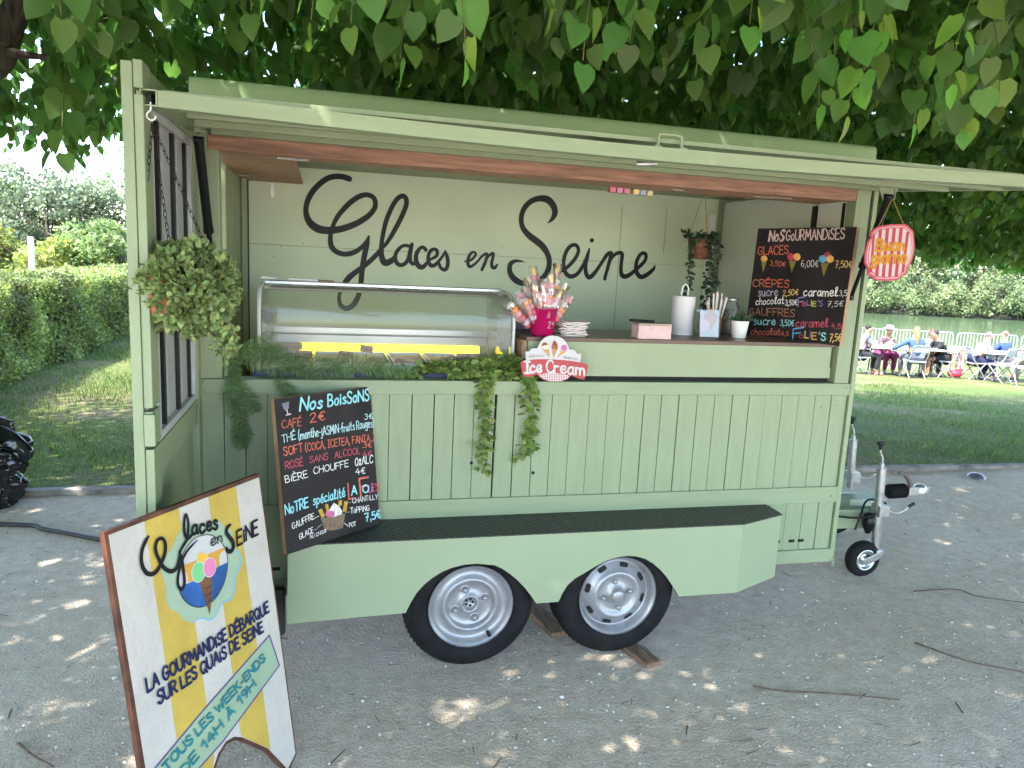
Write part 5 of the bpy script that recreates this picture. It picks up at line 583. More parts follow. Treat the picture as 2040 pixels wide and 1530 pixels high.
def lime(t, xr, yr, ztop, ns, nu, seed, dens_fn, twig_near=3.4):
    r = np.random.default_rng(seed); P = []; D = []; S = []; N_ = []; tw = MB(); n_ = 0
    while n_ < ns:
        x = r.uniform(*xr); y = r.uniform(*yr); dn_ = dens_fn(x, y)
        if r.random() > dn_: continue
        zl = float(zlow(np.array(x), np.array(y))); zt = ztop(x, y)
        if zt < zl + .1: continue
        z = zl + .12 + min(1.5, zt - zl) * (r.random() ** 1.2); L = r.uniform(.28, .5); a = r.uniform(0, 6.28); h = np.array([math.cos(a), math.sin(a), 0]); g = r.uniform(.35, .95); p0 = np.array([x, y, z]); n_ += 1
        dist = math.sqrt(x * x + y * y + (z - 1.62) ** 2)
        if dist < 1.15: continue
        k = int(L / .042); s = L * np.arange(k + 1) / k; pts = p0 + h * s[:, None] * .55 + np.stack([0 * s, 0 * s, .10 * s - g * s * s * 1.9], 1)
        if dist < twig_near and z < zl + .6: tw.tube([tuple(p) for p in pts[::2]], .0016, 5, caps=False)
        tg = unit(pts[1:] - pts[:-1]); latb = np.cross(tg, [0, 0, 1.])
        for i in range(1, k + 1):
            for sd in ((-1, 1) if i % 2 else (1,)):
                lat = latb[i - 1] * sd + r.normal(0, .25, 3); P.append(pts[i] + lat * r.uniform(.02, .045) + np.array([0, 0, -.012])); D.append(lat * .55 + tg[i - 1] * .45 + np.array([0, 0, -r.uniform(.25, 1.3)])); S.append(r.uniform(.055, .098) * (1 if i < k else .75)); N_.append((r.normal(0, .6), r.normal(0, .6) - .15, .8))
    P = np.array(P); D = unit(np.array(D)); N_ = np.array(N_); S = np.array(S)
    roof = (P[:, 0] > -.55) & (P[:, 0] < 2.5) & (P[:, 1] > 2.0) & (P[:, 1] < 4.15) & (P[:, 2] < 2.30 - .13 * (P[:, 1] < 2.9) * np.clip((2.9 - P[:, 1]) / .8, 0, 1))
    k = (np.linalg.norm(P - np.array([0, 0, 1.62]), axis=1) > 1.05) & ~roof & (P[:, 2] > 1.85) & ~((P[:, 0] / P[:, 1] > -.40) & (P[:, 0] / P[:, 1] < -.30) & ((P[:, 2] - 1.62) / P[:, 1] > .15) & (P[:, 1] < 3.42) & (P[:, 1] > .3)); P, D, N_, S = P[k], D[k], N_[k], S[k]
    X, Zv = frames(D, N_); X = X * r.uniform(.82, 1.08, (len(P), 1)); V, Q = scatter(TL, TQ, P, X, D, Zv, S); crown = npmesh('crown', V, quads=Q, mats=LIME, parent=t)
    if tw.v: tag(tw.obj('twigs', mat('lime_twig', (.10, .12, .04), .7), t), kind='stuff')
    x = r.uniform(xr[0], xr[1], nu); y = r.uniform(yr[0], yr[1], nu); zl = zlow(x, y) + 1.0; zt = np.array([ztop(a, b_) for a, b_ in zip(x, y)]); z = zl + (zt - zl) * r.random(nu)
    dd = np.array([dens_fn(a, b_) for a, b_ in zip(x, y)]); cl = np.sin(x * 2.6 + z) * np.sin(y * 2.3 - z * 1.4) + r.normal(0, .45, nu); k = (z > zl) & (r.random(nu) < dd) & (cl > -.75); pos = np.stack([x, y, z], 1)[k]
    D = unit(r.normal(0, 1, pos.shape) + np.array([0, 0, -.8])); X, Zv = frames(D, r.normal(0, .7, pos.shape) + np.array([0, 0, .9])); T = np.array([(0, 0, 0), (.42, .32, .08), (0, 1, -.08), (-.42, .32, .08)])
    V, Q = scatter(T, [(0, 1, 2, 3)], pos, X, D, Zv, r.uniform(.07, .12, len(pos))); npmesh('upper_crown', V, quads=Q, mats=LIME, parent=t); return crown
LA = emp('lime_tree', 'lime tree at the left with a thick dark limb and a looser sunlit crown', 'tree', (-3.3, 3.7, 0)); LB = emp('lime_tree', 'lime tree at the right with a dense dark crown over the trailer roof', 'tree', (6.4, 2.2, 0))
def trunk(t, base, r0, H, limbs):
    b = MB(); x, y = base; b.tube([(x, y, -.1), (x + .02, y, .25), (x - .03, y + .03, 1.2), (x, y, 2.2), (x + .05, y, H)], [r0 * 1.5, r0 * 1.12, r0, r0 * .95, r0 * .4], 16); b.obj('trunk', TRUNKM, t)
    for pts, rad in limbs:
        b = MB(); c = cat_rom([(*p, q) for p, q in zip(pts, rad)], 5); b.tube([p[:3] for p in c], [p[3] for p in c], 10); b.obj('branch', TRUNKM, t)
trunk(LA, (-3.3, 3.7), .2, 6.0, [([(-3.25, 3.7, 2.0), (-2.6, 3.6, 2.15), (-1.9, 3.45, 2.18), (-1.42, 3.4, 2.20), (-1.235, 3.4, 2.28), (-1.18, 3.4, 2.40), (-1.10, 3.4, 2.62), (-.95, 3.45, 3.1)], [.12, .10, .075, .062, .056, .05, .044, .036]), ([(-1.2, 3.38, 2.33), (-1.05, 3.3, 2.305), (-.93, 3.25, 2.31), (-.78, 3.2, 2.42)], [.02, .012, .010, .006]), ([(-3.25, 3.7, 2.6), (-2.2, 2.8, 3.2), (-1.0, 1.8, 3.5), (.2, .9, 3.7)], [.11, .08, .05, .02]), ([(-.95, 3.45, 3.1), (.1, 3.7, 3.5), (1.2, 3.6, 3.7)], [.04, .03, .012]), ([(-3.3, 3.7, 3.0), (-2.5, 5.0, 3.6), (-1.2, 6.0, 4.0)], [.1, .06, .02])])
trunk(LB, (6.4, 2.2), .22, 6.2, [([(6.4, 2.2, 2.3), (5.2, 2.6, 2.9), (3.8, 3.0, 3.2), (2.2, 3.1, 3.4)], [.13, .1, .07, .02]), ([(6.4, 2.2, 2.6), (5.0, 1.4, 3.1), (3.0, .8, 3.4), (1.5, .3, 3.6)], [.12, .09, .05, .02]), ([(6.4, 2.2, 2.8), (6.0, 4.0, 3.2), (5.0, 5.8, 3.4), (3.8, 7.0, 3.6)], [.12, .09, .05, .02]), ([(6.4, 2.2, 2.9), (7.6, 3.6, 3.2), (8.6, 5.2, 3.6)], [.11, .07, .03])])
lime(LA, (-9.5, .8), (-1.3, 7.5), lambda x, y: 7.0 - .03 * (x + 2.5) ** 2, 6600, 95000, 3, lambda x, y: 1.0 if y < 5.6 else (.6 if y < 6.8 else 0))
lime(LB, (.0, 11.0), (-1.3, 9.0), lambda x, y: 7.4 - .04 * (x - 5) ** 2 + .1 * max(0, y - 4), 7800, 205000, 5, lambda x, y: 1.0 if x < 7.5 else .6)
# low sprigs hanging from the front edge of both crowns
LOW = [(.575, 1.697, 2.243, 2.012), (.716, 1.947, 2.318, 2.139), (.878, 1.917, 2.28, 2.054), (.703, 1.739, 2.274, 2.079), (1.065, 1.823, 2.348, 2.186), (.961, 1.807, 2.294, 2.048), (.952, 1.878, 2.278, 2.054), (1.263, 1.926, 2.407, 2.298), (1.041, 1.683, 2.255, 2.137), (1.3, 1.66, 2.303, 2.061), (1.453, 1.943, 2.424, 2.258), (1.453, 1.801, 2.392, 2.212), (1.362, 1.917, 2.219, 2.031), (.989, 1.651, 2.06, 1.946), (1.373, 1.806, 2.104, 1.988), (1.866, 1.903, 2.438, 2.254), (1.621, 1.73, 2.242, 2.072), (2.051, 1.981, 2.309, 2.11), (.185, 1.965, 2.209, 2.037), (.294, 1.661, 2.155, 1.981), (.475, 1.659, 2.125, 2.026), (1.621, 1.839, 2.176, 1.994), (1.938, 1.979, 2.179, 2.023), (.565, 1.783, 2.101, 2.033), (.055, 1.726, 2.164, 2.037), (-.029, 1.798, 2.166, 2.056), (-.164, 1.909, 2.193, 2.09), (-.573, 1.967, 2.169, 2.047), (-.51, 2.031, 2.143, 2.025), (-.37, 2.049, 2.233, 2.136), (.249, 1.732, 2.212, 2.092), (.397, 1.731, 2.231, 2.12)]
LIME_LIT = mat('lit_lime_leaf', (.10, .20, .045), .4, trans=.5, island=.6, scale=3, var=.12, spec=.35); r = np.random.default_rng(77)  # brighter copy of the lime leaf; light through it painted into the colour
for si, (x, y, z0, z1) in enumerate(LOW):
    t = LA if x < .02 else LB
    if si in (2, 5, 8, 13, 20, 23, 28, 31): continue
    P = []; D = []; N_ = []; S = []; top = z0 + .16; n_ = max(3, int((z0 - z1) / .038) + 2); a = r.uniform(0, 6.28); b = MB()
    pts = [(x + .09 * math.cos(a) * (1 - i / n_) ** 2, y + .09 * math.sin(a) * (1 - i / n_) ** 2, top + (z1 + .075 - top) * i / n_) for i in range(n_ + 1)]
    for i in range(1, n_ + 1):
        sd = 1 if i % 2 else -1; p = np.array(pts[i]); off = np.array([sd * r.uniform(.012, .03), r.uniform(-.02, .015), -.008]) if i < n_ else np.array([0, 0, -.01]); P.append(p + off); D.append((sd * r.uniform(.0, .7) * (i < n_), r.uniform(-.5, .4), -1)); N_.append((r.normal(0, .9), -.6 + r.normal(0, .5), r.uniform(-.5, .8))); S.append(r.uniform(.062, .09) * (1 if i < n_ - 1 else .8))
    D = unit(np.array(D)); X, Zv = frames(D, np.array(N_)); V, Q = scatter(TL, TQ, np.array(P), X, D, Zv, np.array(S)); lsp = npmesh('leaf_sprig', V, quads=Q, mats=LIME_LIT if si % 3 else LIME, parent=t); b.tube(pts, .0013, 5, caps=False); b.obj('stem', mat('lime_twig', (.10, .12, .04), .7), lsp)
# ------------------------------------------------------------ hand lettering
def _g(s):
    out = []
    for st in s.split(';'):
        sm = st.startswith('~'); st = st.lstrip('~'); p = [tuple(float(c) / 100 for c in q.split(',')) for q in st.split()]
        out.append(cat_rom(p, 4) if sm and len(p) > 2 else p)
    return out
GL = {'A': (62, '0,0 31,100 62,0;12,36 50,36'), 'B': (56, '0,0 0,100;~0,100 35,98 45,76 30,54 0,52;~0,52 38,50 54,26 38,2 0,0'), 'C': (60, '~58,80 44,98 20,96 2,60 4,28 22,2 46,4 60,20'),
 'D': (60, '0,0 0,100;~0,100 34,96 60,60 54,24 28,2 0,0'), 'E': (50, '50,100 0,100 0,0 50,0;0,52 42,52'), 'F': (50, '52,100 0,100 0,0;0,52 40,52'), 'G': (64, '~58,82 42,98 18,94 2,58 6,22 26,2 48,8 60,26 60,44;62,46 34,46'),
 'H': (58, '0,0 0,100;58,0 58,100;0,52 58,52'), 'I': (34, '17,0 17,100;0,100 34,100;0,0 34,0'), 'J': (40, '~40,100 40,30 28,2 8,4 0,22'), 'K': (54, '0,0 0,100;52,100 2,46;16,58 54,0'), 'L': (46, '0,100 0,0 46,0'),
 'M': (74, '0,0 8,100 37,30 66,100 74,0'), 'N': (60, '0,0 0,100 60,0 60,100'), 'O': (66, '~33,100 8,84 0,48 12,12 34,0 56,14 66,52 56,86 33,100'), 'P': (52, '0,0 0,100;~0,100 36,98 52,74 36,48 0,46'),
 'Q': (66, '~33,100 8,84 0,48 12,12 34,0 56,14 66,52 56,86 33,100;40,26 68,-8'), 'R': (56, '0,0 0,100;~0,100 36,98 52,76 36,50 0,46;22,46 56,0'), 'S': (52, '~50,84 38,98 14,96 4,74 20,56 40,44 50,24 36,2 12,2 0,18'),
 'T': (58, '0,100 58,100;29,100 29,0'), 'U': (58, '~0,100 0,40 10,8 30,0 50,10 58,42 58,100'), 'V': (56, '0,100 28,0 56,100'), 'W': (84, '0,100 20,0 42,70 64,0 84,100'), 'X': (52, '0,0 52,100;0,100 52,0'), 'Y': (54, '0,100 27,50 54,100;27,50 27,0'),
 'a': (48, '~44,50 28,60 8,46 2,20 16,0 34,12 44,44;~44,58 43,14 50,0'), 'c': (46, '~42,48 28,60 8,46 2,22 14,2 34,4 46,14'), 'e': (44, '~2,26 34,32 41,48 24,60 6,44 3,16 18,0 34,2 46,14'), 'f': (40, '~40,94 24,98 16,70 14,0;0,56 34,56'),
 'g': (46, '~42,50 26,60 8,46 4,22 18,6 34,16 42,48;~44,58 43,-14 26,-34 4,-24'), 'h': (42, '0,0 2,100;~1,32 16,56 34,52 40,30 40,0'), 'i': (12, '6,58 6,0;6,76 7,80'), 'j': (20, '~14,58 14,-16 4,-32 -8,-26;14,76 15,80'),
 'l': (34, '~2,10 20,50 26,90 16,100 8,82 8,22 18,0 34,8'), 'm': (70, '0,0 0,58;~0,34 14,56 28,52 33,32 33,0;~33,32 46,56 62,52 68,32 68,0'), 'n': (40, '0,0 0,58;~0,34 16,56 32,52 38,32 38,0'), 'o': (46, '~24,60 7,48 2,24 14,1 32,4 43,30 36,54 24,60'),
 'p': (42, '2,58 0,-38;~1,42 18,60 38,48 40,20 20,0 1,12'), 'r': (32, '0,0 0,58;~0,32 12,54 32,56'), 's': (38, '~36,50 22,60 8,48 16,36 30,26 36,12 20,0 2,8'), 't': (36, '~14,92 14,14 24,0 36,6;0,58 32,58'), 'u': (48, '~2,58 2,16 14,0 32,12 40,58;~40,58 42,8 50,0'),
 'd': (46, '~42,46 28,60 8,46 2,20 16,0 34,12 42,40;42,100 42,14 50,0'), 'b': (44, '0,100 0,4;~0,36 18,58 40,44 40,16 20,0 0,12'), 'k': (40, '0,0 0,100;34,58 2,26;12,36 38,0'), '0': (50, '~25,100 6,82 0,46 10,8 26,0 44,16 50,52 42,88 25,100'), '1': (30, '0,68 24,100 24,0'), '2': (48, '~2,78 16,98 38,92 40,68 18,28 0,2;0,2 48,0'), '3': (46, '~4,92 26,100 42,80 22,56;~22,56 44,42 42,10 18,0 0,12'),
 '4': (52, '30,100 0,34 52,34;36,66 36,-4'), '5': (48, '46,100 8,100 4,56;~4,56 30,62 46,36 32,4 0,6'), '6': (48, '~42,94 18,84 2,40 10,4 34,2 46,26 34,50 6,38'), '7': (48, '0,100 48,100 14,-6;12,50 42,50'), '9': (46, '~42,62 22,46 4,62 8,92 30,98 42,78 40,40 22,0'),
 '€': (52, '~52,88 34,98 16,80 10,50 16,18 34,2 52,12;0,58 38,58;0,42 36,42'), '(': (20, '~20,112 4,80 2,30 18,-12'), ')': (20, '~0,112 16,80 18,30 2,-12'), ',': (14, '8,8 2,-24'), '.': (10, '4,0 5,5'), '-': (30, '2,40 28,40'), "'": (12, '8,104 2,78'), '%': (34, '2,-4 32,70;~8,70 2,60 8,50 14,60 8,70;~26,14 20,4 26,-6 32,4 26,14')}
ACC = {'É': ('E', '18,112 36,130'), 'È': ('E', '34,112 16,130'), 'Ê': ('E', '8,112 26,130 44,112'), 'À': ('A', '40,112 22,130'), 'é': ('e', '18,72 34,90')}
GC = {}
def glyph(c):
    if c not in GC:
        if c in ACC: w, s = GL[ACC[c][0]]; s = s + ';' + ACC[c][1]
        else: w, s = GL[c]
        GC[c] = (w / 100, _g(s))
    return GC[c]
def write(mb, s, p0, p1, pt, wr, fr, h):
    jr = random.Random(s + str(p0)); gap = .16; x = 0; lay = []
    for c in s:
        if c == ' ': x += .34; continue
        w, st = glyph(c); lay.append((x, st)); x += w + gap
    W_ = x - gap; bx = np.array(p1) - np.array(p0); up = np.array(pt) - np.array(p0); hw = np.linalg.norm(up) * wr / 2; bx = bx / W_
    for x, st in lay:
        jy = jr.uniform(-.035, .035); js = jr.uniform(.95, 1.05); jt = jr.uniform(-.03, .03)
        for q in st:
            pts = []
            for gx, gy in q: P_ = np.array(p0) + bx * (x + gx + gy * jt) + up * (gy * js + jy); pts.append((P_[0], P_[1], hw))
            mb.ribbon(pts, fr, h)
CHALK = dict(black=(.008, .008, .01), navy=(.012, .018, .075), teal=(.02, .20, .23), coral=(.62, .16, .10), cyan=(.30, .66, .72), palecyan=(.50, .72, .76), chalk=(.80, .79, .78), rose=(.55, .09, .14), magenta=(.55, .08, .35), violet=(.28, .22, .50), glassgrey=(.22, .23, .29), palepink=(.60, .45, .47), wafer=(.52, .33, .05), pink=(.62, .16, .33), potbrown=(.21, .15, .10), chalkpink=(.66, .50, .46), gold=(.72, .50, .17), lavender=(.50, .42, .56), orange=(.80, .42, .12), olive=(.23, .19, .05), red=(.50, .06, .10), darkred=(.34, .06, .07), skyblue=(.12, .38, .66), palegrey=(.58, .54, .52), lime=(.55, .58, .12), brownchalk=(.34, .16, .10), signwhite=(.60, .54, .55), darkgrey=(.09, .09, .11), cone=(.56, .30, .14), cream=(.75, .68, .45), chocolate=(.26, .07, .03), orangetext=(.50, .22, .025))
def chalkmat(c): return mat('paint_' + c, CHALK[c], .8 if c not in ('black', 'navy', 'teal') else .55, var=.16, scale=70, spec=.2)
def lettering(fr_name, fr, parent, h=.0012):
    k = 0
    for f, s, c, p0, p1, pt, w, fl in TEXTS:
        if f == fr_name: k += 1; b = MB(); write(b, s, p0, p1, pt, w, fr, h + (k % 7) * 4e-5); b.obj('lettering', chalkmat(c), parent)
    pk = 0
    for f, c, pts, ty in PAINT:
        if f != fr_name: continue
        pk += 1; b = MB()
        if ty: b.ribbon(cat_rom(pts, 4), fr, h + .0006 + pk * 6e-5)
        else: b.prism(pts, fr, .0002, h * .4 + pk * 6e-5)
        b.obj('drawing', chalkmat(c), parent)
def frm(f): return tuple(Vector(v) for v in f)
def fmat(f): o, u, v, n_ = frm(f); return Matrix(((u.x, v.x, n_.x, o.x), (u.y, v.y, n_.y, o.y), (u.z, v.z, n_.z, o.z), (0, 0, 0, 1)))
# ------------------------------------------------------------ sandwich board
fr = frm(FR_sandwich); w, h = DIMS['sandwich']
SB = emp('sandwich_board', 'yellow and white striped sandwich board painted with a round ice cream emblem', 'sign', fr[0])
out = [(0, -.03), (.0, h), (w, h), (w, .0), (.508, -.03), (.4328, .087), (.3777, .1436), (.3369, .1835), (.3081, .205), (.2773, .2108), (.2478, .196), (.2256, .171), (.19, .07), (.14, .02), (.06, -.03)]
BROWN = mat('brown_stained_edge', (.115, .04, .022), .6, var=.35, scale=16)
b = MB(); b.prism(out, fr, -.016, 0); b.obj('board_panel', BROWN, SB)
cx_, cz_ = w / 2, h / 2
inn = [(.012, -.0), (.010, h - .011), (w - .006, h - .011), (w - .006, .006), (.508, -.018), (.4365, .097), (.382, .152), (.341, .193), (.3095, .215), (.276, .221), (.243, .206), (.218, .178), (.182, .078), (.135, .034), (.06, -.012)]
b = MB(); b.prism(inn, fr, .0003, .0008); b.obj('white_face', mat('cream_white_paint', (.52, .475, .43), .5, var=.05, scale=9, bump=.25, bscale=60), SB)
b = MB()
b.prism([(.1137, .135), (.1137 + .002, h - .011), (.229, h - .011), (.227, .208), (.205, .145), (.18, .0795)], fr, .0009, .0013); b.prism([(.335, .202), (.338, h - .011), (.449, h - .011), (.445, .0885), (.4365, .0975), (.382, .1525)], fr, .0009, .0013)
b.prism([(.1137, .028), (.1137, .134), (.18, .0785), (.1345, .035)], fr, .0009, .0013)
b.obj('yellow_stripe', mat('yellow_paint', (.52, .36, .065), .5, var=.08, scale=8, bump=.2, bscale=60), SB)
def flat(name, polys, col, h0, parent, fr_=None, rough=.55, var=.05):
    b = MB()
    for p_ in polys: b.prism(p_, fr_ or fr, h0 - .0003, h0)
    return b.obj(name, mat(name, col, rough, var=var), parent)
mint = cat_rom(SW_MINT + [SW_MINT[0]], 4)[:-1]
flat('mint_splash', [mint], (.33, .42, .30), .0018, SB); cir = cat_rom(SW_CIRCLE + [SW_CIRCLE[0]], 4)[:-1]
flat('circle_sky', [cir], (.52, .50, .49), .0022, SB); flat('bridge_painting', [SW_BRIDGE], (.58, .29, .035), .0026, SB); flat('river_painting', [SW_RIVER], (.018, .10, .33), .003, SB, var=.3)
b = MB(); b.ribbon([(x, y, .0011) for x, y in cir + cir[:2]], fr, .0032); b.obj('circle_outline', chalkmat('black'), SB)
b = MB(); b.ribbon(cat_rom(SW_BLUELINE, 5), fr, .0023); b.obj('blue_outline', mat('light_blue_paint', (.17, .42, .60), .5), SB)
CN = flat('painted_cone', [SW_CONE], (.155, .065, .028), .0036, SB, var=.2)
b = MB(); c0 = np.array(SW_CONE); tip = c0[4]
for t in (.2, .4, .6): a_ = c0[0] * (1 - t) + tip * t; d_ = c0[2] * (1 - t) + tip * t; b.ribbon([(*a_, .0007), (*(d_ * .93 + tip * .07), .0007)], fr, .0038); b.ribbon([(*(a_ * .8 + tip * .2), .0007), (*d_, .0007)], fr, .00395)
b.obj('cone_lattice', chalkmat('black'), CN)
for p_, c_, hh in zip(SW_SCOOPS, ((.72, .42, .05), (.17, .50, .20), (.68, .20, .38)), (.0040, .0044, .0048)):
    c0 = np.mean(p_, 0); flat('scoop_outline', [[tuple(c0 + (np.array(q) - c0) * 1.07) for q in p_]], (.66, .64, .63), hh - .0003, SB)
    nm = {0: 'yellow_scoop', 1: 'green_scoop', 2: 'pink_scoop'}[int(round((hh - .004) / .0004))]; flat(nm, [p_], c_, hh, SB)
rb = flat('hours_ribbon', [SW_RIBBON], (.30, .40, .27), .0018, SB); b = MB(); b.ribbon([(x, y, .0026) for x, y in SW_RIBBON[:3]] , fr, .0022); b.ribbon([(x, y, .0026) for x, y in SW_RIBBON[2:5]], fr, .0022); b.ribbon([(x, y, .0026) for x, y in [SW_RIBBON[0], SW_RIBBON[7], SW_RIBBON[6]]], fr, .0022); b.obj('ribbon_border', mat('purple_paint', (.10, .055, .20), .55), SB)
b = MB()
for s in SW_G: b.ribbon(cat_rom(s, 6), fr, .0052)
b.obj('lettering', chalkmat('black'), SB)
lettering('sandwich', fr, SB, .0054)
# back leg of the A-frame
bk = [(.24, -.0), (.24, h - .01), (w - .06, h - .01), (w - .06, -.0), (w - .12, .0), (w - .17, .15), (.34, .15), (.31, .0)]
o_ = fr[0] + fr[2] * h; dn = (Vector((0, 0, -1)) * .985 - Vector((fr[3].x, fr[3].y, 0)).normalized() * .17).normalized(); vb = -dn; nb_ = fr[1].cross(vb)
b = MB(); b.prism([(x, y - h) for x, y in bk], (o_ - fr[3] * .018, fr[1], vb, nb_), -.014, 0); b.obj('back_leg', BROWN, SB)
# ------------------------------------------------------------ chalkboards
BOARD = mat('chalkboard_black', (.020, .015, .017), .62, var=.25, scale=6, spec=.3)
def chalkboard(nm, fr, w, h, label):
    t = emp('chalkboard', label, 'chalkboard', fr[0]); b = MB(); b.prism([(0, 0), (w, 0), (w, h), (0, h)], fr, -.0235, -.002); b.obj('wooden_frame', WOODE, t, bevel=.0015)
    b = MB(); b.prism([(0.0006, 0.0006), (w - .0006, .0006), (w - .0006, h - .0006), (.0006, h - .0006)], fr, -.0019, 0); b.obj('black_face', BOARD, t); lettering(nm, fr, t); return t
chalkboard('drinks', frm(FR_drinks), *DIMS['drinks'], 'black chalkboard headed Nos Boissons leaning on the rubber step against the trailer')
chalkboard('treats', frm(FR_treats), *DIMS['treats'], 'black chalkboard headed Nos Gourmandises standing at the right end of the counter')
# ------------------------------------------------------------ ice cream sign leaning on the sill
fr = frm(FR_ice); IS = emp('ice_cream_sign', 'red and white tin sign reading Ice Cream leaning on the sill', 'sign', fr[0] + fr[1] * .9)
c0 = np.mean(ICE_WHITE, 0); SWH = mat('sign_white', (.50, .47, .48), .35, var=.03)
b = MB(); b.prism(ICE_WHITE, fr, -.004, -.0012); b.obj('white_top', SWH, IS, bevel=.0006)
b = MB(); b.prism(ICE_RED, fr, -.003, .0015); b.obj('red_banner', mat('sign_red', (.36, .02, .028), .35, var=.05), IS, bevel=.0006)
ICE_H = .0018
ckm = mat('gingham_check', (.60, .5, .5), .4); ck = ckm.node_tree.nodes.new('ShaderNodeTexChecker'); ck.inputs['Scale'].default_value = 190; ck.inputs[1].default_value = (.72, .62, .62, 1); ck.inputs[2].default_value = (.20, .02, .045, 1)
mpn = ckm.node_tree.nodes.new('ShaderNodeMapping'); mpn.inputs['Rotation'].default_value = (0, math.radians(45), 0); mpn.inputs['Scale'].default_value = (1, .001, 1); tcn = ckm.node_tree.nodes.new('ShaderNodeTexCoord'); ckm.node_tree.links.new(tcn.outputs['Object'], mpn.inputs[0]); ckm.node_tree.links.new(mpn.outputs[0], ck.inputs[0]); ckm.node_tree.links.new(ck.outputs[0], ckm.node_tree.nodes['Principled BSDF'].inputs['Base Color'])
b = MB(); b.prism(ICE_CHECK, fr, .0012, .0019); b.obj('gingham_patch', ckm, IS); lettering('ice', fr, IS, .0024)
# ------------------------------------------------------------ buon giorno sign on its string
fr = frm(FR_buon); BG = emp('greeting_sign', 'red and white striped hanging plaque reading Buon giorno', 'sign', fr[0] + fr[1] * 2.26 + fr[2] * .12)
b = MB(); b.prism(BUON_RED, fr, -.006, 0); b.obj('red_plaque', mat('plaque_red', (.46, .03, .07), .4), BG, bevel=.0008)
flat('white_edge', [BUON_WHITE], (.48, .36, .38), .0006, BG, fr); flat('pink_edge', [BUON_PINK], (.50, .12, .17), .0010, BG, fr); flat('pale_face', [BUON_INNER], (.47, .40, .41), .0014, BG, fr); flat('red_stripe', BUON_STRIPES, (.38, .02, .04), .0018, BG, fr); lettering('buon', fr, BG, .0022)
b = MB(); hk = Vector((2.280, 2.648, 1.9605)); tl = fr[0] + fr[1] * (2.185) + fr[2] * .208; tr_ = fr[0] + fr[1] * 2.325 + fr[2] * .213
b.tube([tl + Vector((0, .003, 0)), hk], .0016, 6); b.tube([hk, tr_ + Vector((0, .003, 0))], .0016, 6); b.obj('string', mat('jute_string', (.36, .26, .12), .9), BG)
# ------------------------------------------------------------ ice cream display freezer
FZ = emp('display_freezer', 'navy ice cream display freezer with curved glass front behind the garlands', 'freezer', (.28, 3.2, .9))
b = MB(); b.box(-.262, .792, 2.972, 3.56, .35, 1.166); b.obj('cabinet', mat('navy_plastic', (.018, .032, .11), .4), FZ, bevel=.008)
prof = cat_rom([(2.978, 1.168), (2.976, 1.28), (2.98, 1.385), (3.0, 1.445), (3.06, 1.482), (3.15, 1.492), (3.238, 1.493)], 5)
GLS = glassmat('cabinet_glass', (.95, .98, .96), 1.0, haze=.075, hazecol=(.7, .78, .72))
b = MB(); N = len(prof); b.add([(x, y, z) for y, z in prof for x in (-.225, .765)], [(2 * i, 2 * i + 1, 2 * i + 3, 2 * i + 2) for i in range(N - 1)], True); b.obj('front_glass', GLS, FZ)
for x in (-.236, .776):
    b = MB(); b.prism([(y, z) for y, z in prof] + [(3.5, 1.485), (3.5, 1.168)], ((x - .004, 0, 0), (0, 1, 0), (0, 0, 1), (1, 0, 0)), 0, .006); sg = b.obj('side_glass', glassmat('side_acrylic', (.9, .93, .92), .8, haze=.16), FZ)
    b = MB(); b.tube([(x - .001, y, z) for y, z in prof], .007, 8); b.obj('edge_trim', mat('grey_white_plastic', (.62, .63, .63), .4), sg)
    b = MB(); sx = 1 if x < 0 else -1; b.prism([(0, 0), (.075, .0), (.075, .1), (.05, .155), (0, .175)], ((x + sx * .006, 3.02, 1.40), (sx * .55, .83, 0), (0, 0, -1), (-.83, sx * .55, 0)), 0, .002); b.obj('side_flap', glassmat('flap_acrylic', (.85, .88, .88), 1.2, haze=.3), sg)
b = MB(); b.box(-.236, .778, 3.236, 3.262, 1.486, 1.504); b.box(-.234, .776, 3.24, 3.258, 1.464, 1.4855); TRL = b.obj('top_rail', mat('aluminium_rail', (.62, .62, .66), .3, metal=.75), FZ, bevel=.004)
b = MB(); b.box(-.21, .76, 3.2385, 3.2395, 1.474, 1.482); b.obj('rail_groove', mat('grey_groove', (.16, .15, .17), .5), TRL)
b = MB(); b.add([(-.236, 3.262, 1.503), (.778, 3.262, 1.503), (.778, 3.50, 1.487), (-.236, 3.50, 1.487)], [(0, 1, 2, 3)]); b.obj('roof_glass', GLS, FZ)
b = MB(); b.box(-.22, .77, 3.46, 3.50, 1.262, 1.292); b.box(-.22, .77, 3.455, 3.5, 1.218, 1.258); b.obj('rear_ledge', mat('brushed_steel', (.50, .50, .53), .3, metal=.7, stretch=(1, 30, 30), scale=12), FZ, bevel=.003)
b = MB(); b.box(-.10, .73, 3.445, 3.4545, 1.172, 1.217); b.obj('yellow_light_strip', mat('yellow_lamp', (1, .80, .01), .4, emit=.62, var=0), FZ)
b = MB(); b.box(-.235, -.205, 3.0, 3.03, 1.166, 1.20); b.box(.735, .765, 3.0, 3.03, 1.166, 1.20); b.obj('glass_clamp', BLACKM, FZ)
IC = ((.58, .55, .48), (.30, .38, .16), (.62, .55, .36), (.55, .20, .20), (.16, .08, .05), (.60, .42, .40))
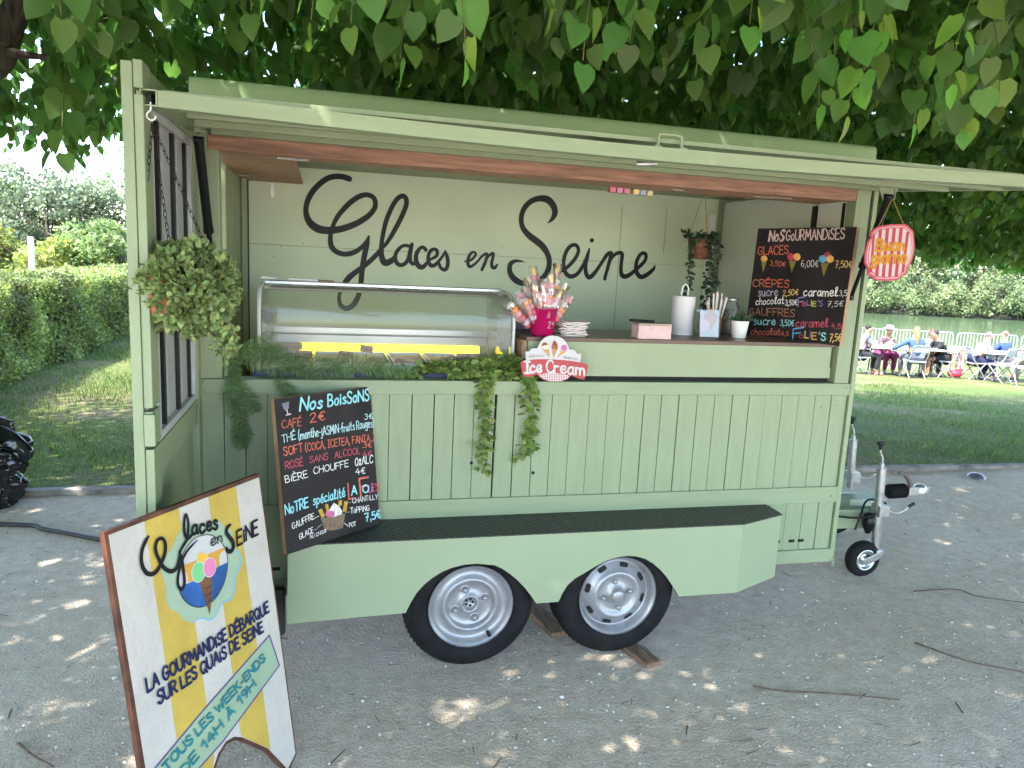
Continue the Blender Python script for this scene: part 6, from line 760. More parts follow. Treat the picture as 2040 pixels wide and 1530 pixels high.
for i, c in enumerate(IC):
    x = -.195 + i * .16; t = MB(); y0, y1 = 3.03, 3.40
    t.add([(x, y0, 1.19), (x + .15, y0, 1.19), (x + .15, y1, 1.19), (x, y1, 1.19), (x, y0, 1.1675), (x + .15, y0, 1.1675), (x + .15, y1, 1.1675), (x, y1, 1.1675), (x + .006, y0 + .006, 1.19), (x + .144, y0 + .006, 1.19), (x + .144, y1 - .006, 1.19), (x + .006, y1 - .006, 1.19)],
          [(0, 1, 5, 4)[::-1], (1, 2, 6, 5)[::-1], (2, 3, 7, 6)[::-1], (3, 0, 4, 7)[::-1], (0, 1, 9, 8), (1, 2, 10, 9), (2, 3, 11, 10), (3, 0, 8, 11)])
    tub = t.obj('ice_cream_tub', STEEL, FZ); nx_ = 9; vs = []; rr = random.Random(i)
    for j in range(nx_):
        for k in range(nx_): vs.append((x + .006 + .138 * j / 8, y0 + .006 + .358 * k / 8, 1.178 + (rr.uniform(-.004, .01) if 0 < j < 8 and 0 < k < 8 else 0)))
    s = MB(); s.smooth = True; s.add(vs, [(j * nx_ + k, (j + 1) * nx_ + k, (j + 1) * nx_ + k + 1, j * nx_ + k + 1) for j in range(8) for k in range(8)]); s.obj('ice_cream', mat('ice_cream_%d' % i, c, .5, bump=.4, bscale=60), tub)
KRAFT = mat('kraft_card', (.27, .15, .08), .8, var=.12)
for tx, x, z, w_, tl in (('Yaourt', -.108, 1.243, .029, -.06), ('Pistache', -.074, 1.216, .034, .06), ('Vanille', .094, 1.217, .030, .04), ('Fraise', .177, 1.242, .027, .12), ('Chocolat', .585, 1.214, .030, .02)):
    y = 3.085 if tx != 'Yaourt' else 3.11; t = emp('flavour_tag', 'small brown card flag lettered %s stuck in the ice cream' % tx, 'price tag', (x, y, 1.175), 'flavour tags in the freezer')
    u = Vector((math.cos(tl), 0, -math.sin(tl))); v = Vector((math.sin(tl), 0, math.cos(tl))); f_ = (Vector((x, y, z)), u, v, Vector((0, -1, 0)))
    b = MB(); b.prism([(-w_, -.0145), (w_, -.0145), (w_ * .97, .0145), (-w_ * .97, .0145)], f_, -.0015, 0); b.obj('card', KRAFT, t)
    b = MB(); b.ribbon([(-w_ * .93, -.0125, .0004), (w_ * .93, -.0125, .0004), (w_ * .92, .0125, .0004), (-w_ * .92, .0125, .0004), (-w_ * .93, -.0125, .0004)], f_, .0002); write(b, tx, (-w_ * .78, -.006), (w_ * .78, -.007), (-w_ * .78, .008), .12, f_, .0003); b.obj('lettering', chalkmat('black'), t)
    b = MB(); b.tube([(x, y + .002, z - .013), (x, y + .004, 1.172)], .0018, 6); b.obj('stick', WOODE, t)
b = MB(); b.ell((-.215, 3.25, 1.512), .035, .022, .008); tag(b.obj('white_dish', WHITEM), 'white plastic lid left on top of the freezer glass at its left end', 'lid')
b = MB(); b.tube([(-.14, 3.25, 1.5105), (-.02, 3.25, 1.5095)], .006, 10); s_ = b.obj('serving_spoon', WHITEM); tag(s_, 'white handled spoon lying along the top rail of the freezer', 'spoon')
b = MB(); b.tube([(-.02, 3.25, 1.5095), (.045, 3.25, 1.508)], [.004, .003], 8); b.obj('spoon_neck', KRAFT, s_)
# ------------------------------------------------------------ things on the counter
CZ = 1.3268
CB = emp('candy_bucket', 'magenta plastic bucket chalked 2 euros holding wrapped marshmallow skewers', 'bucket', (.898, 2.975, CZ))
b = MB(); b.lathe([(0, 0), (.044, 0), (.048, .004), (.0605, .110), (.0635, .1105), (.0635, .1155), (.059, .1155), (.046, .01), (0, .008)], (.898, 2.975, CZ), (0, 0, 1), 40); b.obj('pail', mat('magenta_plastic', (.42, .008, .10), .22, spec=.5, var=.03), CB)
for k, (tx, a, dz, hh, wd) in enumerate((('2€', .42, .036, .026, .034),)):
    d = Vector((math.sin(a), -math.cos(a), 0)); u = Vector((math.cos(a), math.sin(a), 0)); f_ = (Vector((.898, 2.975, CZ + dz)) + d * .0535, u, (Vector((0, 0, 1)) + d * .115).normalized(), d)
    b = MB(); write(b, '2', (-.017, 0), (-.002, 0), (-.017, .026), .09, f_, .0016); write(b, '€', (.004, .012), (.015, .013), (.004, .025), .1, f_, .0016); b.obj('lettering', chalkmat('chalkpink'), CB); b = MB()
    for q in ((-.026, .055), (-.016, .055), (-.021, .064), (-.026, .046), (-.016, .046)): b.ribbon([(q[0] + .0035 * math.cos(t), q[1] + .0035 * math.sin(t), .0006) for t in np.linspace(0, 6.28, 9)], f_, .0022)
    b.obj('flower_drawing', chalkmat('chalkpink'), CB)
CANDY = [mat('candy_' + n_, c, .55, var=.05) for n_, c in (('pink', (.66, .30, .36)), ('yellow', (.78, .55, .16)), ('white', (.74, .70, .68)), ('orange', (.75, .27, .08)), ('rose', (.62, .16, .18)), ('lilac', (.62, .42, .55)))]
FILM = glassmat('cellophane', (.95, .95, .95), .8, haze=.10, hazecol=(.85, .8, .8)); rr = random.Random(5)
tips = [(.795, 1.50), (.832, 1.555), (.86, 1.60), (.897, 1.552), (.925, 1.575), (.965, 1.615), (1.002, 1.53), (1.02, 1.485), (.745, 1.455), (.81, 1.478), (.873, 1.50), (.92, 1.515), (.97, 1.51), (.85, 1.535), (.76, 1.435), (1.0, 1.465)]
for i, (x, z) in enumerate(tips):
    y = 2.975 + rr.uniform(-.055, .06); bs = Vector((.898 + (x - .898) * .22, 2.975 + (y - 2.975) * .2, CZ + .02)); tp = Vector((x, y, z)); ax = (tp - bs).normalized()
    top = 'yellow' if i in (2, 5, 1, 4, 12, 11) else ('pink', 'white', 'orange')[i % 3]
    sk = emp('candy_skewer', 'skewer of pastel marshmallow sweets wrapped in clear film standing in the magenta bucket', 'candy', bs, 'marshmallow skewers in the bucket')
    b = MB(); b.tube([bs, tp], .0016, 6); b.obj('stick', WOODE, sk); b = MB(); x_ = ax.orthogonal().normalized(); y_ = ax.cross(x_)
    for k in range(5):
        c = tp - ax * (.014 + k * .024); b.cur = [1, 0, 2, 3, 0, 4, 5][(k + (0 if top == 'yellow' else i + 1)) % 7]; ln = .024 if b.cur == 1 else .0145; rd = .0125 if b.cur == 1 else .019
        b.lathe([(0, -ln), (rd * .7, -ln * .85), (rd, -ln * .4), (rd, ln * .4), (rd * .7, ln * .85), (0, ln)], c, ax + Vector((rr.uniform(-.3, .3), rr.uniform(-.3, .3), 0)), 12)
    b.obj('sweets', CANDY, sk); b = MB(); vs = []; ns = 9
    for t, r in ((-.012, .024), (.012, .03), (.05, .031), (.09, .027), (.125, .010)):
        for k in range(ns): a = 2 * math.pi * k / ns; rr_ = r * rr.uniform(.8, 1.25); vs.append(tp - ax * t + x_ * math.cos(a) * rr_ + y_ * math.sin(a) * rr_ * .55)
    b.add(vs, [(j * ns + k, j * ns + (k + 1) % ns, (j + 1) * ns + (k + 1) % ns, (j + 1) * ns + k) for j in range(4) for k in range(ns)], False); b.obj('wrapper', FILM, sk)
NP = emp('napkin_stack', 'uneven stack of pale pink paper napkins next to the magenta bucket', 'napkins', (1.04, 2.99, CZ)); rr = random.Random(8); zz = CZ
for i in range(11):
    th = rr.uniform(.004, .0075); an = rr.uniform(-.12, .12) + (.1 if i > 6 else 0); cx = 1.033 + rr.uniform(-.008, .008); cy = 2.995 + rr.uniform(-.006, .006); b = MB(); m = 7; vs = []
    for top in (0, 1):
        for j in range(m):
            for k in range(m):
                u_, v_ = (j / (m - 1) - .5) * .112, (k / (m - 1) - .5) * .10; zc = zz + th * top + (.003 * math.sin(j * 1.3 + i * 2) * math.sin(k * 1.7 + i) + (.004 if i > 5 else .001) * (abs(u_) > .05)) * (1 if i else 0) + (.0012 if i else 0)
                vs.append((cx + u_ * math.cos(an) - v_ * math.sin(an), cy + u_ * math.sin(an) + v_ * math.cos(an), zc))
    q = [(j * m + k, (j + 1) * m + k, (j + 1) * m + k + 1, j * m + k + 1) for j in range(m - 1) for k in range(m - 1)]; s2 = m * m
    fs = [tuple(s2 + i_ for i_ in f) for f in q] + [f[::-1] for f in q]
    for k in range(m - 1): fs += [(k, k + 1, s2 + k + 1, s2 + k), (s2 - m + k + 1, s2 - m + k, 2 * s2 - m + k, 2 * s2 - m + k + 1), ((k + 1) * m, k * m, s2 + k * m, s2 + (k + 1) * m), (k * m + m - 1, (k + 1) * m + m - 1, s2 + (k + 1) * m + m - 1, s2 + k * m + m - 1)]
    b.smooth = True; b.add(vs, fs); b.obj('napkin', mat('napkin_paper', (.66, .58, .56), .85, var=.04), NP); zz += th
b = MB(); b.box(.845, .94, 3.2, 3.26, CZ, CZ + .095); o = b.obj('lilac_box', mat('lilac_card', (.26, .28, .44), .5), bevel=.003); tag(o, 'plain lilac blue carton half hidden behind the magenta bucket', 'box')
PB = emp('pink_box', 'low pink carton with a kraft lid near the middle of the counter front', 'box', (1.387, 2.945, CZ))
b = MB(); b.box(1.309, 1.463, 2.91, 2.985, CZ, CZ + .058); b.obj('carton', mat('pink_card', (.60, .42, .41), .7, var=.05, scale=30), PB, bevel=.0015); b = MB(); b.box(1.3085, 1.4635, 2.9095, 2.9855, CZ + .0585, CZ + .067); b.obj('lid', mat('kraft_lid', (.36, .29, .23), .7), PB, bevel=.001)
b = MB(); b.tube([(1.285, 2.96, CZ + .076), (1.40, 2.955, CZ + .073)], .0055, 10); o = b.obj('marker_pen', BLACKM); tag(o, 'black marker pen lying on the pink carton', 'pen')
PT = emp('paper_towel_holder', 'roll of white paper towel on a holder with a wire loop', 'paper towel', (1.655, 3.19, CZ))
b = MB(); b.lathe([(.02, .004), (.053, .004), (.0535, .006), (.0535, .178), (.053, .18), (.02, .18), (.02, .004)], (1.655, 3.19, CZ), (0, 0, 1), 36); b.obj('paper_roll', mat('towel_paper', (.64, .62, .65), .9, var=.03, bump=.25, bscale=160), PT)
b = MB(); b.lathe([(0, 0), (.06, 0), (.06, .0035), (0, .0035)], (1.655, 3.19, CZ), (0, 0, 1), 32); b.tube([(1.641, 3.19, CZ + .003), (1.641, 3.19, CZ + .20)] + cat_rom([(1.641, 3.19, CZ + .20), (1.643, 3.19, CZ + .222), (1.657, 3.19, CZ + .236), (1.671, 3.19, CZ + .222), (1.673, 3.19, CZ + .20)], 4)[1:] + [(1.673, 3.19, CZ + .003)], .003, 8); b.tube([(1.637, 3.185, CZ + .18), (1.635, 3.185, CZ + .198)], .0025, 6); b.obj('wire_loop', WHITEM, PT)
AC = emp('menu_holder', 'clear acrylic holder showing a picture of waffles between the paper towel and the plant pot', 'menu holder', (1.735, 3.06, CZ))
f_ = (Vector((1.735, 3.068, CZ)), Vector((1, 0, 0)), Vector((0, .12, 1)).normalized(), Vector((0, -1, .12)).normalized())
b = MB(); b.prism([(-.049, .0), (.049, .0), (.049, .125), (-.049, .125)], f_, -.0005, .0015); b.prism([(-.049, .0), (.049, .0), (.049, .125), (-.049, .125)], f_, -.03, -.028); b.obj('acrylic_sleeve', glassmat('clear_acrylic', (.95, .95, .96), 1.2, haze=.04), AC)
b = MB(); b.prism([(-.046, .002), (.046, .002), (.046, .118), (-.046, .118)], f_, -.006, -.004); b.obj('paper_insert', mat('grey_insert', (.42, .41, .43), .6), AC)
wf = [(.0 + .034 * math.cos(a) * (1 + .06 * math.sin(5 * a)), .088 + .042 * math.sin(a) * (1 + .06 * math.cos(4 * a))) for a in np.linspace(0, 6.2, 26)]
flat('waffle_picture', [[(x + .006, z) for x, z in wf]], (.42, .16, .06), -.0034, AC, f_, var=.3); flat('pink_picture', [[(-.046, .01), (-.03, .02), (-.01, .03), (.0, .05), (-.002, .066), (-.02, .08), (-.046, .085)]], (.60, .38, .37), -.003, AC, f_, var=.1); flat('drip_picture', [[(.0, .05), (.02, .06), (.012, .035), (.004, .03)]], (.36, .12, .05), -.0028, AC, f_)
SCUP = emp('straw_cup', 'brown kraft cup full of white paper straws', 'cup', (1.812, 3.17, CZ)); b = MB(); b.lathe([(0, 0), (.031, 0), (.033, .003), (.040, .085), (.041, .087), (.0385, .087), (.031, .006), (0, .005)], (1.812, 3.17, CZ), (0, 0, 1), 28); b.obj('kraft_cup', KRAFT, SCUP)
rr = random.Random(12); STW = mat('straw_paper', (.66, .60, .58), .7, var=.05)
for i in range(16):
    a = i / 16 * 6.28 + rr.uniform(-.2, .2); r1 = rr.uniform(.012, .026); r2 = r1 + rr.uniform(.006, .04); L = rr.uniform(.155, .21)
    b = MB(); b.tube([(1.812 + math.cos(a) * r1 * .7, 3.17 + math.sin(a) * r1 * .7, CZ + .007), (1.812 + math.cos(a) * r2, 3.17 + math.sin(a) * r2, CZ + L)], .0037, 8); tag(b.obj('paper_straw', STW), 'white paper straw standing in the brown kraft cup', 'straw', 'paper straws in the cup')
PP = emp('potted_plant', 'spiky dark green grass plant in a small white pot beside the treats chalkboard', 'plant', (1.883, 3.06, CZ)); b = MB(); b.lathe([(0, 0), (.029, 0), (.032, .004), (.0415, .078), (.0425, .0805), (.039, .0805), (.037, .07), (0, .068)], (1.883, 3.06, CZ), (0, 0, 1), 32); b.obj('white_pot', WHITEM, PP)
b = MB(); rr = random.Random(2)
for i in range(120):
    a = rr.uniform(0, 6.28); t = rr.random() ** .6; L = rr.uniform(.05, .085); d = Vector((math.cos(a) * t * .95, math.sin(a) * t * .95, 1.05 - t * .6)).normalized(); p0 = Vector((1.883 + math.cos(a) * .02 * t, 3.06 + math.sin(a) * .02 * t, CZ + .068)); sd = d.cross(Vector((rr.uniform(-1, 1), rr.uniform(-1, 1), .2))).normalized() * .0022; p1 = p0 + d * L * .55; p2 = p0 + d * L + Vector((0, 0, -.012 * t))
    b.add([p0 - sd, p0 + sd, p1 + sd, p1 - sd, p2], [(0, 1, 2, 3), (3, 2, 4)])
b.obj('spiky_leaves', mat('aloe_green', (.035, .075, .03), .45, island=.4), PP)
JR = emp('glass_jar', 'glass jar of coloured sweets behind the straws', 'jar', (1.955, 3.27, CZ)); b = MB(); b.lathe([(0, .001), (.04, .001), (.044, .01), (.044, .13), (.032, .15), (.032, .17)], (1.955, 3.27, CZ), (0, 0, 1), 24); b.obj('jar_glass', glassmat('jar_glass', haze=.1), JR); b = MB(); b.lathe([(0, .004), (.04, .004), (.04, .12), (0, .125)], (1.955, 3.27, CZ), (0, 0, 1), 20); b.obj('jar_sweets', mat('mixed_sweets', (.30, .24, .2), .5, var=.5, scale=60), JR); b = MB(); b.lathe([(0, .18), (.035, .178), (.035, .162), (.031, .16)], (1.955, 3.27, CZ), (0, 0, 1), 20); b.obj('jar_lid', STEEL, JR)
TGC = ((.6, .2, .22), (.6, .3, .42), (.6, .24, .28), (.68, .55, .26), (.35, .42, .6), (.7, .6, .35))
for i, c in enumerate(TGC):
    x = 1.20 + i * .035 + (.012 if i > 2 else 0); f_ = (Vector((x, 3.05 + i * .008, 1.9655)), Vector((.9, .3, 0)).normalized(), Vector((0, 1, 0)), Vector((0, 0, -1)))
    b = MB(); b.box(x, x + .026, 3.07 + i * .006, 3.105 + i * .006, 1.945, 1.9655); tag(b.obj('paper_tag', mat('tag_colour_%d' % i, c, .6)), ('pale red', 'pink', 'rose', 'yellow', 'pale blue', 'cream')[i] + ' paper tag in the row under the plywood shelf edge', 'tag', 'coloured tags under the shelf')
# ------------------------------------------------------------ plants on the trailer
LT = np.array([(0, 0, 0), (0, .33, .02), (0, .68, .02), (0, 1, -.03), (.2, .12, .03), (.27, .4, .055), (.17, .75, .04), (-.2, .12, .03), (-.27, .4, .055), (-.17, .75, .04)])
LQ = [(0, 4, 5, 1), (1, 5, 6, 2), (2, 6, 3, 3), (7, 0, 1, 8), (8, 1, 2, 9), (9, 2, 3, 3)]
def leaves(name, pos, dirs, size, m, parent, wide=1.0):
    pos = np.array(pos); dirs = unit(np.array(dirs)); X, Zv = frames(dirs, rng.normal(0, 1, pos.shape) + np.array([0, -.5, .8])); T = LT.copy(); T[:, 0] *= wide
    V, Q = scatter(T, [(0, 4, 5, 1), (1, 5, 6, 2), (7, 0, 1, 8), (8, 1, 2, 9)], pos, X, dirs, Zv, size); k = len(T); nn_ = len(pos); i = np.arange(nn_)[:, None, None] * k
    TT = (np.array([[2, 6, 3], [9, 2, 3]])[None] + i).reshape(-1, 3); return npmesh(name, V, quads=Q, tris=TT, mats=m, parent=parent)
def fern(name, fronds, m, parent):
    P = []; D = []; S = []; st = MB(); rr = random.Random(9)
    for f in fronds:
        pts = cat_rom(f, 12); st.tube(pts, .0013, 5); L = len(pts)
        for i in range(1, L):
            p = np.array(pts[i]); t = p - np.array(pts[i - 1]); t = t / (np.linalg.norm(t) + 1e-9); sd = np.cross(t, [0, -1, .2]); sd /= np.linalg.norm(sd); k = math.sin(math.pi * min(1, (i + 3) / (L + 3)) * .93) ** .6
            for half in ((0, .5) if L < 40 else (0, .5)):
                q = p - (p - np.array(pts[i - 1])) * half
                for s in (-1, 1): P.append(q); D.append(sd * s + t * .55 + np.array([0, rr.uniform(-.3, .1), rr.uniform(-.12, .08)])); S.append(.038 * k * rr.uniform(.8, 1.15))
    st.obj('stem', mat('fern_stem', (.12, .16, .05), .6), parent); return leaves(name, P, D, np.array(S), m, parent, .15)
FE = emp('fern_garland', 'fine leaved artificial fern garland trailing over the left end of the sill', 'garland', (-.2, 2.9, 1.15))
y = 2.868; F2 = lambda l, dy=0: [(x, y + dy - .0 * i + (.06 if z > 1.16 else 0), z) for i, (x, z) in enumerate(l)]
fr_l = [[(-.36, 1.315), (-.336, 1.213), (-.311, 1.101), (-.295, .986), (-.283, .889)], [(-.336, 1.213), (-.293, 1.12), (-.259, 1.063), (-.241, 1.024)], [(-.344, 1.269), (-.292, 1.252), (-.239, 1.271), (-.177, 1.314)], [(-.292, 1.27), (-.204, 1.253), (-.132, 1.216), (-.078, 1.169)], [(-.186, 1.168), (-.151, 1.13), (-.123, 1.097), (-.105, 1.063)], [(-.15, 1.187), (-.041, 1.172), (.07, 1.170), (.118, 1.163)], [(.033, 1.19), (.146, 1.181), (.223, 1.168), (.31, 1.16)], [(-.004, 1.198), (.107, 1.208), (.222, 1.195), (.30, 1.178)], [(-.351, 1.36), (-.34, 1.288), (-.324, 1.214), (-.302, 1.139)], [(-.311, 1.082), (-.298, 1.005), (-.304, .928), (-.278, .898)], [(-.204, 1.253), (-.159, 1.207), (-.078, 1.17), (-.004, 1.16)], [(-.34, 1.25), (-.27, 1.21), (-.2, 1.19), (-.13, 1.17)], [(-.3, 1.22), (-.24, 1.235), (-.17, 1.225), (-.1, 1.19)], [(-.35, 1.2), (-.325, 1.13), (-.33, 1.07), (-.315, 1.0)], [(.10, 1.19), (.2, 1.185), (.29, 1.18), (.37, 1.17)], [(-.11, 1.21), (-.05, 1.205), (.03, 1.195), (.1, 1.175)], [(-.29, .99), (-.275, .94), (-.295, .91), (-.29, .885)]]
fern('fronds', [F2(l, -.012 * (i % 3)) for i, l in enumerate(fr_l)], mat('fern_green', (.125, .22, .085), .5, trans=.2, island=.3), FE)
IV = emp('leaf_garland', 'small leaved artificial garland with two strands hanging below the middle of the sill', 'garland', (.65, 2.9, 1.15))
P = []; D = []; S = []; st = MB(); rr = random.Random(4)
def strand(pts, dens, sz, spread, dz=-.5):
    c = cat_rom(pts, 14); st.tube(c, .0014, 5)
    for p in c:
        for _ in range(dens): P.append(np.array(p) + np.array([rr.gauss(0, spread), rr.gauss(0, spread * .4) - .004, rr.gauss(0, spread * .6)])); a = rr.uniform(0, 6.28); D.append([math.cos(a), -.35 + .5 * math.sin(a) * .4, dz + rr.uniform(-.3, .5)]); S.append(sz * rr.uniform(.65, 1.2))
strand([(.639, 2.905, 1.16), (.634, 2.872, 1.14), (.626, 2.87, 1.063), (.641, 2.87, .958), (.635, 2.87, .853), (.649, 2.87, .775)], 2, .031, .011); strand([(.655, 2.905, 1.16), (.66, 2.872, 1.11), (.655, 2.87, 1.02), (.66, 2.87, .93), (.655, 2.87, .85)], 1, .030, .009)
strand([(.821, 2.905, 1.18), (.82, 2.872, 1.14), (.816, 2.87, 1.063), (.843, 2.87, .957), (.835, 2.87, .90), (.845, 2.87, .86)], 2, .031, .011); strand([(.84, 2.872, 1.13), (.85, 2.87, 1.05), (.835, 2.87, .95), (.815, 2.87, .875), (.775, 2.87, .81)], 1, .030, .009)
strand([(.33, 2.95, 1.165), (.44, 2.94, 1.18), (.56, 2.94, 1.18), (.70, 2.94, 1.185), (.81, 2.93, 1.175)], 4, .034, .016, -.05); strand([(.42, 2.96, 1.19), (.54, 2.955, 1.205), (.67, 2.95, 1.215), (.79, 2.94, 1.19)], 3, .034, .014, .1); strand([(.5, 2.91, 1.165), (.62, 2.90, 1.17), (.72, 2.895, 1.165), (.84, 2.89, 1.16)], 3, .034, .013, -.1); strand([(.66, 2.94, 1.2), (.72, 2.93, 1.225), (.78, 2.93, 1.21), (.8, 2.92, 1.16)], 4, .036, .014, .1)
st.obj('stem', mat('vine_stem', (.10, .12, .04), .6), IV); leaves('leaves', P, D, np.array(S), mat('vine_green', (.15, .225, .055), .5, trans=.22, island=.5), IV, 1.15)
# hanging basket inside
HB = emp('hanging_basket', 'terracotta coloured basket with dark trailing leaves hanging inside at the right', 'hanging plant', (1.935, 3.6, 1.69)); c0 = Vector((1.935, 3.6, 1.69))
b = MB(); b.lathe([(0, 0), (.045, 0), (.055, .012), (.066, .10), (.068, .105), (.062, .105), (.05, .02), (0, .015)], c0, (0, 0, 1), 24); b.obj('woven_pot', mat('terracotta_weave', (.20, .08, .05), .8, var=.25, scale=40, bump=.5, bscale=90), HB)
b = MB()
for a in (.5, 2.6, 4.7): b.tube([c0 + Vector((math.cos(a) * .066, math.sin(a) * .066, .103)), c0 + Vector((.0, 0, .355))], .0018, 6)
b.obj('rope', mat('jute_string', (.36, .26, .12), .9), HB)
P = []; D = []; S = []; st = MB()
strand([c0 + Vector((-.05, -.045, .11)), c0 + Vector((-.085, -.05, .05)), c0 + Vector((-.08, -.05, -.05)), c0 + Vector((-.085, -.05, -.17)), c0 + Vector((-.08, -.05, -.25))], 2, .028, .010); strand([c0 + Vector((.02, -.06, .11)), c0 + Vector((.03, -.075, .03)), c0 + Vector((.015, -.07, -.1)), c0 + Vector((.03, -.07, -.22)), c0 + Vector((.025, -.07, -.33))], 2, .036, .014)
strand([c0 + Vector((.05, -.045, .11)), c0 + Vector((.07, -.05, .03)), c0 + Vector((.06, -.05, -.1)), c0 + Vector((.07, -.05, -.12))], 1, .03, .012)
for a in np.linspace(0, 6.28, 16): strand([c0 + Vector((math.cos(a) * .04, math.sin(a) * .04, .10)), c0 + Vector((math.cos(a) * .085, math.sin(a) * .085, .12 + .015 * math.sin(a * 5)))], 1, .03, .010, .2)
st.obj('stem', mat('vine_stem', (.10, .12, .04), .6), HB); leaves('leaves', P, D, np.array(S), mat('dark_ivy', (.03, .055, .03), .5, island=.4), HB, 1.1)
# ball plant on chains at the near left corner
BP = emp('hanging_ball_plant', 'round variegated artificial bush hanging on chains from the near corner of the awning', 'hanging plant', (-.37, 2.11, 1.52)); c0 = np.array([-.355, 2.125, 1.515])
b = MB(); b.lathe([(0, -.06), (.05, -.06), (.062, -.05), (.078, .035), (.08, .042), (.074, .042), (0, .03)], (-.395, 2.12, 1.50), (0, 0, 1), 20); b.obj('terracotta_pot', mat('terracotta', (.36, .12, .07), .7, var=.1), BP)
n_ = 760; u = unit(rng.normal(0, 1, (n_, 3))); rad = .118 * (1 + .08 * np.sin(u[:, 0] * 7) * np.cos(u[:, 2] * 6)) * rng.uniform(.72, 1.05, n_); ctr = c0 + np.array([.004, -.005, .0]) + u * rad[:, None] * np.array([1.02, .9, 1.0]); P = []; D = []; S = []
for i in range(n_):
    for k in range(8): P.append(ctr[i] + rng.normal(0, .004, 3)); D.append(u[i] * .8 + rng.normal(0, .65, 3) + np.array([0, 0, .1])); S.append(rng.uniform(.013, .024))
for i in range(26):
    for k in range(10): P.append(c0 + np.array([.085 + .03 * rng.random(), -.02, -.10 - .0027 * i]) + rng.normal(0, .012, 3)); D.append(rng.normal(0, 1, 3) + np.array([0, 0, -.4])); S.append(.019)
leaves('variegated_leaves', P, D, np.array(S), mat('bush_leaf', (.195, .265, .10), .5, trans=.2, island=.5), BP, 1.35)
b = MB(); b.ell(c0, .07, .06, .07); b.obj('inner_stems', mat('bush_core', (.04, .05, .02), .9), BP)
b = MB(); hook = Vector((-.415, 2.083, 1.922))
for e in ((-.462, 2.11, 1.545), (-.40, 2.19, 1.60), (-.29, 2.11, 1.60)):
    e = Vector(e); d = e - hook; L = d.length; d.normalize(); nlk = int(L / .0165); x_ = d.orthogonal().normalized(); y_ = d.cross(x_)
    for k in range(nlk):
        c = hook + d * (L * (k + .5) / nlk); sx = x_ if k % 2 else y_
        b.tube([c + d * (.0105 * math.cos(t)) + sx * (.0042 * math.sin(t)) for t in np.linspace(0, 2 * math.pi, 9)[:-1]], .0011, 4, closed=True)
b.obj('chain', BLACKM, BP)
# ------------------------------------------------------------ things on the ground
for i, (p, q, lb) in enumerate((((.94, 3.35), (1.02, 2.868), 'weathered wooden plank lying under the trailer between the two wheels'), ((1.215, 3.0), (1.335, 2.562), 'short wooden plank sticking out from under the right wheel'))):
    b = MB(); b.beam((*p, .0125), (*q, .0125), .075, .022); tag(b.obj('wooden_plank', mat('weathered_plank', (.20, .125, .08), .8, var=.35, scale=7, bump=.3, bscale=40, stretch=(8, 1, 8)), bevel=.002), lb, 'plank', 'planks under the wheels')
b = MB(); b.tube(cat_rom([(-3.2, 4.7, .012), (-1.78, 4.59, .012), (-1.5, 4.47, .012), (-1.16, 4.27, .012), (-.75, 4.05, .012), (-.3, 4.1, .012)], 6), .0125, 10); tag(b.obj('power_cable', mat('black_cable', (.02, .02, .024), .5)), 'thick black cable snaking over the path towards the trailer', 'cable')
for nm, pts, r, lb in (('a', [(1.668, 2.36), (1.78, 2.30), (1.95, 2.255), (2.2, 2.172)], .004, 'long thin twig lying on the path below the step'), ('b', [(2.62, 2.55), (2.72, 2.38), (2.85, 2.28), (3.1, 2.12)], .004, 'curved twig lying on the path at the lower right'), ('c', [(-.95, 2.48), (-.88, 2.40), (-.80, 2.33)], .0045, 'pale broken twig on the path left of the striped board'), ('d', [(3.05, 3.02), (3.3, 3.0), (3.36, 2.9), (3.62, 2.78)], .004, 'forked twig on the path in front of the jockey wheels'), ('e', [(.42, 2.02), (.52, 2.06), (.58, 2.12)], .003, 'small bent brown twig on the path before the left wheel')):
    b = MB(); c = cat_rom([(x, y_, r + .001 + .004 * math.sin(i * 2.2) ** 2) for i, (x, y_) in enumerate(pts)], 5); b.tube(c, [r * (1 - .5 * i / len(c)) for i in range(len(c))], 6); tag(b.obj('twig', mat('twig_bark', (.13, .085, .06), .9, var=.3, scale=30)), lb, 'twig', 'fallen twigs on the path')
b = MB(); b.lathe([(.0, .045), (.03, .042), (.055, .03), (.073, .01), (.075, 0)], (5.42, 4.9, 0), (0, 0, 1), 28); o = b.obj('ground_light', mat('dark_dome', (.09, .09, .12), .3, spec=.6)); tag(o, 'small shiny domed stud set in the path near the lawn edge', 'ground light')
BGm = mat('black_bin_liner', (.008, .008, .011), .16, spec=.6, var=.1)
from mathutils import noise as mn
b = MB(); nr, nk = 60, 84; vs = []; fs = []
for i in range(nr + 1):
    t = i / nr
    for k in range(nk):
        a = 2 * math.pi * k / nk; prof_ = (.20 + .05 * math.sin(t * 3.0)) * (1 if t < .62 else 1 - .62 * ((t - .62) / .38) ** 1.1); q = Vector((math.cos(a) * 1.3, math.sin(a) * 1.3, t * 2.0))
        d = mn.voronoi(q * 1.7 + Vector((3, 1, 7)))[0]; d2 = mn.voronoi(q * 3.6 + Vector((1, 5, 2)))[0]
        r = prof_ + .16 * (min(d[1] - d[0], .6) - .25) * (.4 + t) + .05 * (min(d2[1] - d2[0], .5) - .2); wv = mn.noise(q * 2.2) * .05
        vs.append((-2.03 + math.cos(a + wv) * r, 5.0 + math.sin(a + wv) * r, max(0, .56 * t + .10 * mn.noise(q * 1.6 + Vector((9, 9, 9))) * t)))
for i in range(nr):
    for k in range(nk): fs.append((i * nk + k, i * nk + (k + 1) % nk, (i + 1) * nk + (k + 1) % nk, (i + 1) * nk + k))
fs.append(tuple(reversed(range(nk)))); fs.append(tuple(nr * nk + k for k in range(nk)))
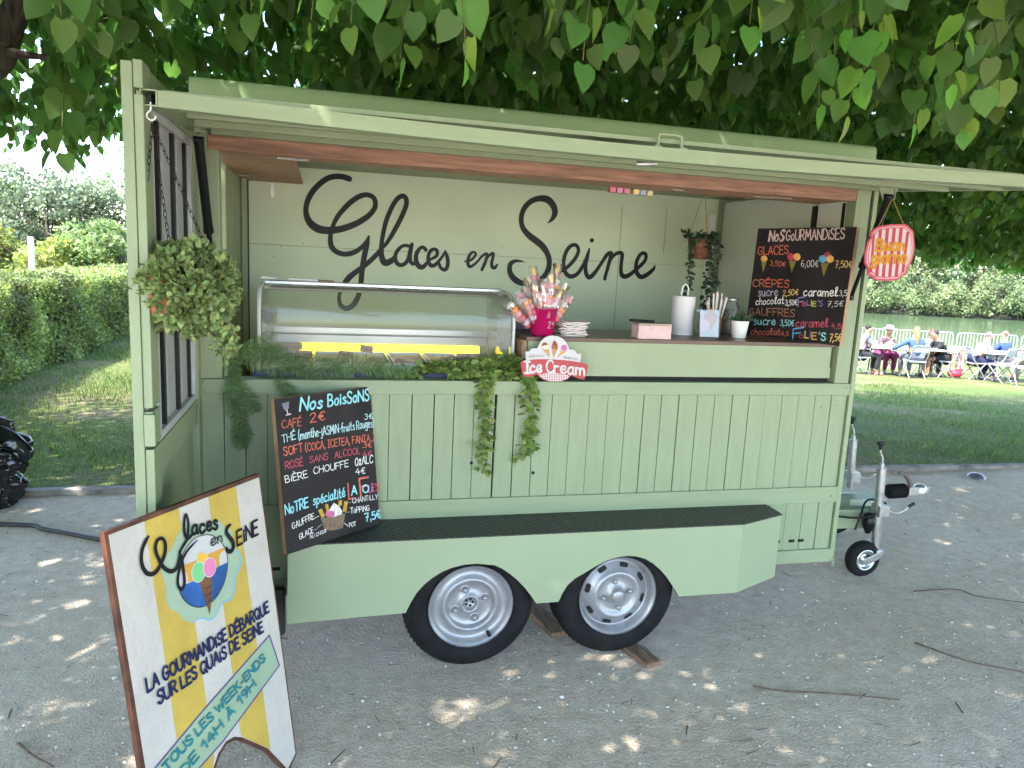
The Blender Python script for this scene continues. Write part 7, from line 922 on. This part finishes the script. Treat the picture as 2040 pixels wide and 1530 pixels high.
b.add(vs, fs, True); tag(b.obj('rubbish_bag', BGm), 'crumpled shiny black bin bag standing at the path edge by the lawn', 'rubbish bag')
# ------------------------------------------------------------ far lawn: folding tables, chairs, people, barriers
LATD = Vector((.9675, -.253, 0)); FWD = Vector((.253, .9675, 0)); YAW = math.atan2(-.253, .9675)
def place(x, y, z, ang): return Matrix.Translation((x, y, z)) @ Matrix.Rotation(ang, 4, 'Z')     # local +x = facing
def tx(M, p): return M @ Vector(p)
CHW = mat('chair_white_plastic', (.34, .35, .36), .4); CHM = mat('chair_grey_tube', (.33, .34, .35), .4, metal=.3); TBW = mat('table_white_plastic', (.42, .42, .44), .45); TBL = mat('table_dark_leg', (.02, .02, .022), .5)
def skin(name, pts, edges, m, parent, M, sub=1):
    me = bpy.data.meshes.new(name); ks = list(pts); me.from_pydata([tx(M, pts[k][0]) for k in ks], [(ks.index(a), ks.index(b_)) for a, b_ in edges], []); me.update(); o = bpy.data.objects.new(name, me); COL.objects.link(o); adopt(o, parent)
    o.modifiers.new('skin', 'SKIN'); sv = me.skin_vertices[0].data
    for i, k in enumerate(ks): sv[i].radius = pts[k][1] if isinstance(pts[k][1], tuple) else (pts[k][1],) * 2
    sv[0].use_root = True
    if sub: s = o.modifiers.new('subd', 'SUBSURF'); s.levels = sub; s.render_levels = sub
    me.materials.append(m)
    o.modifiers['skin'].use_smooth_shade = True; return o
def chair(x, y, z, ang, label):
    M = place(x, y, z, ang); t = emp('folding_chair', label, 'chair', None, 'folding chairs on the lawn', M); P = lambda *p: tx(M, p)
    b = MB(); b.obox(P(.0, 0, .445), M.to_3x3() @ Vector((.19, 0, .01)), M.to_3x3() @ Vector((0, .2, 0)), M.to_3x3() @ Vector((0, 0, .014))); b.obj('seat', CHW, t, bevel=.006)
    b = MB(); b.obox(P(-.235, 0, .745), M.to_3x3() @ Vector((.012, 0, 0)), M.to_3x3() @ Vector((0, .19, 0)), M.to_3x3() @ Vector((-.015, 0, .075))); b.obj('backrest', CHW, t, bevel=.006)
    for s in (-1, 1):
        b = MB(); b.tube([P(-.26, .205 * s, .80), P(-.215, .21 * s, .60), P(.22, .215 * s, .0)], .0125, 7); b.obj('front_leg', CHM, t)
        b = MB(); b.tube([P(.15, .19 * s, .44), P(-.26, .195 * s, 0)], .0125, 7); b.obj('rear_leg', CHM, t)
    b = MB(); b.tube(cat_rom([P(-.26, -.205, .79), P(-.265, -.17, .83), P(-.266, 0, .835), P(-.265, .17, .83), P(-.26, .205, .79)], 3), .0125, 7); b.tube([P(.15, -.21, .1), P(.15, .21, .1)], .008, 6); b.obj('frame_bow', CHM, t); return t
def table(x, y, z, ang, L, label):
    M = place(x, y, z, ang); t = emp('folding_table', label, 'table', None, 'white folding tables on the lawn', M); P = lambda *p: tx(M, p); R3 = M.to_3x3()
    b = MB(); b.obox(P(0, 0, .725), R3 @ Vector((L / 2, 0, 0)), R3 @ Vector((0, .37, 0)), R3 @ Vector((0, 0, .022))); b.obj('tabletop', TBW, t, bevel=.01)
    for sx in (-1, 1):
        for sy in (-1, 1):
            b = MB(); b.tube([P(sx * (L / 2 - .28), sy * .27, .70), P(sx * (L / 2 - .26), sy * .30, 0)], .016, 7); b.obj('leg', TBL, t)
        b = MB(); b.tube([P(sx * (L / 2 - .27), 0, .45), P(sx * (L / 2 - .62), 0, .70)], .012, 6); b.tube([P(sx * (L / 2 - .27), -.29, .45), P(sx * (L / 2 - .27), .29, .45)], .012, 6); b.obj('brace', TBL, t)
    return t
SKIN = mat('skin', (.34, .17, .115), .55, var=.05); SKIN2 = mat('tanned_skin', (.42, .21, .14), .55, var=.05)
def person(x, y, z, ang, label, lean=.15, head=(0, 0), arms=None, hair=None, hairc=(.05, .03, .02), top=(.3, .3, .4), legs=(.05, .05, .06), shoes=(.1, .1, .1), long_sleeve=True, bare_legs=False, sk=None, knees=None, seat=.52, extra=None, skirt=None):
    sk = sk or SKIN; M = place(x, y, z, ang); t = emp('person', label, 'person', None, 'people sitting at the tables', M)
    sl, cl = math.sin(lean), math.cos(lean); up = lambda h, f=0: (sl * h + f, 0, seat + cl * h)
    hx, hy = head; nk = Vector(up(.50)); hd = Vector(up(.66, .03)); hd.y += hy * .02
    kn = knees or ((.42, .50), (.42, .50)); arms = arms or (((.12, .27, -.27), (.36, .18, -.20)), ((.12, -.27, -.27), (.36, -.18, -.20)))
    J = {'pelvis': ((0, 0, seat), .13), 'belly': (up(.17), (.12, .115)), 'chest': (up(.35), (.135, .115)), 'neck': (tuple(nk), .05), 'jaw': (tuple(nk.lerp(hd, .6) + Vector((.02 * math.cos(hx), .02 * math.sin(hx), 0))), .066), 'head': (tuple(hd), .088), 'crown': (tuple(hd + Vector((-.01, 0, .06))), .072)}
    E_ = [('pelvis', 'belly'), ('belly', 'chest'), ('chest', 'neck'), ('neck', 'jaw'), ('jaw', 'head'), ('head', 'crown')]
    fx = Vector((math.cos(hx), math.sin(hx), 0)); J['nose'] = (tuple(hd + fx * .10 + Vector((0, 0, -.02))), .014); E_.append(('head', 'nose'))
    T = {k: J[k] for k in ('pelvis', 'belly', 'chest')}; T = {k: (v[0], (v[1] if isinstance(v[1], tuple) else (v[1],) * 2)) for k, v in T.items()}; T = {k: (v[0], tuple(r + .018 for r in v[1])) for k, v in T.items()}; TE = [('pelvis', 'belly'), ('belly', 'chest')]
    T['collar'] = (up(.45), .07); TE.append(('chest', 'collar'))
    L_ = {'pelvis': (J['pelvis'][0], .148)}; LE = []; F_ = {}; shp = []
    for s, (el, wr), nm, (kx, kz) in ((1, arms[0], 'l', kn[0]), (-1, arms[1], 'r', kn[1])):
        sh = Vector(up(.41)) + Vector((0, s * .165, 0)); e = sh + Vector((el[0], el[1] - s * .165 if False else el[1] * .35, el[2])); w = sh + Vector((wr[0], wr[1] - s * .165, wr[2]))
        J['sh' + nm] = (tuple(sh), .058); J['el' + nm] = (tuple(e), .04); J['wr' + nm] = (tuple(w), .027); d = (w - e).normalized(); hnd = w + d * .06; J['palm' + nm] = (tuple(hnd), (.036, .02)); E_ += [('chest', 'sh' + nm), ('sh' + nm, 'el' + nm), ('el' + nm, 'wr' + nm), ('wr' + nm, 'palm' + nm)]
        sd = d.cross(Vector((0, 0, 1))).normalized()
        for q, (off, ln) in enumerate(((-.028, .06), (-.01, .075), (.008, .072), (.026, .055))): J['f%s%d' % (nm, q)] = (tuple(hnd + d * ln + sd * off + Vector((0, 0, -.012))), .009); E_.append(('palm' + nm, 'f%s%d' % (nm, q)))
        J['th' + nm] = (tuple(w + d * .06 + sd * (-.045 * s) + Vector((0, 0, .01))), .01); E_.append(('wr' + nm, 'th' + nm))
        k = Vector((kx, s * .11, kz)); a = Vector((kx - .02 + (.0 if kz > .45 else -.12), s * .11, .09)); toe = a + Vector((.13, s * .02, -.045))
        J['hip' + nm] = ((0.02, s * .09, seat - .01), .095); J['kn' + nm] = (tuple(k), .062); J['an' + nm] = (tuple(a), .042); J['toe' + nm] = (tuple(toe), (.035, .028)); E_ += [('pelvis', 'hip' + nm), ('hip' + nm, 'kn' + nm), ('kn' + nm, 'an' + nm), ('an' + nm, 'toe' + nm)]
        T['sh' + nm] = (tuple(sh), .073); T['el' + nm] = (tuple(e if long_sleeve else sh.lerp(e, .62)), .056); TE += [('chest', 'sh' + nm), ('sh' + nm, 'el' + nm)]
        if long_sleeve: T['wr' + nm] = (tuple(e.lerp(w, .88)), .04); TE.append(('el' + nm, 'wr' + nm))
        L_['hip' + nm] = ((0.02, s * .09, seat - .01), .11); kk_ = k if not bare_legs else Vector((0.02, s * .09, seat - .01)).lerp(k, .82); L_['kn' + nm] = (tuple(kk_), .077); LE += [('pelvis', 'hip' + nm), ('hip' + nm, 'kn' + nm)]
        if not bare_legs: L_['an' + nm] = (tuple(k.lerp(a, .92)), .055); LE.append(('kn' + nm, 'an' + nm))
        shp.append((a, toe))
    skin('body', J, E_, sk, t, M); skin('top', T, TE, mat('cloth_%02x%02x%02x' % tuple(int(c * 255) for c in top), top, .85, var=.12, scale=14), t, M); skin('bottoms', L_, LE, mat('cloth_%02x%02x%02x' % tuple(int(c * 255) for c in legs), legs, .85, var=.12, scale=14), t, M)
    for a, toe in shp:
        b = MB(); c = tx(M, a.lerp(toe, .5) + Vector((0, 0, -.02))); d = (M.to_3x3() @ (toe - a)); d.z = 0; b.smooth = True; b.tube([c - d * .62, c - d * .3, c + d * .35, c + d * .8], [.034, .05, .05, .032], 8); b.obj('shoe', mat('shoe_%02x%02x%02x' % tuple(int(c_ * 255) for c_ in shoes), shoes, .7), t)
    b = MB()
    for s in (-1, 1): b.ell(tx(M, hd + fx * .082 + Vector((-fx.y, fx.x, 0)) * .032 * s + Vector((0, 0, .008))), .009, .009, .007, 6, 4)
    b.obj('eyes', DARK, t); b = MB(); mo = hd + fx * .084 + Vector((0, 0, -.055)); b.ell(tx(M, mo), .014, .014, .005, 6, 4); b.obj('mouth', mat('lips', (.35, .10, .08), .5), t)
    HM = mat('hair_%02x%02x%02x' % tuple(int(c * 255) for c in hairc), hairc, .6, var=.3, scale=25, bump=.4, bscale=60)
    H = {'a': (tuple(hd + fx * .03 + Vector((0, 0, .075))), .062), 'b': (tuple(hd - fx * .035 + Vector((0, 0, .05))), .088), 'c': (tuple(hd - fx * .055 + Vector((0, 0, -.03))), .072)}; HE = [('a', 'b'), ('b', 'c')]
    if hair == 'long': H['d'] = (tuple(hd - fx * .09 + Vector((0, 0, -.15))), .075); H['e'] = (tuple(hd - fx * .12 + Vector((0, 0, -.30))), .05); H['g'] = (tuple(hd - fx * .12 + Vector((0, .02, -.38))), .02); HE += [('c', 'd'), ('d', 'e'), ('e', 'g')]
    if hair == 'bob':
        for s in (-1, 1): sd = Vector((-fx.y, fx.x, 0)) * s; H['s%d' % s] = (tuple(hd + sd * .075 - fx * .01 + Vector((0, 0, -.02))), .05); H['t%d' % s] = (tuple(hd + sd * .085 - fx * .01 + Vector((0, 0, -.11))), .045); HE += [('b', 's%d' % s), ('s%d' % s, 't%d' % s)]
    if hair == 'bun': H['d'] = (tuple(hd - fx * .10 + Vector((0, 0, .05))), .04); HE.append(('b', 'd'))
    skin('hair', H, HE, HM, t, M)
    if extra == 'hat':
        b = MB(); b.lathe([(.16, .0), (.15, .012), (.095, .02), (.092, .075), (.06, .095), (0, .1)], tx(M, hd + Vector((0, 0, .045))), (0, 0, 1), 20); b.obj('sun_hat', mat('pale_hat', (.45, .38, .39), .9), t)
    if extra == 'stripe':
        b = MB(); b.tube([tx(M, (.05, -.185, .53)), tx(M, (.38, -.175, .51))], .012, 6); b.obj('side_stripe', WHITEM, t)
    return t
FA = math.atan2(FWD.y, FWD.x); RA = math.atan2(LATD.y, LATD.x)
table(14.29, 15.59, -.75, RA, 1.85, 'white folding table with dark legs on the lawn nearest the trailer'); table(16.95, 14.70, -.74, RA, 1.9, 'white folding table at the right edge of the picture')
chair(14.08, 14.92, -.71, FA, 'white folding chair with its back to us under the girl in blue'); chair(15.30, 15.30, -.75, RA + math.pi, 'folding chair sideways under the man in black'); chair(15.96, 14.95, -.74, RA, 'folding chair under the grey haired woman')
chair(16.00, 14.30, -.70, FA + .5, 'empty white folding chair turned towards the right hand table'); chair(15.95, 13.61, -.66, FA - .15, 'white folding chair nearest to us at the right edge'); chair(13.2, 15.77, -.74, RA, 'folding chair under the woman in leggings half hidden by the trailer'); chair(15.57, 16.09, -.80, FA + math.pi, 'folding chair beyond the first table under the red haired woman'); chair(14.35, 16.3, -.79, FA + math.pi, 'folding chair beyond the first table under the person in the pale hat'); chair(17.45, 15.49, -.79, FA + .3, 'folding chair under the woman in the blue waistcoat'); chair(17.95, 15.1, -.77, RA + math.pi, 'folding chair under the person in beige at the far right')
person(13.2, 15.77, -.74, RA, 'woman in lilac top and black leggings sitting sideways at the first table', lean=.2, arms=(((.16, .0, -.25), (.42, .12, -.18)), ((.16, 0, -.25), (.42, -.12, -.16))), hairc=(.03, .02, .02), hair='bun', top=(.24, .21, .33), legs=(.025, .025, .03), shoes=(.55, .25, .2), long_sleeve=False)
person(14.35, 16.3, -.79, FA + math.pi, 'person in pale sun hat facing us with hands raised to the face', lean=.25, arms=(((.2, .1, -.2), (.22, -.02, .0)), ((.2, -.1, -.2), (.22, .02, .0))), hairc=(.05, .03, .02), top=(.10, .07, .08), legs=(.22, .03, .10), extra='hat', long_sleeve=False)
person(14.08, 14.92, -.71, FA, 'girl with long blonde hair in a blue denim jacket seated with her back to us', lean=.1, arms=(((.1, .9, -.22), (.35, .3, -.2)), ((.14, -.2, -.24), (.40, -.1, -.2))), hairc=(.26, .165, .08), hair='long', top=(.045, .095, .21), legs=(.10, .11, .14), shoes=(.08, .08, .08))
person(15.57, 16.09, -.80, FA + math.pi, 'woman with red bobbed hair and sunglasses facing us across the first table', lean=.2, hairc=(.22, .045, .03), hair='bob', top=(.17, .18, .175), legs=(.06, .06, .07))
person(15.30, 15.30, -.75, RA + math.pi, 'man in black T-shirt and black shorts leaning over the first table', lean=.42, head=(0, 0), arms=(((.2, .0, -.26), (.50, .10, -.22)), ((.2, 0, -.26), (.48, -.12, -.24))), hairc=(.035, .022, .018), top=(.018, .018, .02), legs=(.012, .012, .014), long_sleeve=False, bare_legs=True, extra='stripe', shoes=(.03, .03, .03))
person(15.96, 14.95, -.74, RA, 'grey haired woman in a pale lavender shirt leaning on the second table', lean=.38, arms=(((.2, .0, -.25), (.52, .12, -.2)), ((.2, 0, -.25), (.5, -.12, -.22))), hairc=(.24, .235, .23), hair=None, top=(.32, .33, .43), legs=(.02, .03, .08), shoes=(.14, .12, .12), knees=((.40, .42), (.42, .46)))
person(17.45, 15.49, -.79, FA + .3, 'woman with pinned up hair in a bright blue waistcoat seen from behind', lean=.1, hairc=(.30, .17, .10), hair='bun', top=(.04, .075, .34), legs=(.1, .1, .12))
person(17.95, 15.1, -.77, RA + math.pi, 'person in beige clothes cut off by the right edge of the picture', lean=.25, hairc=(.2, .12, .08), top=(.30, .27, .21), legs=(.35, .32, .27))
# bags, coat, cups
rb = emp('handbag', 'red handbag hanging by its strap from the folding chair behind the man in black', 'bag', (15.55, 15.15, -.72)); c0 = Vector((15.55, 15.12, -.58))
b = MB(); b.smooth = True; b.lathe([(.0, -.10), (.12, -.10), (.165, -.05), (.16, .03), (.12, .06), (0, .07)], c0, (0, 0, 1), 18); b.obj('bag_body', mat('red_leather', (.50, .03, .06), .4), rb); b = MB(); b.tube([c0 + LATD * -.15, c0 + Vector((0, 0, .5)) + LATD * -.12, c0 + Vector((0, 0, .5)) + LATD * .06, c0 + LATD * .15], .008, 6); b.obj('strap', mat('red_leather', (.50, .03, .06), .4), rb)
b = MB(); nn = 9; vs = []
for i in range(nn):
    for j in range(nn): t = j / 8; u_ = (i / 8 - .5); p = Vector((15.62, 15.16, -.75)) + LATD * (u_ * (.30 - .08 * t) + .06 * t + .03 * math.sin(i * 2.2)) + FWD * (-.03 - .04 * math.sin(i * 1.9 + t * 3)) + Vector((0, 0, .84 - .62 * t - .03 * abs(u_))); vs.append(p)
b.smooth = True; b.add(vs, [(i * nn + j, (i + 1) * nn + j, (i + 1) * nn + j + 1, i * nn + j + 1) for i in range(8) for j in range(8)]); cm = mat('striped_beige_cloth', (.38, .31, .28), .9, var=.3, scale=6, stretch=(.3, .3, 5)); o = b.obj('draped_cloth', cm); o.modifiers.new('solid', 'SOLIDIFY').thickness = .012; tag(o, 'beige striped cloth draped over the chair behind the man in black', 'cloth')
b = MB(); b.ell((14.62, 16.22, -.30), .16, .13, .12); tag(b.obj('wine_red_bag', mat('wine_fabric', (.20, .02, .09), .7)), 'wine red bag resting under the first table', 'bag')
for x, y, h_, c, lb in ((14.02, 15.68, .13, (.45, .22, .2), 'small red bottle on the first white table'), (13.86, 15.62, .09, (.75, .75, .78), 'clear cup on the first white table'), (14.9, 15.42, .09, (.7, .7, .72), 'pale cup on the first white table by the man in black')):
    b = MB(); b.lathe([(0, 0), (.034, 0), (.036, h_ * .7), (.02, h_ * .85), (.02, h_ * 1.5), (0, h_ * 1.52)] if h_ > .1 else [(0, 0), (.03, 0), (.037, h_), (.034, h_), (.028, .006), (0, .005)], (x, y, -.001), (0, 0, 1), 14); tag(b.obj('bottle' if h_ > .1 else 'cup', mat('table_item_%.2f' % c[1], c, .3)), lb, 'bottle' if h_ > .1 else 'cup')
# crowd barriers along the river bank
GALV = mat('galvanised_barrier', (.36, .38, .38), .45, metal=.1)
bx0 = Vector((23.36, 26.14, -1.50)); first = None
for i in (-2, -1, 0, 1, 2, 3):
    o0 = bx0 + LATD * 2.72 * i
    if first is None:
        first = emp('crowd_barrier', '', 'barrier', o0, 'crowd barriers along the river bank'); b = MB(); P = lambda a, h: o0 + LATD * a + Vector((0, 0, h))
        b.tube(cat_rom([P(.05, .05), P(.05, .55), P(.05, .95), P(.10, 1.08), P(.25, 1.12), P(1.3, 1.12), P(2.38, 1.12), P(2.53, 1.08), P(2.58, .95), P(2.58, .55), P(2.58, .05)], 4), .026, 8); b.tube([P(.05, .18), P(2.58, .18)], .022, 8); b.obj('frame', GALV, first)
        b = MB()
        for k in range(1, 18): b.tube([P(.05 + 2.53 * k / 18, .18), P(.05 + 2.53 * k / 18, 1.12)], .016, 6)
        b.obj('bars', GALV, first); b = MB()
        for a in (.35, 2.28): b.tube([P(a, .05) - FWD * .3, P(a, .18), P(a, .05) + FWD * .3], .02, 6)
        b.obj('feet', GALV, first); cur = first; base = o0
    else:
        cur = first.copy(); COL.objects.link(cur); M = Matrix.Translation(o0); cur.matrix_world = M; TM[cur.name] = M
        for ch in [c for c in first.children]: d = ch.copy(); COL.objects.link(d); d.parent = cur; d.matrix_parent_inverse = TM[first.name].inverted()
    cur['label'] = {-2: 'grey crowd barrier on the river bank hidden furthest left behind the trailer', -1: 'grey crowd barrier on the river bank just right of the trailer corner', 0: 'grey crowd barrier behind the girl in blue and the red haired woman', 1: 'grey crowd barrier behind the grey haired woman', 2: 'grey crowd barrier behind the woman in the blue waistcoat', 3: 'grey crowd barrier at the far right edge'}[i]
